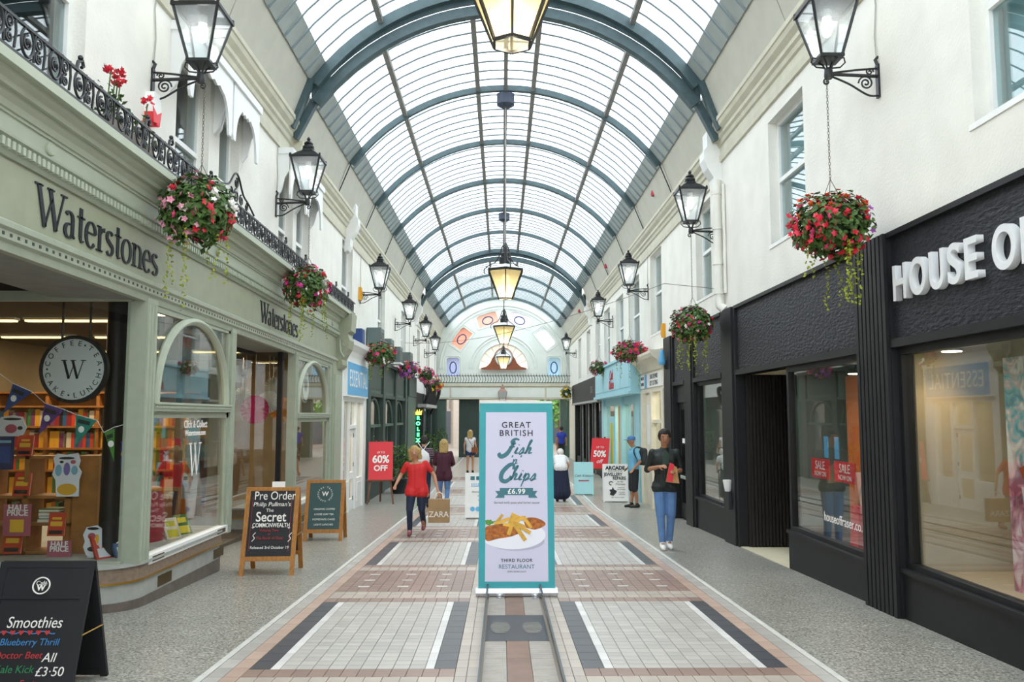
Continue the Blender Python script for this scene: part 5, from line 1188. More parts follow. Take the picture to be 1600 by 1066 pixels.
btext('Served with peas and tartar sauce', .036, .905, m='stone_dark', shear=.2)
rnd = random.Random(3)
bprint('plate_shade', 'shadow_grey', [(x, y) for x, y in ellipse(.0, .50, .30, .10, 28) if x > -.335], .0014)
bprint('plate', 'plate_print', [(max(-.335, x), y) for x, y in ellipse(-.04, .565, .35, .15, 32)], .0022)
bprint('fish', 'batter', spline([(-.335, .52), (-.3, .50), (-.2, .525), (-.05, .55), (.05, .60), (.0, .66), (-.15, .68), (-.3, .66), (-.335, .64)], 4), .0032)
bprint('fish', 'batter', spline([(.1, .64), (.2, .62), (.3, .66), (.30, .70), (.22, .74), (.12, .745), (.08, .70)], 4), .0032)
for i in range(26):
    a, r_ = rnd.random()*6.28, rnd.random(); cx, cy = -.28+.055*r_*math.cos(a), .70+.03*r_*math.sin(a); bprint('pea', 'pea', ellipse(cx, cy, .011, .010, 8), .0034+.0001*i)
for i, (cx, cy, ln, wd, an) in enumerate(((-.18, .74, .10, .03, 50), (-.12, .72, .10, .035, 20), (-.06, .73, .11, .03, 70), (.0, .76, .12, .03, -25), (.04, .74, .12, .03, 10), (.09, .72, .11, .03, -40), (-.1, .67, .09, .035, -10), (.0, .70, .12, .035, 40), (-.055, .66, .20, .042, 72), (.12, .69, .13, .035, -55), (.06, .64, .21, .036, -32), (.04, .585, .19, .042, -55), (-.2, .69, .08, .03, 10), (.03, .67, .14, .035, -20))):
    a = R(an); c, s = math.cos(a), math.sin(a); pts = [(cx+x*c-y*s, cy+x*s+y*c) for x, y in [(-ln/2, -wd/2), (ln/2, -wd/2), (ln/2, wd/2), (-ln/2, wd/2)]]
    bprint('chip', 'chip', pts, .0062+.0004*i)
btext('THIRD FLOOR', .045, .30, m='ink', spacing=1.2, bold=.001); btext('RESTAURANT', .062, .235, m='teal_ink'); btext('OPEN SEVEN DAYS', .024, .185, m='stone_dark')

def aboard(label, loc, rz, w, h, d, fm, pm, legs=.18, bar=.045, z0=None, top=.0, wood=True):
    """hinged sandwich board; returns thing and the matrix of its front face (u across, v up from the panel foot)"""
    t = thing('sandwich_board', label, 'sandwich board', loc, rz); out = None
    for s, nm in ((-1, 'front'), (1, 'back')):
        u = (1, 0, 0) if s < 0 else (-1, 0, 0); M = frame((0, s*d/2, 0), u, (0, -s*d/2+s*.012, h)); L = math.hypot(d/2-.012, h)
        q = MB(); q.box(-w/2+bar*.5, w/2-bar*.5, legs, L-bar*.3, -.012, .0); q.xf(M); pn = q.build(nm+'_panel', pm, t)
        for x in (-w/2, w/2-bar): q = MB(); q.box(x, x+bar, 0, L, -.02, .006); q.xf(M); q.build('leg', fm, t)
        q = MB(); q.box(-w/2+bar, w/2-bar, legs-bar, legs, -.018, .005); q.xf(M); q.build('rail', fm, t)
        q = MB(); q.box(-w/2+bar, w/2-bar, L-bar*.8, L, -.018, .005); q.xf(M); q.build('rail', fm, t)
        if s < 0: out = M
    q = MB(); q.tube([(w/2, -d*.27, h*.45), (w/2, d*.27, h*.45)], .005, 5); q.build('stay', 'brass', t)
    return t, out
def bt(t, M, s, size, u, v, m, **k):
    o3 = M @ Vector((u, v, .008)); uu = M.to_3x3() @ Vector((1, 0, 0)); vv = M.to_3x3() @ Vector((0, 1, 0)); return text('lettering', s, size, m, o3, uu, vv, t, depth=.002, **k)
mat('chalk_white', '#ecebe6', .8); mat('chalk_blue', '#3f7fb8', .8); mat('chalk_red', '#b03438', .8); mat('chalk_green', '#2f7d50', .8)
t, M = aboard('black chalkboard listing smoothies before the bookshop window', (-3.05, 5.76, fz(5.76)), 0, .62, .82, .52, 'chalkboard', 'chalkboard', .06, .05)
q = MB(); q.tube([(M @ Vector((x, y, .008))) for x, y in ellipse(-.01, .70, .055, .052, 24)], .005, 6, True); q.build('logo_ring', 'chalk_white', t)
bt(t, M, 'Café', .04, -.01, .715, 'chalk_white'); bt(t, M, 'W', .05, -.01, .685, 'chalk_white', bold=.002)
q = MB(); q.box(-.26, .26, .615, .63, 0, .012); q.xf(M); q.build('header_rail', 'chalkboard', t)
bt(t, M, 'Smoothies', .10, -.005, .465, 'chalk_white', shear=.15, xs=.85)
q = MB(); ribbon(q, [(-.22+.36*i/20, .405+.008*math.sin(i*.9)) for i in range(21)], .006, .002, .008); q.xf(M); q.build('chalk_wave', 'chalk_blue', t)
for i in range(6):
    cx = -.19+.056*i; pts = [(cx, .388), (cx+.018, .408), (cx+.014, .418), (cx+.005, .418), (cx, .412), (cx-.005, .418), (cx-.014, .418), (cx-.018, .408)]; q = MB(); q.prism(pts, .010, .012, 'z'); q.xf(M); q.build('chalk_heart', 'chalk_red', t)
bt(t, M, 'Blueberry Thrill', .06, -.015, .345, 'chalk_blue', shear=.15); bt(t, M, 'Doctor Beet', .06, -.07, .265, 'chalk_red', shear=.15); bt(t, M, 'Kale Kick', .066, -.08, .18, 'chalk_green', shear=.15); bt(t, M, 'Summer Fruits', .058, -.07, .095, 'chalk_red', shear=.15)
bt(t, M, 'All', .08, .13, .25, 'chalk_white', shear=.2); bt(t, M, '£3·50', .08, .15, .165, 'chalk_white', shear=.1)
# pre-order board
t, M = aboard('oak framed chalkboard with Pre Order lettering outside the bookshop lobby', (-2.88, 10.68, fz(10.68)), R(3), .66, 1.05, .62, 'oak', 'chalkboard', .24, .055)
for s, sz, u, v, m, k in (('Pre Order', .15, .03, .98, 'chalk_white', {'xs': .8}), ("Philip Pullman's", .075, .0, .875, 'chalk_white', {'shear': .15}), ('The', .06, -.02, .80, 'chalk_white', {}), ('Secret', .17, .0, .715, 'chalk_white', {'bold': .002, 'xs': .85}), ('COMMONWEALTH', .075, .01, .615, 'chalk_white', {'xs': .7, 'bold': .001}), ('Volume Two', .045, -.01, .555, 'chalk_red', {}), ('of', .035, -.01, .51, 'chalk_red', {}), ('The Book of Dust', .045, 0, .46, 'chalk_red', {}), ('Released 3rd October 19', .048, .01, .345, 'chalk_white', {'xs': .95})): bt(t, M, s, sz, u, v, m, **k)
for u, v in ((-.21, .59), (.23, .585)):
    q = MB(); ribbon(q, [(u-.015, v), (u+.015, v)], .006, .002, .008); ribbon(q, [(u, v-.015), (u, v+.015)], .006, .002, .008); ribbon(q, spline([(u+.04, v-.06), (u+.01, v-.1), (u+.03, v-.13), (u, v-.17)], 4), .008, .002, .008); q.xf(M); q.build('chalk_doodle', 'chalk_white', t)
for u in (-.24, .24): q = MB(); ribbon(q, [(u, .3), (u, .98)], .003, .002, .006); q.xf(M); q.build('chalk_border', 'chalk_red', t)
q = MB(); q.box(-.02, .14, -.004, .004, 1.045, 1.12); q.build('card_slip', 'white_print', t)
# green cafe board
t, M = aboard('oak framed board with a dark green cafe poster beside the second arched window', (-2.95, 14.2, fz(14.2)), R(2), .64, .98, .55, 'oak', 'board_green', .2, .06)
bt(t, M, 'W', .10, 0, .78, 'chalk_white', bold=.003)
for s, r_, a0, a1 in (('COFFEE·TEA·', .115, 200, 0), ('LUNCH·CAKE·', .115, 20, -180)):
    for i, ch in enumerate(s):
        a = R(a0+(a1-a0)*i/len(s)); o3 = M @ Vector((r_*math.cos(a), .78+r_*math.sin(a), .008)); M3 = M.to_3x3(); uu = M3 @ Vector((math.sin(a), -math.cos(a), 0)); vv = M3 @ Vector((math.cos(a), math.sin(a), 0)); text('lettering', ch, .038, 'chalk_white', o3, uu, vv, t, depth=.002)
for i, s in enumerate(('ORGANIC COFFEE', 'LOOSE LEAF TEA', 'HOMEMADE CAKES', 'LIGHT LUNCHES')): bt(t, M, s, .042, 0, .53-.085*i, 'chalk_white')
# pale blue board
mat('board_aqua', '#a9dde2', .5)
t, M = aboard('pale blue pavement board with grey script and a red line', (2.36, 24.2, -.631), R(-4), .56, .92, .45, 'board_aqua', 'board_aqua', .06, .03)
bt(t, M, 'Cath Kidston', .10, 0, .55, 'stone_dark', shear=.3); q = MB(); q.box(-.15, .15, .40, .43, .004, .007); q.xf(M); q.build('printed_line', 'crimson', t)
# jewellery board
t, M = aboard('white pavement board with black jewellery repairs lettering', (3.0, 22.2, -.631), R(-3), .66, .98, .5, 'white_paint', 'white_print', .06, .03)
for s, sz, u, v, k in (('ARCADE', .13, 0, .90, {'bold': .006}), ('JEWELLERS & CO', .05, 0, .82, {}), ('JEWELLERY', .12, -.06, .73, {'xs': .8, 'bold': .003}), ('REPAIRS', .12, .1, .63, {'xs': .8, 'bold': .003}), ('on the', .06, .12, .54, {}), ('Premises', .07, .12, .475, {'shear': .2}), ('WATCH', .045, .14, .385, {}), ('BATTERIES', .045, .14, .335, {}), ('CLOCK', .045, .16, .26, {}), ('REPAIRS', .045, .16, .21, {}), ('EST. 1950 ALL WORK', .035, .05, .13, {})): bt(t, M, s, sz, u, v, 'ink', **k)
q = MB(); q.prism([(-.16, .2), (-.07, .17), (.0, .24), (.03, .3), (-.04, .33), (-.08, .41), (-.1, .34), (-.17, .33), (-.14, .27)], .006, .009, 'z'); q.xf(M); q.build('printed_ring', 'ink', t)
q = MB(); q.tube([M @ Vector((x, y, .008)) for x, y in ellipse(-.12, .50, .05, .045, 16, .3, 5)], .01, 5); q.build('printed_watch', 'ink', t)
# white board half hidden by the banner
t, M = aboard('white pavement board with pale blue print just behind the roller banner', (-.42, 18.0, fz(18)), R(2), .72, .96, .45, 'white_paint', 'white_print', .06, .02)
bt(t, M, 'ESSENTIAL', .10, 0, .72, 'sign_blue'); 
for i, s in enumerate(('Beauty Treatments', 'Massage', 'Waxing')): bt(t, M, s, .055, 0, .58-.09*i, 'stone_dark')
for i in range(4): q = MB(); q.prism(ellipse(-.2+.11*i, .22, .05, .05, 14), .003, .006, 'z'); q.xf(M); q.build('printed_dot', 'sign_blue', t)
for u in (-.2, -.08): q = MB(); q.box(u-.045, u+.045, .83, .91, .003, .006); q.xf(M); q.build('printed_icon', 'teal_ink', t)
# easels
mat('easel_wood', '#6e4328', .5, var=.2)
def easel(label, loc, rz, w, h, zb, lines, lean=.2):
    t = thing('easel', label, 'easel', loc, rz); H = zb+h
    for nm, a, b in (('leg', (-.33, -.18, 0), (-.12, .10, H+.02)), ('leg', (.33, -.18, 0), (.12, .10, H+.02)), ('leg', (0, .5, 0), (0, .12, H))): q = MB(); q.bar(a, b, .045, .035); q.build(nm, 'easel_wood', t)
    q = MB(); q.box(-.36, .36, -.14, -.04, zb-.04, zb); q.build('ledge', 'easel_wood', t)
    M = frame((0, -.12, zb), (1, 0, 0), (0, lean*h, h)); q = MB(); q.box(-w/2, w/2, 0, h, -.012, 0); q.xf(M); q.build('board', 'red', t)
    for s, sz, v, k in lines: bt(t, M, s, sz, 0, v, 'white_print', **k)
    return t
easel('red sixty percent off board on a wooden easel outside the dark green shop', (-3.12, 21.7, -.631), R(8), .62, .98, .62, (('UP TO', .07, .70, {}), ('60%', .27, .52, {'bold': .008, 'xs': .95}), ('OFF', .2, .29, {'bold': .006})))
easel('red fifty percent board on a dark easel behind the jewellery board', (3.08, 26.2, -.631), R(-30), .60, .95, .62, (('UP TO', .09, .66, {}), ('50%', .27, .45, {'bold': .008, 'xs': .95}), ('off', .18, .22, {'shear': .3})))
# potted shrub beside the easel
def shrub(label, loc, r_, h, seed, n=500):
    rnd = random.Random(seed); t = thing('potted_shrub', label, 'potted plant', loc); q = MB(); q.lathe([(.2, 0), (.26, .4), (.28, .42), (.25, .42)], 16); q.build('pot', 'ink', t, True)
    q = MB(); q.tube([(0, 0, .38), (.02, 0, .42+h*.4)], .02, 6); q.build('stem', 'easel_wood', t); q = MB()
    for i in range(n):
        a = rnd.random()*6.28; u = rnd.uniform(-1, 1); s = math.sqrt(1-u*u); k = rnd.uniform(.5, 1)**.5
        leaf_at(q, (r_*s*math.cos(a)*k, r_*s*math.sin(a)*k, .42+h/2+h/2*u*k), (rnd.uniform(-1, 1), rnd.uniform(-1, 1), rnd.uniform(-.3, 1)), .09, rnd)
    q.build('foliage', 'leaf', t, kind='stuff')
shrub('bushy dark green shrub in a black pot behind the sixty percent easel', (-3.0, 24.6, -.631), .42, 1.0, 5)
shrub('slim conifer in a black pot outside the watch shop', (-3.15, 36.5, -.631), .3, 1.1, 6, 300)
shrub('leafy shrub in a black pot beside the passage pier', (-3.1, 43.0, -.631), .35, 1.2, 8, 300)

# ================================================================= BOOKSHOP WINDOW
def fx(px, py, Y=8.42):      # where a sight line meets the plane at depth Y
    a, b = (px-800)/1300, (533-py)/1300; th, ya = math.atan(117/1300), math.atan(16/1300); y_, z_ = math.cos(th)-b*math.sin(th), math.sin(th)+b*math.cos(th)
    d = Vector((a*math.cos(ya)+y_*math.sin(ya), -a*math.sin(ya)+y_*math.cos(ya), z_)); d *= Y/d.y; return Vector((d.x, Y, EYE+d.z))
def LX(px, Y): return fx(px, 720, Y).x
t = thing('round_cafe_sign', 'round white coffee tea cake lunch sign with a black rim', 'sign', (LX(110, 8.5), 8.5, 2.09))
Ms = frame((0, 0, 0), (1, 0, 0), (0, 0, 1)); rr = .345
q = MB(); q.lathe([(rr, -.03), (rr, .03), (rr-.035, .03), (rr-.035, .02)], 40); q.xf(Ms); q.build('rim', 'ink', t, True)
mat('sign_grey', '#d3dadb', .5); q = MB(); q.lathe([(rr-.034, -.02), (rr-.034, .022)], 40); q.xf(Ms); q.build('face', 'sign_grey', t)
for s, a0, a1 in (('COFFEE', 168, 78), ('TEA', 52, 14), ('CAKE', 193, 248), ('LUNCH', 276, 346)):
    for i, ch in enumerate(s):
        a = R(a0+(a1-a0)*i/(len(s)-1)); flip = a0 < 0
        o3 = Ms @ Vector((.265*math.cos(a), .265*math.sin(a), .026)); sg_ = -1 if a > PI else 1
        text('lettering', ch, .075, 'ink', o3, (sg_*math.sin(a), 0, -sg_*math.cos(a)), (sg_*math.cos(a), 0, sg_*math.sin(a)), t, depth=.003)

for a in (PI, 1.15, 2*PI-.02, 4.57): q = MB(); q.ball((.265*math.cos(a), -.028, .265*math.sin(a)), .010, 6); q.build('dot', 'ink', t)
g, adv = glyph('W'); g.v = [(x*.26-.12, y*.26-.095, z*.004+.022) for x, y, z in g.v]; g.xf(Ms); g.build('monogram', 'ink', t)
for x in (-.14, .14): q = MB(); q.tube([(x, 0, .3), (x, 0, 2.84-2.09)], .012, 6); q.build('hanger', 'black_iron', t)
q = MB(); q.lathe([(.105, 0), (.105, 2.66)], 20, (LX(176, 8.75), 8.75, .18)); tag(q.build('round_column', 'black_timber', smooth=True), 'round black column standing inside the bookshop window', 'column')
# bunting
bt_ = thing('bunting', 'string of five printed triangular flags across the bookshop window', 'bunting', (LX(100, 8.42), 8.42, 1.8))
q = MB(); q.tube([fx(*p) for p in ((-20, 570), (5, 588), (20, 599), (50, 612), (70, 630), (100, 640), (119, 648), (152, 657), (162, 676), (178, 668), (192, 664))], .004, 5); q.build('cord', 'white_paint', bt_, world=True)
for c, A, B, C in (('#2c4a8c', (20, 600), (50, 613), (5, 646)), ('#5a3a80', (70, 630), (100, 641), (60, 680)), ('#1f8478', (119, 648), (152, 656), (118, 698)), ('#4c8a3a', (163, 676), (179, 670), (178, 722)), ('#2c3f94', (189, 690), (209, 691), (188, 736))):
    mat('flag'+c, c, .7); q = MB(); P = [fx(*A), fx(*B), fx(*C)]; q.add([p+Vector((0, d, 0)) for d in (0, .004) for p in P], [(0, 1, 2), (5, 4, 3), (0, 3, 4, 1), (1, 4, 5, 2), (2, 5, 3, 0)]); fl_ = q.build('flag', 'flag'+c, bt_, world=True)
    m0 = P[0]*.55+P[1]*.45; d = (P[1]-P[0]); q = MB(); a = m0-d*.28+(P[2]-m0)*.12; b = m0+d*.28+(P[2]-m0)*.12; e = (P[2]-m0)*.12
    q.add([p+Vector((0, dd, 0)) for dd in (-.003, -.001) for p in (a, b, b+e, a+e)], [(0, 1, 2, 3), (7, 6, 5, 4)]); q.build('flag_label', 'ink', fl_)
    q = MB(); cc = m0+(P[2]-m0)*.42; q.ball(tuple(cc+Vector((0, -.004, 0))), .03, 8, (1, .1, 1.1)); q.build('flag_print', 'white_print' if c != '#2c3f94' else 'box_orange', fl_)
# display shelving
sh = thing('display_shelf', 'open oak display shelving just inside the bookshop window', 'shelf', (LX(70, 9.0), 9.0, .17))
for x0, x1 in ((-6.3, -6.25), (-5.38, -5.33), (-4.99, -4.94), (-4.56, -4.50)): q = MB(); q.box(x0, x1, 8.85, 9.15, .17, 1.2); q.build('upright', 'shelf_wood', sh, world=True)
for z in (.19, .48, .76, 1.17): q = MB(); q.box(-6.3, -4.5, 8.85, 9.15, z, z+.03); q.build('shelf', 'shelf_wood', sh, world=True)
q = MB(); q.box(-4.5, -4.24, 8.9, 9.2, .17, 1.2); q.build('side_cabinet', 'shelf_wood', sh, world=True)
# books
BC = ['#c8412c', '#2f5a8c', '#d8a531', '#3f7a4a', '#7a3a6c', '#d9d2c0', '#23262c', '#b86a2a', '#8c2430', '#4f8fa0']
for i, c in enumerate(BC): mat('cover%d' % i, c, .5)
mat('paper', '#e8e0cc', .8)
def book_meshes(i, w, h, d):
    q = MB(); q.box(-w/2, w/2, -d/2, -d/2+.006, 0, h); q.box(-w/2, w/2, d/2-.006, d/2, 0, h); q.box(-w/2, -w/2+.006, -d/2, d/2, 0, h); c = q.mesh('cover', 'cover%d' % i)
    q = MB(); q.box(-w/2+.006, w/2-.006, -d/2+.006, d/2-.006, .004, h-.006); return c, q.mesh('pages', 'paper')
def face_book(px, py0, py1, Y, i, label, wd=None, tilt=-.15, rz=0, ttl='white_print', z=None):
    h = (py1-py0)*Y/1300; w = (wd or h*.72); zz = 1.62+(650-py1)*Y/1300 if z is None else z
    t = thing('display_book', label, 'book', (LX(px, Y), Y, zz), rz, 'books facing out in the bookshop window')
    c, p = book_meshes(i, w, h, .035); put('cover', c, t, (0, 0, 0), (tilt, 0, 0)); put('pages', p, t, (0, 0, 0), (tilt, 0, 0))
    q = MB(); q.box(-w*.36, w*.36, -.0205, -.019, h*.42, h*.62); q.box(-w*.28, w*.28, -.0205, -.019, h*.7, h*.8); o = q.build('title_print', ttl, t); o.rotation_euler = (tilt, 0, 0)
    q = MB(); q.box(-w*.4, w*.4, -.0205, -.019, h*.08, h*.24); o = q.build('author_print', 'ink' if ttl != 'ink' else 'red', t); o.rotation_euler = (tilt, 0, 0)
mat('gold_print', '#e8b93c', .4)
face_book(38, 684, 716, 8.85, 0, 'orange gold-titled book on the top display shelf', ttl='gold_print', z=1.2); face_book(36, 741, 776, 8.85, 0, 'orange gold-titled book above the half price card', ttl='gold_print', z=.79); face_book(93, 801, 836, 8.82, 0, 'orange gold-titled book under the cartoon cut-out', ttl='gold_print', z=.51-.13); face_book(26, 862, 900, 8.82, 0, 'orange gold-titled book low down behind the smoothies board', ttl='gold_print', z=.2)
mat('poster_pink', '#a9576a', .6); mat('poster_navy', '#1d2f5c', .6); mat('cut_white', '#dfe3ea', .6); mat('cut_lilac', '#7a6fb0', .6); mat('cut_aqua', '#7fb4cc', .6); mat('cut_rose', '#b8566a', .6)
def card(px0, px1, py0, py1, Y, m, label, words=(), blocks=()):
    a, b = fx(px0, py1, Y), fx(px1, py0, Y); t = thing('display_card', label, 'poster', ((a.x+b.x)/2, Y, a.z)); w, h = b.x-a.x, b.z-a.z
    q = MB(); q.box(-w/2, w/2, -.004, .004, 0, h); q.build('card', m, t)
    q = MB(); q.box(-.03, .03, .004, .1, 0, .02); q.build('strut', 'cut_white', t)
    for s, sz, v, mm in words: text('lettering', s, sz, mm, (0, -.006, v*h), (1, 0, 0), (0, 0, 1), t, depth=.002, bold=.002)
    for u0, u1, v0, v1, mm in blocks: q = MB(); q.box(w*u0-w/2, w*u1-w/2, -.007, -.004, h*v0, h*v1); q.build('print', mm, t)
card(4, 50, 788, 838, 8.75, 'poster_pink', 'pink half price card over the smoothies chalkboard', (('HALF', .085, .88, 'white_print'), ('PRICE', .085, .72, 'white_print')), ((.25, .75, .12, .52, 'gold_print'),)); card(72, 112, 845, 893, 8.72, 'poster_pink', 'pink half price card beside the wavy edged cut-out', (('HALF', .075, .88, 'white_print'), ('PRICE', .075, .72, 'white_print')))
card(-12, 23, 682, 734, 8.7, 'poster_navy', 'dark blue list poster at the window edge', (), ((.15, .85, .8, .88, 'cut_aqua'), (.15, .85, .2, .7, 'flag#2c4a8c')))
def cutout(pts, Y, label, deco):
    P = [fx(*p, Y) for p in pts]; c = sum(P, Vector())/len(P); zb = min(p.z for p in P); t = thing('cartoon_cutout', label, 'cut-out', (c.x, Y, zb)); q = MB(); q.prism([(p.x-c.x, p.z-zb) for p in P], -.006, .006); q.build('card', 'cut_white', t)
    q = MB(); q.box(-.03, .03, .006, .1, 0, .02); q.build('strut', 'cut_white', t)
    for (x, y, rx, ry, m) in deco: p = fx(x, y, Y); q = MB(); q.prism([(p.x-c.x+a, p.z-zb+b) for a, b in ellipse(0, 0, rx*Y/1300, ry*Y/1300, 14)], -.009, -.006); q.build('print', m, t)
cutout([(88, 776), (87, 750), (82, 742), (86, 728), (84, 716), (90, 709), (104, 711), (122, 708), (126, 720), (123, 730), (128, 738), (124, 750), (123, 776)], 8.8, 'white wavy edged card of cartoon figures above an orange book panel', ((105, 765, 15, 9, 'cover2'), (105, 733, 5, 10, 'cut_lilac'), (92, 735, 5, 9, 'cut_aqua'), (117, 735, 5, 7, 'cut_aqua'), (105, 716, 12, 2, 'ink'), (97, 722, 3, 2, 'ink'), (115, 722, 4, 3, 'cut_rose')))
cutout([(0, 682), (-6, 665), (2, 652), (20, 649), (36, 652), (38, 661), (42, 668), (36, 680), (20, 682)], 8.8, 'white cloud shaped card with a pink cartoon by the blue flag', ((18, 670, 9, 7, 'cut_rose'), (20, 655, 14, 2, 'ink'), (32, 669, 4, 3, 'ink')))
cutout([(135, 868), (130, 855), (133, 846), (130, 836), (136, 824), (152, 821), (159, 826), (159, 872)], 8.62, 'white wavy edged card leaning at the foot of the black column', ((144, 838, 6, 5, 'cut_rose'), (146, 826, 9, 2, 'ink'), (146, 858, 9, 4, 'ink'), (152, 843, 3, 8, 'gold_print')))
for k, (c_, lab) in enumerate(((5, 'cream book at the bottom of the flat stack under the cartoon cut-out'), (9, 'pale blue book second from the bottom of the flat stack under the cartoon cut-out'), (5, 'cream book third up in the flat stack under the cartoon cut-out'), (3, 'green book on top of the flat stack under the cartoon cut-out'))):
    t = thing('stacked_book', lab, 'book', (-4.74, 9.0+.01*(k % 2), .512+.034*k), R(4*(k % 3)), 'books stacked flat on the display shelf'); c, p = book_meshes(c_, .22, .24, .032); put('cover', c, t, (0, .12, .016), (PI/2, 0, 0)); put('pages', p, t, (0, .12, .016), (PI/2, 0, 0))
# back bookcases with rows of books
bk = thing('bookcase', 'tall wooden bookcase across the back of the bookshop', 'bookcase', (-6.3, 13.4, -.34))
q = MB(); q.box(-8.0, -4.75, 13.55, 13.6, -.34, 2.0); q.build('back', 'shelf_wood', bk, world=True)
for x in (-8.0, -7.2, -6.4, -5.6, -4.8): q = MB(); q.box(x, x+.05, 13.25, 13.56, -.34, 2.0); q.build('upright', 'shelf_wood', bk, world=True)
SZ = [.0, .4, .78, 1.12, 1.46, 1.78]
for z in SZ+[2.0]: q = MB(); q.box(-8.0, -4.75, 13.22, 13.56, z-.03, z); q.build('shelf', 'shelf_wood', bk, world=True)
BN = ['brick red', 'blue', 'amber', 'green', 'plum', 'cream', 'black', 'tan', 'dark crimson', 'pale blue']; SN = ['bottom shelf', 'second shelf from the floor', 'third shelf from the floor', 'fourth shelf from the floor', 'shelf under the top one']
rnd = random.Random(9); BMs = [book_meshes(i, .05+.012*(i % 3), .22+.02*(i % 4), .17) for i in range(10)]; nb = 0
for z in SZ[0:5]:
    for x0 in (-8.0, -7.2, -6.4, -5.6):
        x = x0+.07
        while x < x0+.76 and nb < 290:
            i = rnd.choice([0, 2, 7, 2, 0, 5, 7, 8, 1, 3, 4, 6]); w = .05+.012*(i % 3)
            t = thing('shelf_book', BN[i]+' upright book on the '+SN[SZ.index(z)]+' of the tall back bookcase', 'book', (x+w/2, 13.38, z), 0, 'books on the back bookcase'); put('cover', BMs[i][0], t); put('pages', BMs[i][1], t); x += w+(.002 if rnd.random() < .8 else .05); nb += 1
# books laid along the arched window sill
def sill_book(y, i, label, tilt=.5, z=.17, w=.2, h=.27, ttl='white_print', x=-3.85):
    t = thing('display_book', label, 'book', (x, y, z), R(58), 'books facing out in the bookshop window'); c, p = book_meshes(i, w, h, .03); put('cover', c, t, rot=(-tilt, 0, 0)); put('pages', p, t, rot=(-tilt, 0, 0))
    q = MB(); q.box(-w*.35, w*.35, -.018, -.0155, h*.1, h*.45); q.box(-w*.3, w*.3, -.018, -.0155, h*.6, h*.85); o = q.build('title_print', ttl, t); o.rotation_euler = (-tilt, 0, 0)
sill_book(8.72, 1, 'blue book at the corner post end of the arched window'); sill_book(9.0, 4, 'magenta and white book on the arched window sill', ttl='petal_magenta'); sill_book(9.75, 9, 'blue and yellow book standing at the back of the arched window', x=-4.2, ttl='yellow'); sill_book(10.0, 5, 'pale green book lying along the arched window sill', ttl='yellow_lime'); sill_book(10.35, 3, 'yellow green book on the arched window sill', ttl='yellow'); sill_book(8.62, 0, 'red book low beside the sage corner post', x=-4.0, ttl='cut_white')
mat('card_cream', '#e6cfa8', .7); mat('card_red', '#9c2530', .7)
for k, (y, z, x, a) in enumerate(((9.0, 2.35, -4.1, .3), (9.25, 2.1, -4.15, .8), (9.6, 1.15, -4.2, .5), (9.7, .9, -4.2, -.5))):
    t = thing('hanging_card', ('cream playing card hanging in the arch head', 'cream playing card under the upper one in the arch', 'cream playing card over the red table display', 'cream playing card tilted on the red table display')[k], 'card', (x, y, z), R(60)); q = MB(); q.box(-.09, .09, -.003, .003, -.12, .12); o = q.build('card', 'card_cream', t); o.rotation_euler = (0, a, 0); q = MB(); q.lathe([(.02, -.004), (.02, .004)], 8); q.xf(frame((0, 0, 0), (1, 0, 0), (0, 0, 1))); q.build('pip', 'card_red', t); q = MB(); q.tube([(0, 0, .1), (0, 0, 2.83-z)], .003, 4); q.build('thread', 'white_paint', t)
t = thing('display_table', 'low table under a red cloth behind the arched window', 'table', (-4.35, 9.85, .17)); q = MB(); q.lathe([(.42, 0), (.40, .5), (.36, .58)], 20); q.build('cloth', 'card_red', t, True); q = MB(); q.lathe([(.37, .58), (.37, .61)], 20); q.build('top', 'shelf_wood', t)
# lettering on the glass
gl = thing('window_decal', 'white W and Click and Collect lettering on the arched window glass', 'decal', (XL+.0, 9.8, 1.2))
g, adv = glyph('W'); g.v = [(x*.42-.19, y*.52-.19, z*.002) for x, y, z in g.v]; g.xf(frame((XL-.013, 9.9, 1.12), (0, 1, 0), (0, 0, 1))); g.build('monogram', 'white_print', gl, world=True)
for s, z, sz in (('Click & Collect', 1.52, .12), ('Waterstones.com', 1.42, .09)): o = text('lettering', s, sz, 'white_print', (XL-.012, 9.9, z), (0, 1, 0), (0, 0, 1), None, depth=.002, bold=.002); o.parent = gl; o.matrix_parent_inverse = gl.matrix_basis.inverted()
# paper fans and oval sign in the second bay
for k, (px, py, r_, c, Y) in enumerate(((398, 640, 22, '#b02a62', 14.75), (420, 628, 17, '#cdd2ca', 14.95), (385, 585, 8, '#c3ccc8', 14.8), (427, 603, 13, '#b5b4a8', 15.3), (379, 617, 12, '#9a9c8c', 15.6), (440, 640, 19, '#c8802c', 15.5))):
    mat('fan%d' % k, c, .7, island=0); rr = r_*Y/1300; p = fx(px, py, Y); q = MB(); N = 40; vs = [(0, -.012, 0), (0, .012, 0)]
    for i in range(N):
        a = 2*PI*i/N; dd = .018 if i % 2 else -.018; vs += [(rr*math.cos(a), dd-.006, rr*math.sin(a)), (rr*math.cos(a), dd+.006, rr*math.sin(a))]
    fs = []
    for i in range(N): a, b = 2+2*i, 2+2*((i+1) % N); fs += [(0, a, b), (1, b+1, a+1), (a, a+1, b+1, b)]
    q.add(vs, fs); t = thing('paper_fan', ('big crimson pleated paper fan hanging in the bookshop lobby', 'white pleated paper fan overlapping the crimson one', 'small white pleated paper fan hung highest', 'grey white pleated paper fan under the lobby soffit', 'dull cream pleated paper fan beside the sage post', 'orange pleated paper fan behind the white one')[k], 'decoration', p); q.build('fan', 'fan%d' % k, t); q = MB(); q.lathe([(.03, -.02), (.03, .02)], 10); q.xf(frame((0, -.01, 0), (1, 0, 0), (0, 0, 1))); q.build('hub', 'fan%d' % k, t); q = MB(); q.tube([(0, 0, rr*.5), (0, 0, 2.7-p.z)], .003, 4); q.build('thread', 'white_paint', t)
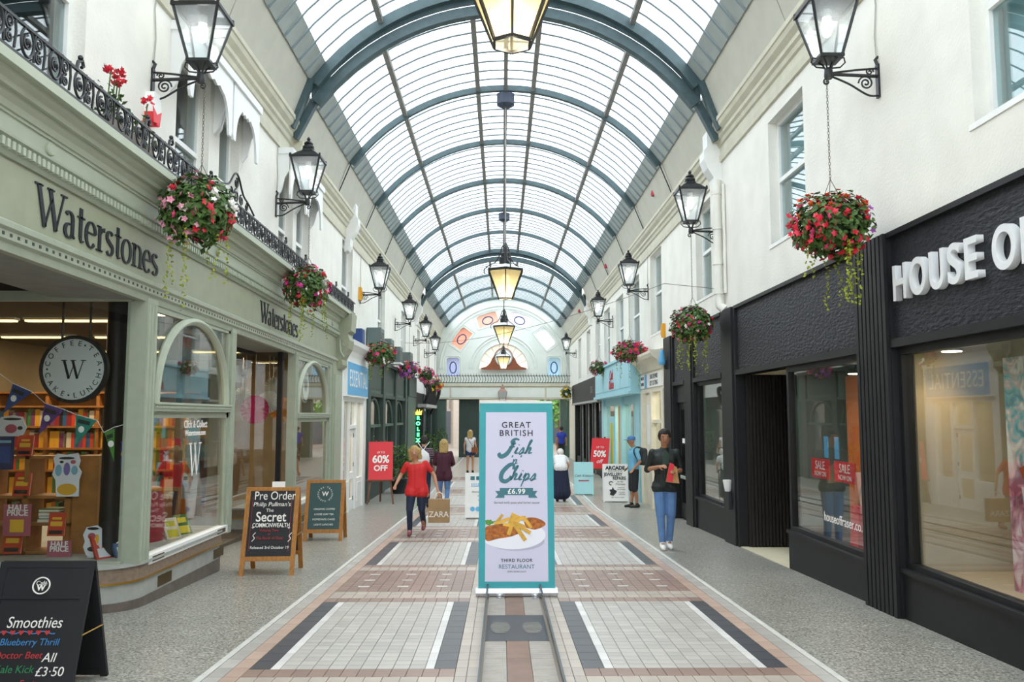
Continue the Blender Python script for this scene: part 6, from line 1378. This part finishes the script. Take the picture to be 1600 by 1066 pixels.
t = thing('oval_cafe_sign', 'round white cafe sign hanging in the second arched window', 'sign', (XL-.18, 16.0, 2.2)); Mo = frame((0, 0, 0), (0, 1, 0), (0, 0, 1)); q = MB(); q.lathe([(.33, -.015), (.33, .015)], 30); q.xf(Mo); q.build('face', 'white_print', t); q = MB(); q.tube([Mo @ Vector((x, y, .017)) for x, y in ellipse(0, 0, .3, .3, 30)], .008, 5, True); q.build('ring', 'ink', t); g, adv = glyph('W'); g.v = [(x*.3-.14, y*.3-.11, z*.004+.018) for x, y, z in g.v]; g.xf(Mo); g.build('monogram', 'ink', t); q = MB(); q.tube([(0, 0, .33), (0, 0, .5)], .005, 4); q.build('hanger', 'black_iron', t)
# greeting card rack and crate in the lobby window
rk = thing('card_rack', 'wire rack of greeting cards inside the lobby window', 'rack', (-4.75, 13.0, -.34)); q = MB(); q.tube([(0, 0, 0), (0, 0, 1.9)], .02, 8); q.build('pole', 'black_iron', rk); q = MB(); q.lathe([(.25, 0), (.22, .03), (.03, .05)], 14); q.build('base', 'black_iron', rk); n_ = 0
for z in (.7, 1.0, 1.3, 1.6):
    for k in range(3):
        q = MB(); q.box(-.26+.18*k, -.10+.18*k, -.14, -.13, z, z+.22); q.build('greeting_card', 'cover%d' % ((k*3+int(z*10)) % 10), rk)
    q = MB(); q.box(-.28, .28, -.15, -.125, z-.02, z+.02); q.build('wire_pocket', 'grey_iron', rk)
t = thing('book_crate', 'wooden crate of books inside the lobby window', 'crate', (-4.62, 12.3, -.34)); q = MB(); q.box(-.25, .25, -.2, .2, 0, .78); q.build('crate', 'shelf_wood', t); q = MB(); q.box(-.22, -.02, -.16, -.13, .78, 1.05); q.build('framed_print', 'cover5', t); q = MB(); q.box(.02, .24, -.17, -.14, .78, 1.03); q.build('teal_book', 'cover9', t)
# spot in the arch head
downlight(-4.0, 9.75, 2.84, 25, 'small warm spotlight in the head of the first bookshop arch')
# ================================================================= STORE WINDOW
pr = thing('display_print', 'tall ocean surf print in teal and pink inside the store window', 'poster', (4.2, 6.3, .2))
m = bpy.data.materials.new('ocean_print'); m.use_nodes = True; nt = m.node_tree; L = nt.links.new; b_ = nt.nodes['Principled BSDF']; tc = nt.nodes.new('ShaderNodeTexCoord'); n1 = nt.nodes.new('ShaderNodeTexNoise'); n1.inputs['Scale'].default_value = 5; n1.inputs['Detail'].default_value = 9; n1.inputs['Distortion'].default_value = 1.6; L(tc.outputs['Object'], n1.inputs['Vector'])
r1 = nt.nodes.new('ShaderNodeValToRGB'); e = r1.color_ramp.elements; e[0].position = .36; e[0].color = lin('#3d7f8e'); e[1].position = .62; e[1].color = lin('#e3e2dc')
for p_, c in ((.45, '#6fb5bb'), (.52, '#c9a9a8')): x_ = e.new(p_); x_.color = lin(c)
r2 = nt.nodes.new('ShaderNodeValToRGB'); e = r2.color_ramp.elements; e[0].position = .36; e[0].color = lin('#8e3a52'); e[1].position = .64; e[1].color = lin('#e7d3d4')
x_ = e.new(.48); x_.color = lin('#c77a90'); L(n1.outputs['Fac'], r1.inputs[0]); L(n1.outputs['Fac'], r2.inputs[0])
sx = nt.nodes.new('ShaderNodeSeparateXYZ'); L(tc.outputs['Object'], sx.inputs[0]); mr = nt.nodes.new('ShaderNodeMapRange'); mr.inputs[1].default_value = .7; mr.inputs[2].default_value = 1.15; L(sx.outputs['Z'], mr.inputs[0]); mx = nt.nodes.new('ShaderNodeMix'); mx.data_type = 'RGBA'; L(mr.outputs[0], mx.inputs[0]); L(r2.outputs[0], mx.inputs[6]); L(r1.outputs[0], mx.inputs[7]); L(mx.outputs[2], b_.inputs['Base Color']); MATS['ocean_print'] = m
q = MB(); q.box(-.02, .02, -1.4, .58, 0, 1.9); q.build('printed_board', 'ocean_print', pr); q = MB(); q.box(.02, .3, -.3, .3, 0, .03); q.build('foot', 'stone_grey', pr)
mat('amber_glass', '#8a4a20', .15); q = MB(); q.prism([(.28, .75), (.42, 1.0), (.1, 1.12), (-.05, .9)], -.03, -.022, 'x'); q.build('printed_bottle', 'amber_glass', pr); q = MB(); q.prism([(.34, .42), (.4, .85), (.2, .85), (.12, .40)], -.031, -.023, 'x'); q.build('printed_label', 'sign_grey', pr)
for k, (y, z) in enumerate(((5.95, .2), (5.7, .2))):
    t = thing('cosmetic_jar', ('white cosmetic jar with an orange lid by the ocean print', 'second white cosmetic jar with an orange lid further along')[k], 'jar', (3.95, y, z)); q = MB(); q.lathe([(.05, 0), (.055, .3), (.04, .32)], 14); q.build('body', 'white_paint', t, True); q = MB(); q.lathe([(.045, .32), (.045, .4)], 14); q.build('lid', 'box_orange', t, True)
for k, y in enumerate((9.27, 9.98)):
    t = thing('sale_sticker', ('red SALE sticker on the store window glass next to the orange wing', 'red SALE sticker on the store window glass nearer the entrance recess')[k], 'sticker', (F0+.085, y, .88)); q = MB(); q.box(-.004, .004, -.28, .28, 0, .23); q.build('panel', 'red', t); text('lettering', 'SALE', .14, 'white_print', (-.006, 0, .15), (0, -1, 0), (0, 0, 1), t, depth=.002); text('lettering', 'NOW ON', .08, 'white_print', (-.006, 0, .05), (0, -1, 0), (0, 0, 1), t, depth=.002)
    q = MB(); yo = .2 if k == 0 else -.2; q.box(-.004, .004, yo-.06, yo+.06, .25, .5); q.build('blue_notice', 'sign_blue', t)
dd = thing('inner_door', 'dark framed inner glass doors behind the store window', 'door', (4.9, 9.85, .14)); q = MB(); q.box(0, .04, .96, 1.04, 0, 2.2); q.build('stile', 'black_timber', dd); q = MB(); q.box(0, .04, -.04, .04, 0, 2.2); q.build('stile', 'black_timber', dd); q = MB(); q.box(.016, .024, .04, .96, 0, 2.2); q.build('pane', 'shop_glass', dd); q = MB(); q.box(.016, .024, -.6, -.04, 0, 2.2); q.build('pane', 'shop_glass', dd)
wd = thing('window_decal', 'white web address lettering low on the store window glass', 'decal', (F0+.055, 9.2, .4)); o = text('lettering', 'houseoffraser.co.uk', .15, 'white_print', (F0+.056, 9.25, .45), (0, -1, 0), (0, 0, 1), None, depth=.002); o.parent = wd; o.matrix_parent_inverse = wd.matrix_basis.inverted()
t = thing('display_bag', 'red and tan bag standing before the orange wing', 'bag', (3.98, 9.15, .14)); q = MB(); q.prism([(-.16, 0), (.16, 0), (.12, .5), (-.12, .5)], -.1, .1); q.build('body', 'red', t); q = MB(); q.tube([(x, 0, z) for x, z in ellipse(0, .5, .08, .25, 12, 0, PI)], .01, 6); q.build('handle', 'amber_glass', t)
# ================================================================= PEOPLE
mat('eye_white', '#a89c94', .5); mat('skin', '#c79476', .55); mat('skin_tan', '#b07d5e', .55); mat('skin_pale', '#d9a88c', .55)
def capsule(mb, a, b, ra, rb=None, n=10):
    a, b = Vector(a), Vector(b); rb = ra if rb is None else rb; t = b-a; L_ = t.length
    if L_ < 1e-5: t = Vector((0, 0, 1)); L_ = 1e-5
    t = t.normalized(); u = t.orthogonal().normalized(); w = t.cross(u); rings = []
    for k in range(0, 4): an = -PI/2+PI/2*k/3; rings.append((a+t*ra*math.sin(an), max(1e-4, ra*math.cos(an))))
    for k in range(0, 4): an = PI/2*k/3; rings.append((b+t*rb*math.sin(an), max(1e-4, rb*math.cos(an))))
    base = len(mb.v)
    for c, r_ in rings:
        for k in range(n): an = 2*PI*k/n; mb.v.append(tuple(c+(u*math.cos(an)+w*math.sin(an))*r_))
    for i in range(len(rings)-1):
        for k in range(n): mb.f.append((base+i*n+k, base+i*n+(k+1) % n, base+(i+1)*n+(k+1) % n, base+(i+1)*n+k))
    mb.f.append(tuple(base+k for k in range(n-1, -1, -1))); mb.f.append(tuple(base+(len(rings)-1)*n+k for k in range(n)))
def fuse(name, mb, m, parent, vox=.012, it=5):
    me = mb.mesh(name, None); ob = bpy.data.objects.new(name, me); r_ = ob.modifiers.new('r', 'REMESH'); r_.mode = 'VOXEL'; r_.voxel_size = vox
    if it: s_ = ob.modifiers.new('s', 'SMOOTH'); s_.factor = .5; s_.iterations = it
    out = bake(ob); bpy.data.objects.remove(ob); bpy.data.meshes.remove(me); out.materials.clear(); out.materials.append(MATS[m]); out.shade_smooth(); out.name = name
    o = bpy.data.objects.new(name, out); COL.objects.link(o); o.parent = parent; return o
POSE = dict(pelvis=(0, 0, .95), waist=(0, .0, 1.10), chest=(0, 0, 1.31), neck=(0, .01, 1.48), head=(0, -.015, 1.625),
            sl=(-.178, .01, 1.415), sr=(.178, .01, 1.415), el=(-.24, .03, 1.15), er=(.24, .03, 1.15), wl=(-.25, -.05, .90), wr=(.25, -.05, .90),
            hl=(-.09, 0, .92), hr=(.09, 0, .92), kl=(-.10, -.02, .50), kr=(.10, -.02, .50), al=(-.10, .03, .09), ar=(.10, .03, .09))
def person(label, loc, rz, H, pose, skin, top, bottom, hair, shoes, vox=.012, wide=1.0, face=True, sleeve=.55, top_len=.0, vneck=0, leg='long', hairstyle='short', curl=None, grp=None, forward=(0, -1, 0)):
    k = H/1.75; P = {a: Vector(b)*k for a, b in {**POSE, **pose}.items()}; t = thing('person', label, 'person', loc, rz)
    V = Vector; q = MB(); w = wide
    def C(mb, a, b, ra, rb=None): capsule(mb, P[a] if isinstance(a, str) else a, P[b] if isinstance(b, str) else b, ra*k, (ra if rb is None else rb)*k)
    up = (P['neck']-P['pelvis']).normalized(); side = (P['sr']-P['sl']).normalized(); fw = up.cross(side); fw = fw if fw.y < 0 or abs(fw.y) < .2 else fw
    def torso(mb, g, nk=0):
        for s in (-1, 1):
            C(mb, P['pelvis']+side*s*.065*w*k, P['waist']+side*s*.055*w*k, .105*w+g, .095*w+g)
            C(mb, P['waist']+side*s*.055*w*k, P['chest']+side*s*.075*w*k, .095*w+g, .105+g)
            C(mb, P['chest']+side*s*.075*w*k, P['s'+'lr'[s > 0]]-up*.015*k-side*s*.02*k, .10+g, .046+g*.7)
        C(mb, P['chest'], P['neck']-up*(.03+nk)*k, .09+g, .06+g-nk*.3); C(mb, 'pelvis', 'chest', .11*w+g, .11+g)
        for s in (-1, 1): C(mb, P['neck']-up*(.055+nk*.5)*k+side*s*nk*.8*k, P['s'+'lr'[s > 0]]-side*s*.035*k-up*.006*k, .05+g*.6-nk*.15, .044+g*.6)
    torso(q, 0); C(q, P['neck']-up*.03*k, P['head'], .056, .05)
    hd = P['head']; hu = (P['head']-P['neck']).normalized(); hf = V(forward)
    if hf.length < .1: hf = V((0, -1, 0))
    hs_ = hf.cross(hu).normalized()
    C(q, hd+hu*.03*k, hd+hu*.045*k, .094, .094); C(q, hd-hu*.035*k+hf*.028*k, hd+hu*.02*k+hf*.02*k, .066, .08); C(q, hd-hu*.075*k+hf*.045*k, hd-hu*.05*k+hf*.04*k, .042, .055)
    C(q, hd+hu*.005*k+hf*.088*k, hd-hu*.022*k+hf*.104*k, .010, .014)
    for s in (-1, 1): C(q, hd-hu*.01*k+hs_*s*.082*k, hd+hu*.02*k+hs_*s*.086*k, .014, .018)
    for s in 'lr':
        C(q, 's'+s, 'e'+s, .041, .038); C(q, 'e'+s, 'w'+s, .040, .027)
        d = (P['w'+s]-P['e'+s]).normalized(); curlv = V(curl[s]) if curl else (d*.6+V((0, -.5, -.3))).normalized(); x_ = d.cross(curlv)
        x_ = x_.normalized() if x_.length > .05 else V((1, 0, 0)); pc = P['w'+s]+d*.05*k
        for j in (-1.2, -.4, .4, 1.2): C(q, P['w'+s]+x_*j*.012*k, pc+x_*j*.017*k+d*.03*k, .014, .012)
        for j, ln in ((-1.5, .055), (-.5, .07), (.5, .066), (1.5, .05)):
            a0 = pc+x_*j*.017*k+d*.035*k; a1 = a0+(d*.6+curlv*.5).normalized()*ln*.5*k; a2 = a1+(d*.15+curlv).normalized()*ln*.5*k; C(q, a0, a1, .0095, .009); C(q, a1, a2, .009, .0075)
        tb = P['w'+s]+x_*(-.02)*k+d*.02*k; C(q, tb, tb+(d*.6-x_*.6+curlv*.5)*.04*k, .012, .010); C(q, tb+(d*.6-x_*.6+curlv*.5)*.04*k, tb+(d*.9-x_*.5+curlv*.9)*.055*k, .010, .008)
        C(q, 'h'+s, 'k'+s, .082*w, .055); C(q, 'k'+s, P['k'+s]*.55+P['a'+s]*.45+V((0, .015, 0)), .055, .052); C(q, P['k'+s]*.55+P['a'+s]*.45+V((0, .015, 0)), 'a'+s, .052, .036); C(q, P['a'+s], P['a'+s]+V((0, -.12, -.05))*k, .034, .026)
    fuse('body', q, skin, t, vox)
    if top:
        q = MB(); torso(q, .016, vneck)
        if top_len:
            for s in 'lr': C(q, 'h'+s, P['h'+s]*(1-top_len)+P['k'+s]*top_len, .10*w+.02, .10*w+.03)
        for s in 'lr':
            e = P['s'+s]*(1-min(1, sleeve*2))+P['e'+s]*min(1, sleeve*2)
            C(q, P['s'+s], e, .058, .053)
            if sleeve > .5: C(q, 'e'+s, P['e'+s]*(1-(sleeve-.5)*2)+P['w'+s]*((sleeve-.5)*2), .056, .046)
        fuse('top', q, top, t, vox)
    if bottom:
        q = MB()
        if leg == 'skirt':
            a, b = P['pelvis']+up*.08*k, (P['al']+P['ar'])/2+V((0, 0, .16)); n_ = 8
            for i in range(n_):
                c0, c1 = a.lerp(b, i/n_), a.lerp(b, (i+1)/n_)
                for s in (-1, 0, 1): C(q, c0+side*s*.06*k, c1+side*s*(.06+.004*i)*k, .13*w+.008*i, .13*w+.008*(i+1))
        else:
            f = dict(long=1.0, knee=.56, short=.2)[leg]
            for s in (-1, 1): C(q, P['pelvis']+side*s*.065*w*k, P['pelvis']+up*.08*k+side*s*.06*w*k, .118*w, .108*w)
            for s in 'lr':
                if leg == 'long': C(q, 'h'+s, 'k'+s, .100*w, .073); C(q, 'k'+s, P['a'+s]+V((0, .005, .03)), .066, .052)
                elif leg == 'knee': C(q, 'h'+s, P['k'+s]-V((0, 0, .03)), .105*w, .09)
                else: C(q, 'h'+s, P['h'+s].lerp(P['k'+s], .3), .10*w, .10*w)
        fuse('skirt' if leg == 'skirt' else 'trousers', q, bottom, t, vox)
    for s in 'lr':
        q = MB(); a = P['a'+s]; C(q, a+V((0, .035, -.035))*k, a+V((0, -.05, -.043))*k, .047, .046); C(q, a+V((0, -.05, -.046))*k, a+V((0, -.155, -.056))*k, .047, .036); C(q, a+V((0, 0, .012)), a+V((0, .0, -.03))*k, .047, .047); fuse('shoe', q, shoes, t, vox, 3)
    if hair:
        q = MB(); c = hd+hu*.045*k-hf*.015*k; C(q, c, c+hu*.012*k, .106, .103)
        if hairstyle == 'long':
            for s in (-1, -.3, .3, 1): C(q, c+hs_*s*.06*k-hf*.03*k, hd-hu*.17*k+hs_*s*.075*k-hf*.05*k, .06, .045)
        elif hairstyle == 'bob':
            rn = random.Random(5)
            for i in range(26):
                a = R(60+240*i/25); dd = hs_*math.sin(a)*.095*k+hf*math.cos(a)*.07*k
                for z in (.05, 0, -.06, -.11): C(q, c+dd*rn.uniform(.9, 1.1)+hu*(z-.03)*k, c+dd*rn.uniform(1, 1.2)+hu*(z-.05)*k, .032, .03)
        else: C(q, c-hf*.03*k-hu*.03*k, c-hf*.02*k, .085, .09); C(q, c+hf*.045*k+hu*.045*k, c+hu*.05*k, .05, .06)
        fuse('hair', q, hair, t, vox, 3)
    if face:
        for s in (-1, 1):
            q = MB(); q.ball(tuple(hd+hu*.015*k+hf*.089*k+hs_*s*.034*k), .0085*k, 8); e = q.build('eye', 'eye_white', t, True); q = MB(); q.ball(tuple(hd+hu*.015*k+hf*.096*k+hs_*s*.034*k), .0055*k, 6); q.build('iris', 'ink', e)
            q = MB(); q.tube([hd+hu*.036*k+hf*.092*k+hs_*s*.02*k, hd+hu*.042*k+hf*.092*k+hs_*s*.035*k, hd+hu*.036*k+hf*.084*k+hs_*s*.052*k], .004*k, 5); q.build('eyebrow', hair or 'ink', t)
        mat('lip', '#9c5a50', .5); q = MB(); q.tube([hd-hu*.055*k+hf*.090*k-hs_*.024*k, hd-hu*.054*k+hf*.098*k, hd-hu*.055*k+hf*.090*k+hs_*.024*k], .005*k, 5); q.build('mouth', 'lip', t)
    return t, P
mat('jacket', '#1b2422', .6, var=.2, vscale=12); mat('polo_green', '#2c4238', .7); mat('jeans', '#5f83b4', .8, var=.15, vscale=8); mat('jeans_dark', '#24304a', .8, var=.12, vscale=8); mat('sneaker_white', '#e9e9e6', .6); mat('hair_dark', '#241c18', .7, var=.3, vscale=60); mat('hair_blond', '#b89a62', .7, var=.25, vscale=40); mat('hair_white', '#d9d6d0', .7); mat('tee_red', '#d62a2c', .7, var=.06); mat('sneaker_pink', '#8a4a58', .6); mat('maroon', '#4a2032', .8); mat('boot', '#241a18', .6); mat('tee_blue', '#6fb3d6', .7); mat('short_black', '#26282c', .8); mat('shoe_black', '#222224', .6); mat('cap_blue', '#3f6fa8', .7); mat('top_white', '#e6e6e8', .7); mat('skirt_navy', '#1b2440', .8); mat('denim', '#2e4270', .8); mat('shirt_royal', '#2c3fae', .7)
m = mat('stripe', '#3a3348', .8); nt = m.node_tree; tc = nt.nodes.new('ShaderNodeTexCoord'); wv = nt.nodes.new('ShaderNodeTexWave'); wv.bands_direction = 'Z'; wv.inputs['Scale'].default_value = 6; nt.links.new(tc.outputs['Object'], wv.inputs['Vector']); cr_ = nt.nodes.new('ShaderNodeValToRGB'); cr_.color_ramp.elements[0].color = lin('#2a2a3c'); cr_.color_ramp.elements[0].position = .6; cr_.color_ramp.elements[1].color = lin('#8a6a78'); cr_.color_ramp.elements[1].position = .75; nt.links.new(wv.outputs['Fac'], cr_.inputs[0]); nt.links.new(cr_.outputs[0], nt.nodes['Principled BSDF'].inputs['Base Color'])
# man opening a paper bag
t, P = person('person in a dark jacket, jeans and white trainers opening a red paper bag', (2.50, 12.85, fz(12.85)), R(-4), 1.80,
    dict(el=(-.25, .06, 1.16), er=(.25, .06, 1.15), wl=(-.10, -.20, 1.215), wr=(.13, -.20, 1.15), kl=(-.075, -.03, .50), kr=(.08, -.01, .50), al=(-.055, -.05, .09), ar=(.06, .07, .09), head=(0, -.035, 1.62)),
    'skin_tan', 'jacket', 'jeans', 'hair_dark', 'sneaker_white', .009, .92, sleeve=.55, top_len=.02, curl=dict(l=(.7, -.2, -.5), r=(-.6, -.3, -.4)))
q = MB(); q.prism([(-.05, 1.28), (.05, 1.28), (.035, 1.46), (0, 1.50), (-.035, 1.46)], -.135, -.115); q.build('polo_front', 'polo_green', t)
pb = thing('paper_bag', 'red and tan crumpled paper bag held by the person in jeans', 'paper bag', (2.56, 12.60, fz(12.6)+1.02)); mat('bag_tan', '#b98a5a', .8, var=.2, vscale=15)
q = MB(); q.hexa([(-.09, -.04, 0), (.10, -.04, -.02), (.10, .05, -.02), (-.09, .05, 0), (-.03, -.02, .28), (.07, -.02, .22), (.07, .03, .22), (-.03, .03, .28)]); q.build('bag', 'bag_tan', pb); q = MB(); q.hexa([(-.095, -.045, .02), (.0, -.045, .0), (.0, -.04, .0), (-.095, -.04, .02), (-.035, -.026, .29), (.03, -.026, .26), (.03, -.02, .26), (-.035, -.02, .29)]); q.build('red_side', 'red', pb)
# woman in red with a shopping bag
t, P = person('person in a bright red top, dark jeans and pink trainers striding with a shopping bag', (-1.48, 14.74, fz(14.74)), 0, 1.53,
    dict(el=(-.34, .02, 1.17), er=(.34, .03, 1.18), wl=(-.40, -.16, 1.02), wr=(.42, -.06, .90), hl=(-.10, 0, .93), hr=(.10, 0, .93), kl=(-.13, -.12, .52), kr=(.10, -.02, .52), al=(-.13, -.06, .10), ar=(.11, .34, .16), head=(-.05, -.04, 1.63), neck=(-.03, .0, 1.47), sl=(-.21, .0, 1.40), sr=(.17, .0, 1.43)),
    'skin', 'tee_red', 'jeans_dark', 'hair_blond', 'sneaker_pink', .009, 1.12, sleeve=.3, top_len=.18, hairstyle='bob', vneck=.10)
mat('kraft', '#a88a64', .8, var=.1); HX, HZ = P['wr'].x-1.48, P['wr'].z
sb = thing('shopping_bag', 'brown paper shopping bag with pale lettering carried by the person in red', 'shopping bag', (HX+.03, 14.62, fz(14.62)+HZ-.55)); q = MB(); q.prism([(-.18, 0), (.18, 0), (.18, .40), (-.18, .40)], -.07, .07); q.build('bag', 'kraft', sb)
for y in (-.05, .05): q = MB(); q.tube([(-.08, y, .39), (-.05, y*.4, .49), (.0, 0, .515), (.05, y*.4, .49), (.08, y, .39)], .007, 6); q.build('handle', 'white_paint', sb)
text('lettering', 'ZARA', .14, 'white_print', (0, -.073, .14), (1, 0, 0), (0, 0, 1), sb, depth=.002, xs=.95)
# couple walking away
t, P = person('person in a striped tee with a white drawstring bag walking away', (-1.93, 20.8, -.631), R(180), 1.74, dict(al=(-.1, -.1, .09), ar=(.1, .12, .12), kr=(.1, .0, .5), kl=(-.1, -.08, .5)), 'skin', 'stripe', 'jeans_dark', 'hair_dark', 'shoe_black', .012, 1.05, sleeve=.35)
db = thing('drawstring_bag', 'white drawstring bag on the back of the person in stripes', 'bag', (-1.93, 20.8-.19, -.631+1.05)); q = MB(); q.lathe([(.05, 0), (.15, .03), (.17, .15), (.14, .28), (.04, .36), (.03, .38)], 14, sy=.5); q.build('sack', 'top_white', db, True)
for s in (-1, 1): q = MB(); q.tube([(0, .0, .36), (s*.1, .04, .5), (s*.15, .12, .56)], .008, 6); q.build('cord', 'white_print', db)
t, P = person('person with long fair hair in a maroon cardigan and jeans walking away', (-1.42, 20.6, -.631), R(180), 1.66, dict(el=(-.25, -.02, 1.15), er=(.25, -.05, 1.15), wl=(-.15, -.2, 1.05), wr=(.16, -.2, 1.08), al=(-.09, .14, .14), ar=(.09, -.08, .09), kl=(-.1, -.01, .5)), 'skin', 'maroon', 'jeans', 'hair_blond', 'boot', .012, 1.08, sleeve=.75, top_len=.28, hairstyle='long')
# distant walkers
t, P = person('person in a white vest and denim shorts with a tan shoulder bag near the passage', (-1.24, 33.0, -.631), R(170), 1.68, dict(kl=(-.11, -.05, .5), al=(-.12, .05, .09)), 'skin', 'top_white', 'denim', 'hair_blond', 'boot', .014, .95, sleeve=.08, leg='short', hairstyle='long')
hb_ = thing('shoulder_bag', 'tan shoulder bag worn by the person in denim shorts', 'bag', (-1.06, 32.85, -.631+.82)); q = MB(); q.box(-.12, .12, -.06, .06, 0, .2); q.build('bag', 'amber_glass', hb_); q = MB(); q.tube([(-.05, .0, .2), (-.2, -.08, .45), (-.3, .0, .62)], .01, 5); q.build('strap', 'amber_glass', hb_)
t, P = person('person in a royal blue top walking out towards the street', (3.0, 42.0, -.631), R(175), 1.7, {}, 'skin', 'shirt_royal', 'short_black', 'hair_dark', 'shoe_black', .015, 1.0, sleeve=.3)
# older person stooping over a stick
t, P = person('stooping white haired person in a white top and long navy skirt with a stick', (1.56, 22.2, -.631), R(180), 1.62, dict(pelvis=(0, .02, .96), waist=(0, -.07, 1.07), chest=(0, -.24, 1.20), neck=(0, -.37, 1.26), head=(-.02, -.47, 1.35), sl=(-.17, -.33, 1.22), sr=(.17, -.33, 1.22), el=(-.26, -.25, 1.05), er=(.24, -.35, 1.0), wl=(-.22, -.38, .88), wr=(.16, -.5, .86)), 'skin_pale', 'top_white', 'skirt_navy', 'hair_white', 'shoe_black', .012, 1.12, sleeve=.3, leg='skirt', forward=(0, -1, 0), hairstyle='short')
q = MB(); q.tube([(1.71, 22.2+.35, -.631), (1.72, 22.2+.37, .12), (1.72, 22.2+.34, .17), (1.72, 22.2+.27, .17)], .014, 8); tag(q.build('walking_stick', 'boot'), 'dark walking stick held by the stooping person', 'walking stick')
# man in cap
t, P = person('person in a sky blue tee, black shorts and blue cap with a rucksack', (3.26, 20.7, -.631), R(-80), 1.74, dict(el=(-.25, .10, 1.15), er=(.25, .08, 1.14), wl=(-.2, -.08, .98), wr=(.21, -.07, .97), al=(-.09, -.04, .09), ar=(.09, .04, .09), head=(0, -.05, 1.62)), 'skin_tan', 'tee_blue', 'short_black', None, 'shoe_black', .011, 1.02, sleeve=.38, leg='knee')
q = MB(); k = 1.74/1.75; c = P['head']+Vector((0, .0, .06)); q.lathe([(.102, -.02), (.104, .02), (.09, .06), (.05, .085), (.01, .09)], 16, c); q.build('cap', 'cap_blue', t, True); q = MB(); q.lathe([(.07, 0), (.085, .004), (.07, .012)], 16, c+Vector((0, -.11, -.015)), sx=1, sy=1.1); q.build('cap_peak', 'cap_blue', t, True)
mat('rucksack', '#33363b', .7); rs = thing('rucksack', 'dark grey rucksack on the back of the person in the blue cap', 'rucksack', (3.26+.22, 20.7-.03, -.631+1.03), R(-80)); q = MB(); capsule(q, (-.07, 0, .1), (-.07, .02, .36), .10, .08); capsule(q, (.07, 0, .1), (.07, .02, .36), .10, .08); capsule(q, (0, .06, .1), (0, .06, .2), .09, .08); fuse('pack', q, 'rucksack', rs, .015)
for s in (-1, 1): q = MB(); q.tube(spline([(s*.09, -.04, .42), (s*.11, -.17, .46), (s*.12, -.27, .36), (s*.13, -.2, .18), (s*.1, -.04, .08)], 5), .016, 6); q.build('strap', 'rucksack', rs, True)
# street beyond the passage: a leafy tree and pale ground
def far_tree(label, loc, r_, seed):
    rnd = random.Random(seed); t = thing('street_tree', label, 'tree', loc); q = MB(); q.tube([(0, 0, 0), (.1, 0, 1.5), (0, .1, 3)], [.15, .12, .08], 8); q.build('trunk', 'easel_wood', t, True); q = MB()
    for i in range(900):
        a = rnd.random()*6.28; u = rnd.uniform(-1, 1); s = math.sqrt(1-u*u); k = rnd.random()**.4*r_
        leaf_at(q, (k*s*math.cos(a), k*s*math.sin(a), 3.2+k*u*1.1), (rnd.uniform(-1, 1), rnd.uniform(-1, 1), rnd.uniform(-.5, 1)), .3, rnd)
    q.build('crown', 'leaf_far', t, kind='stuff')
mat('leaf_far', '#6f9a4a', .7, island=.3)
far_tree('leafy green street tree glimpsed through the passage', (3.7, 54.5, -.63), 1.5, 31)
bpy.data.scenes.remove(WORK)
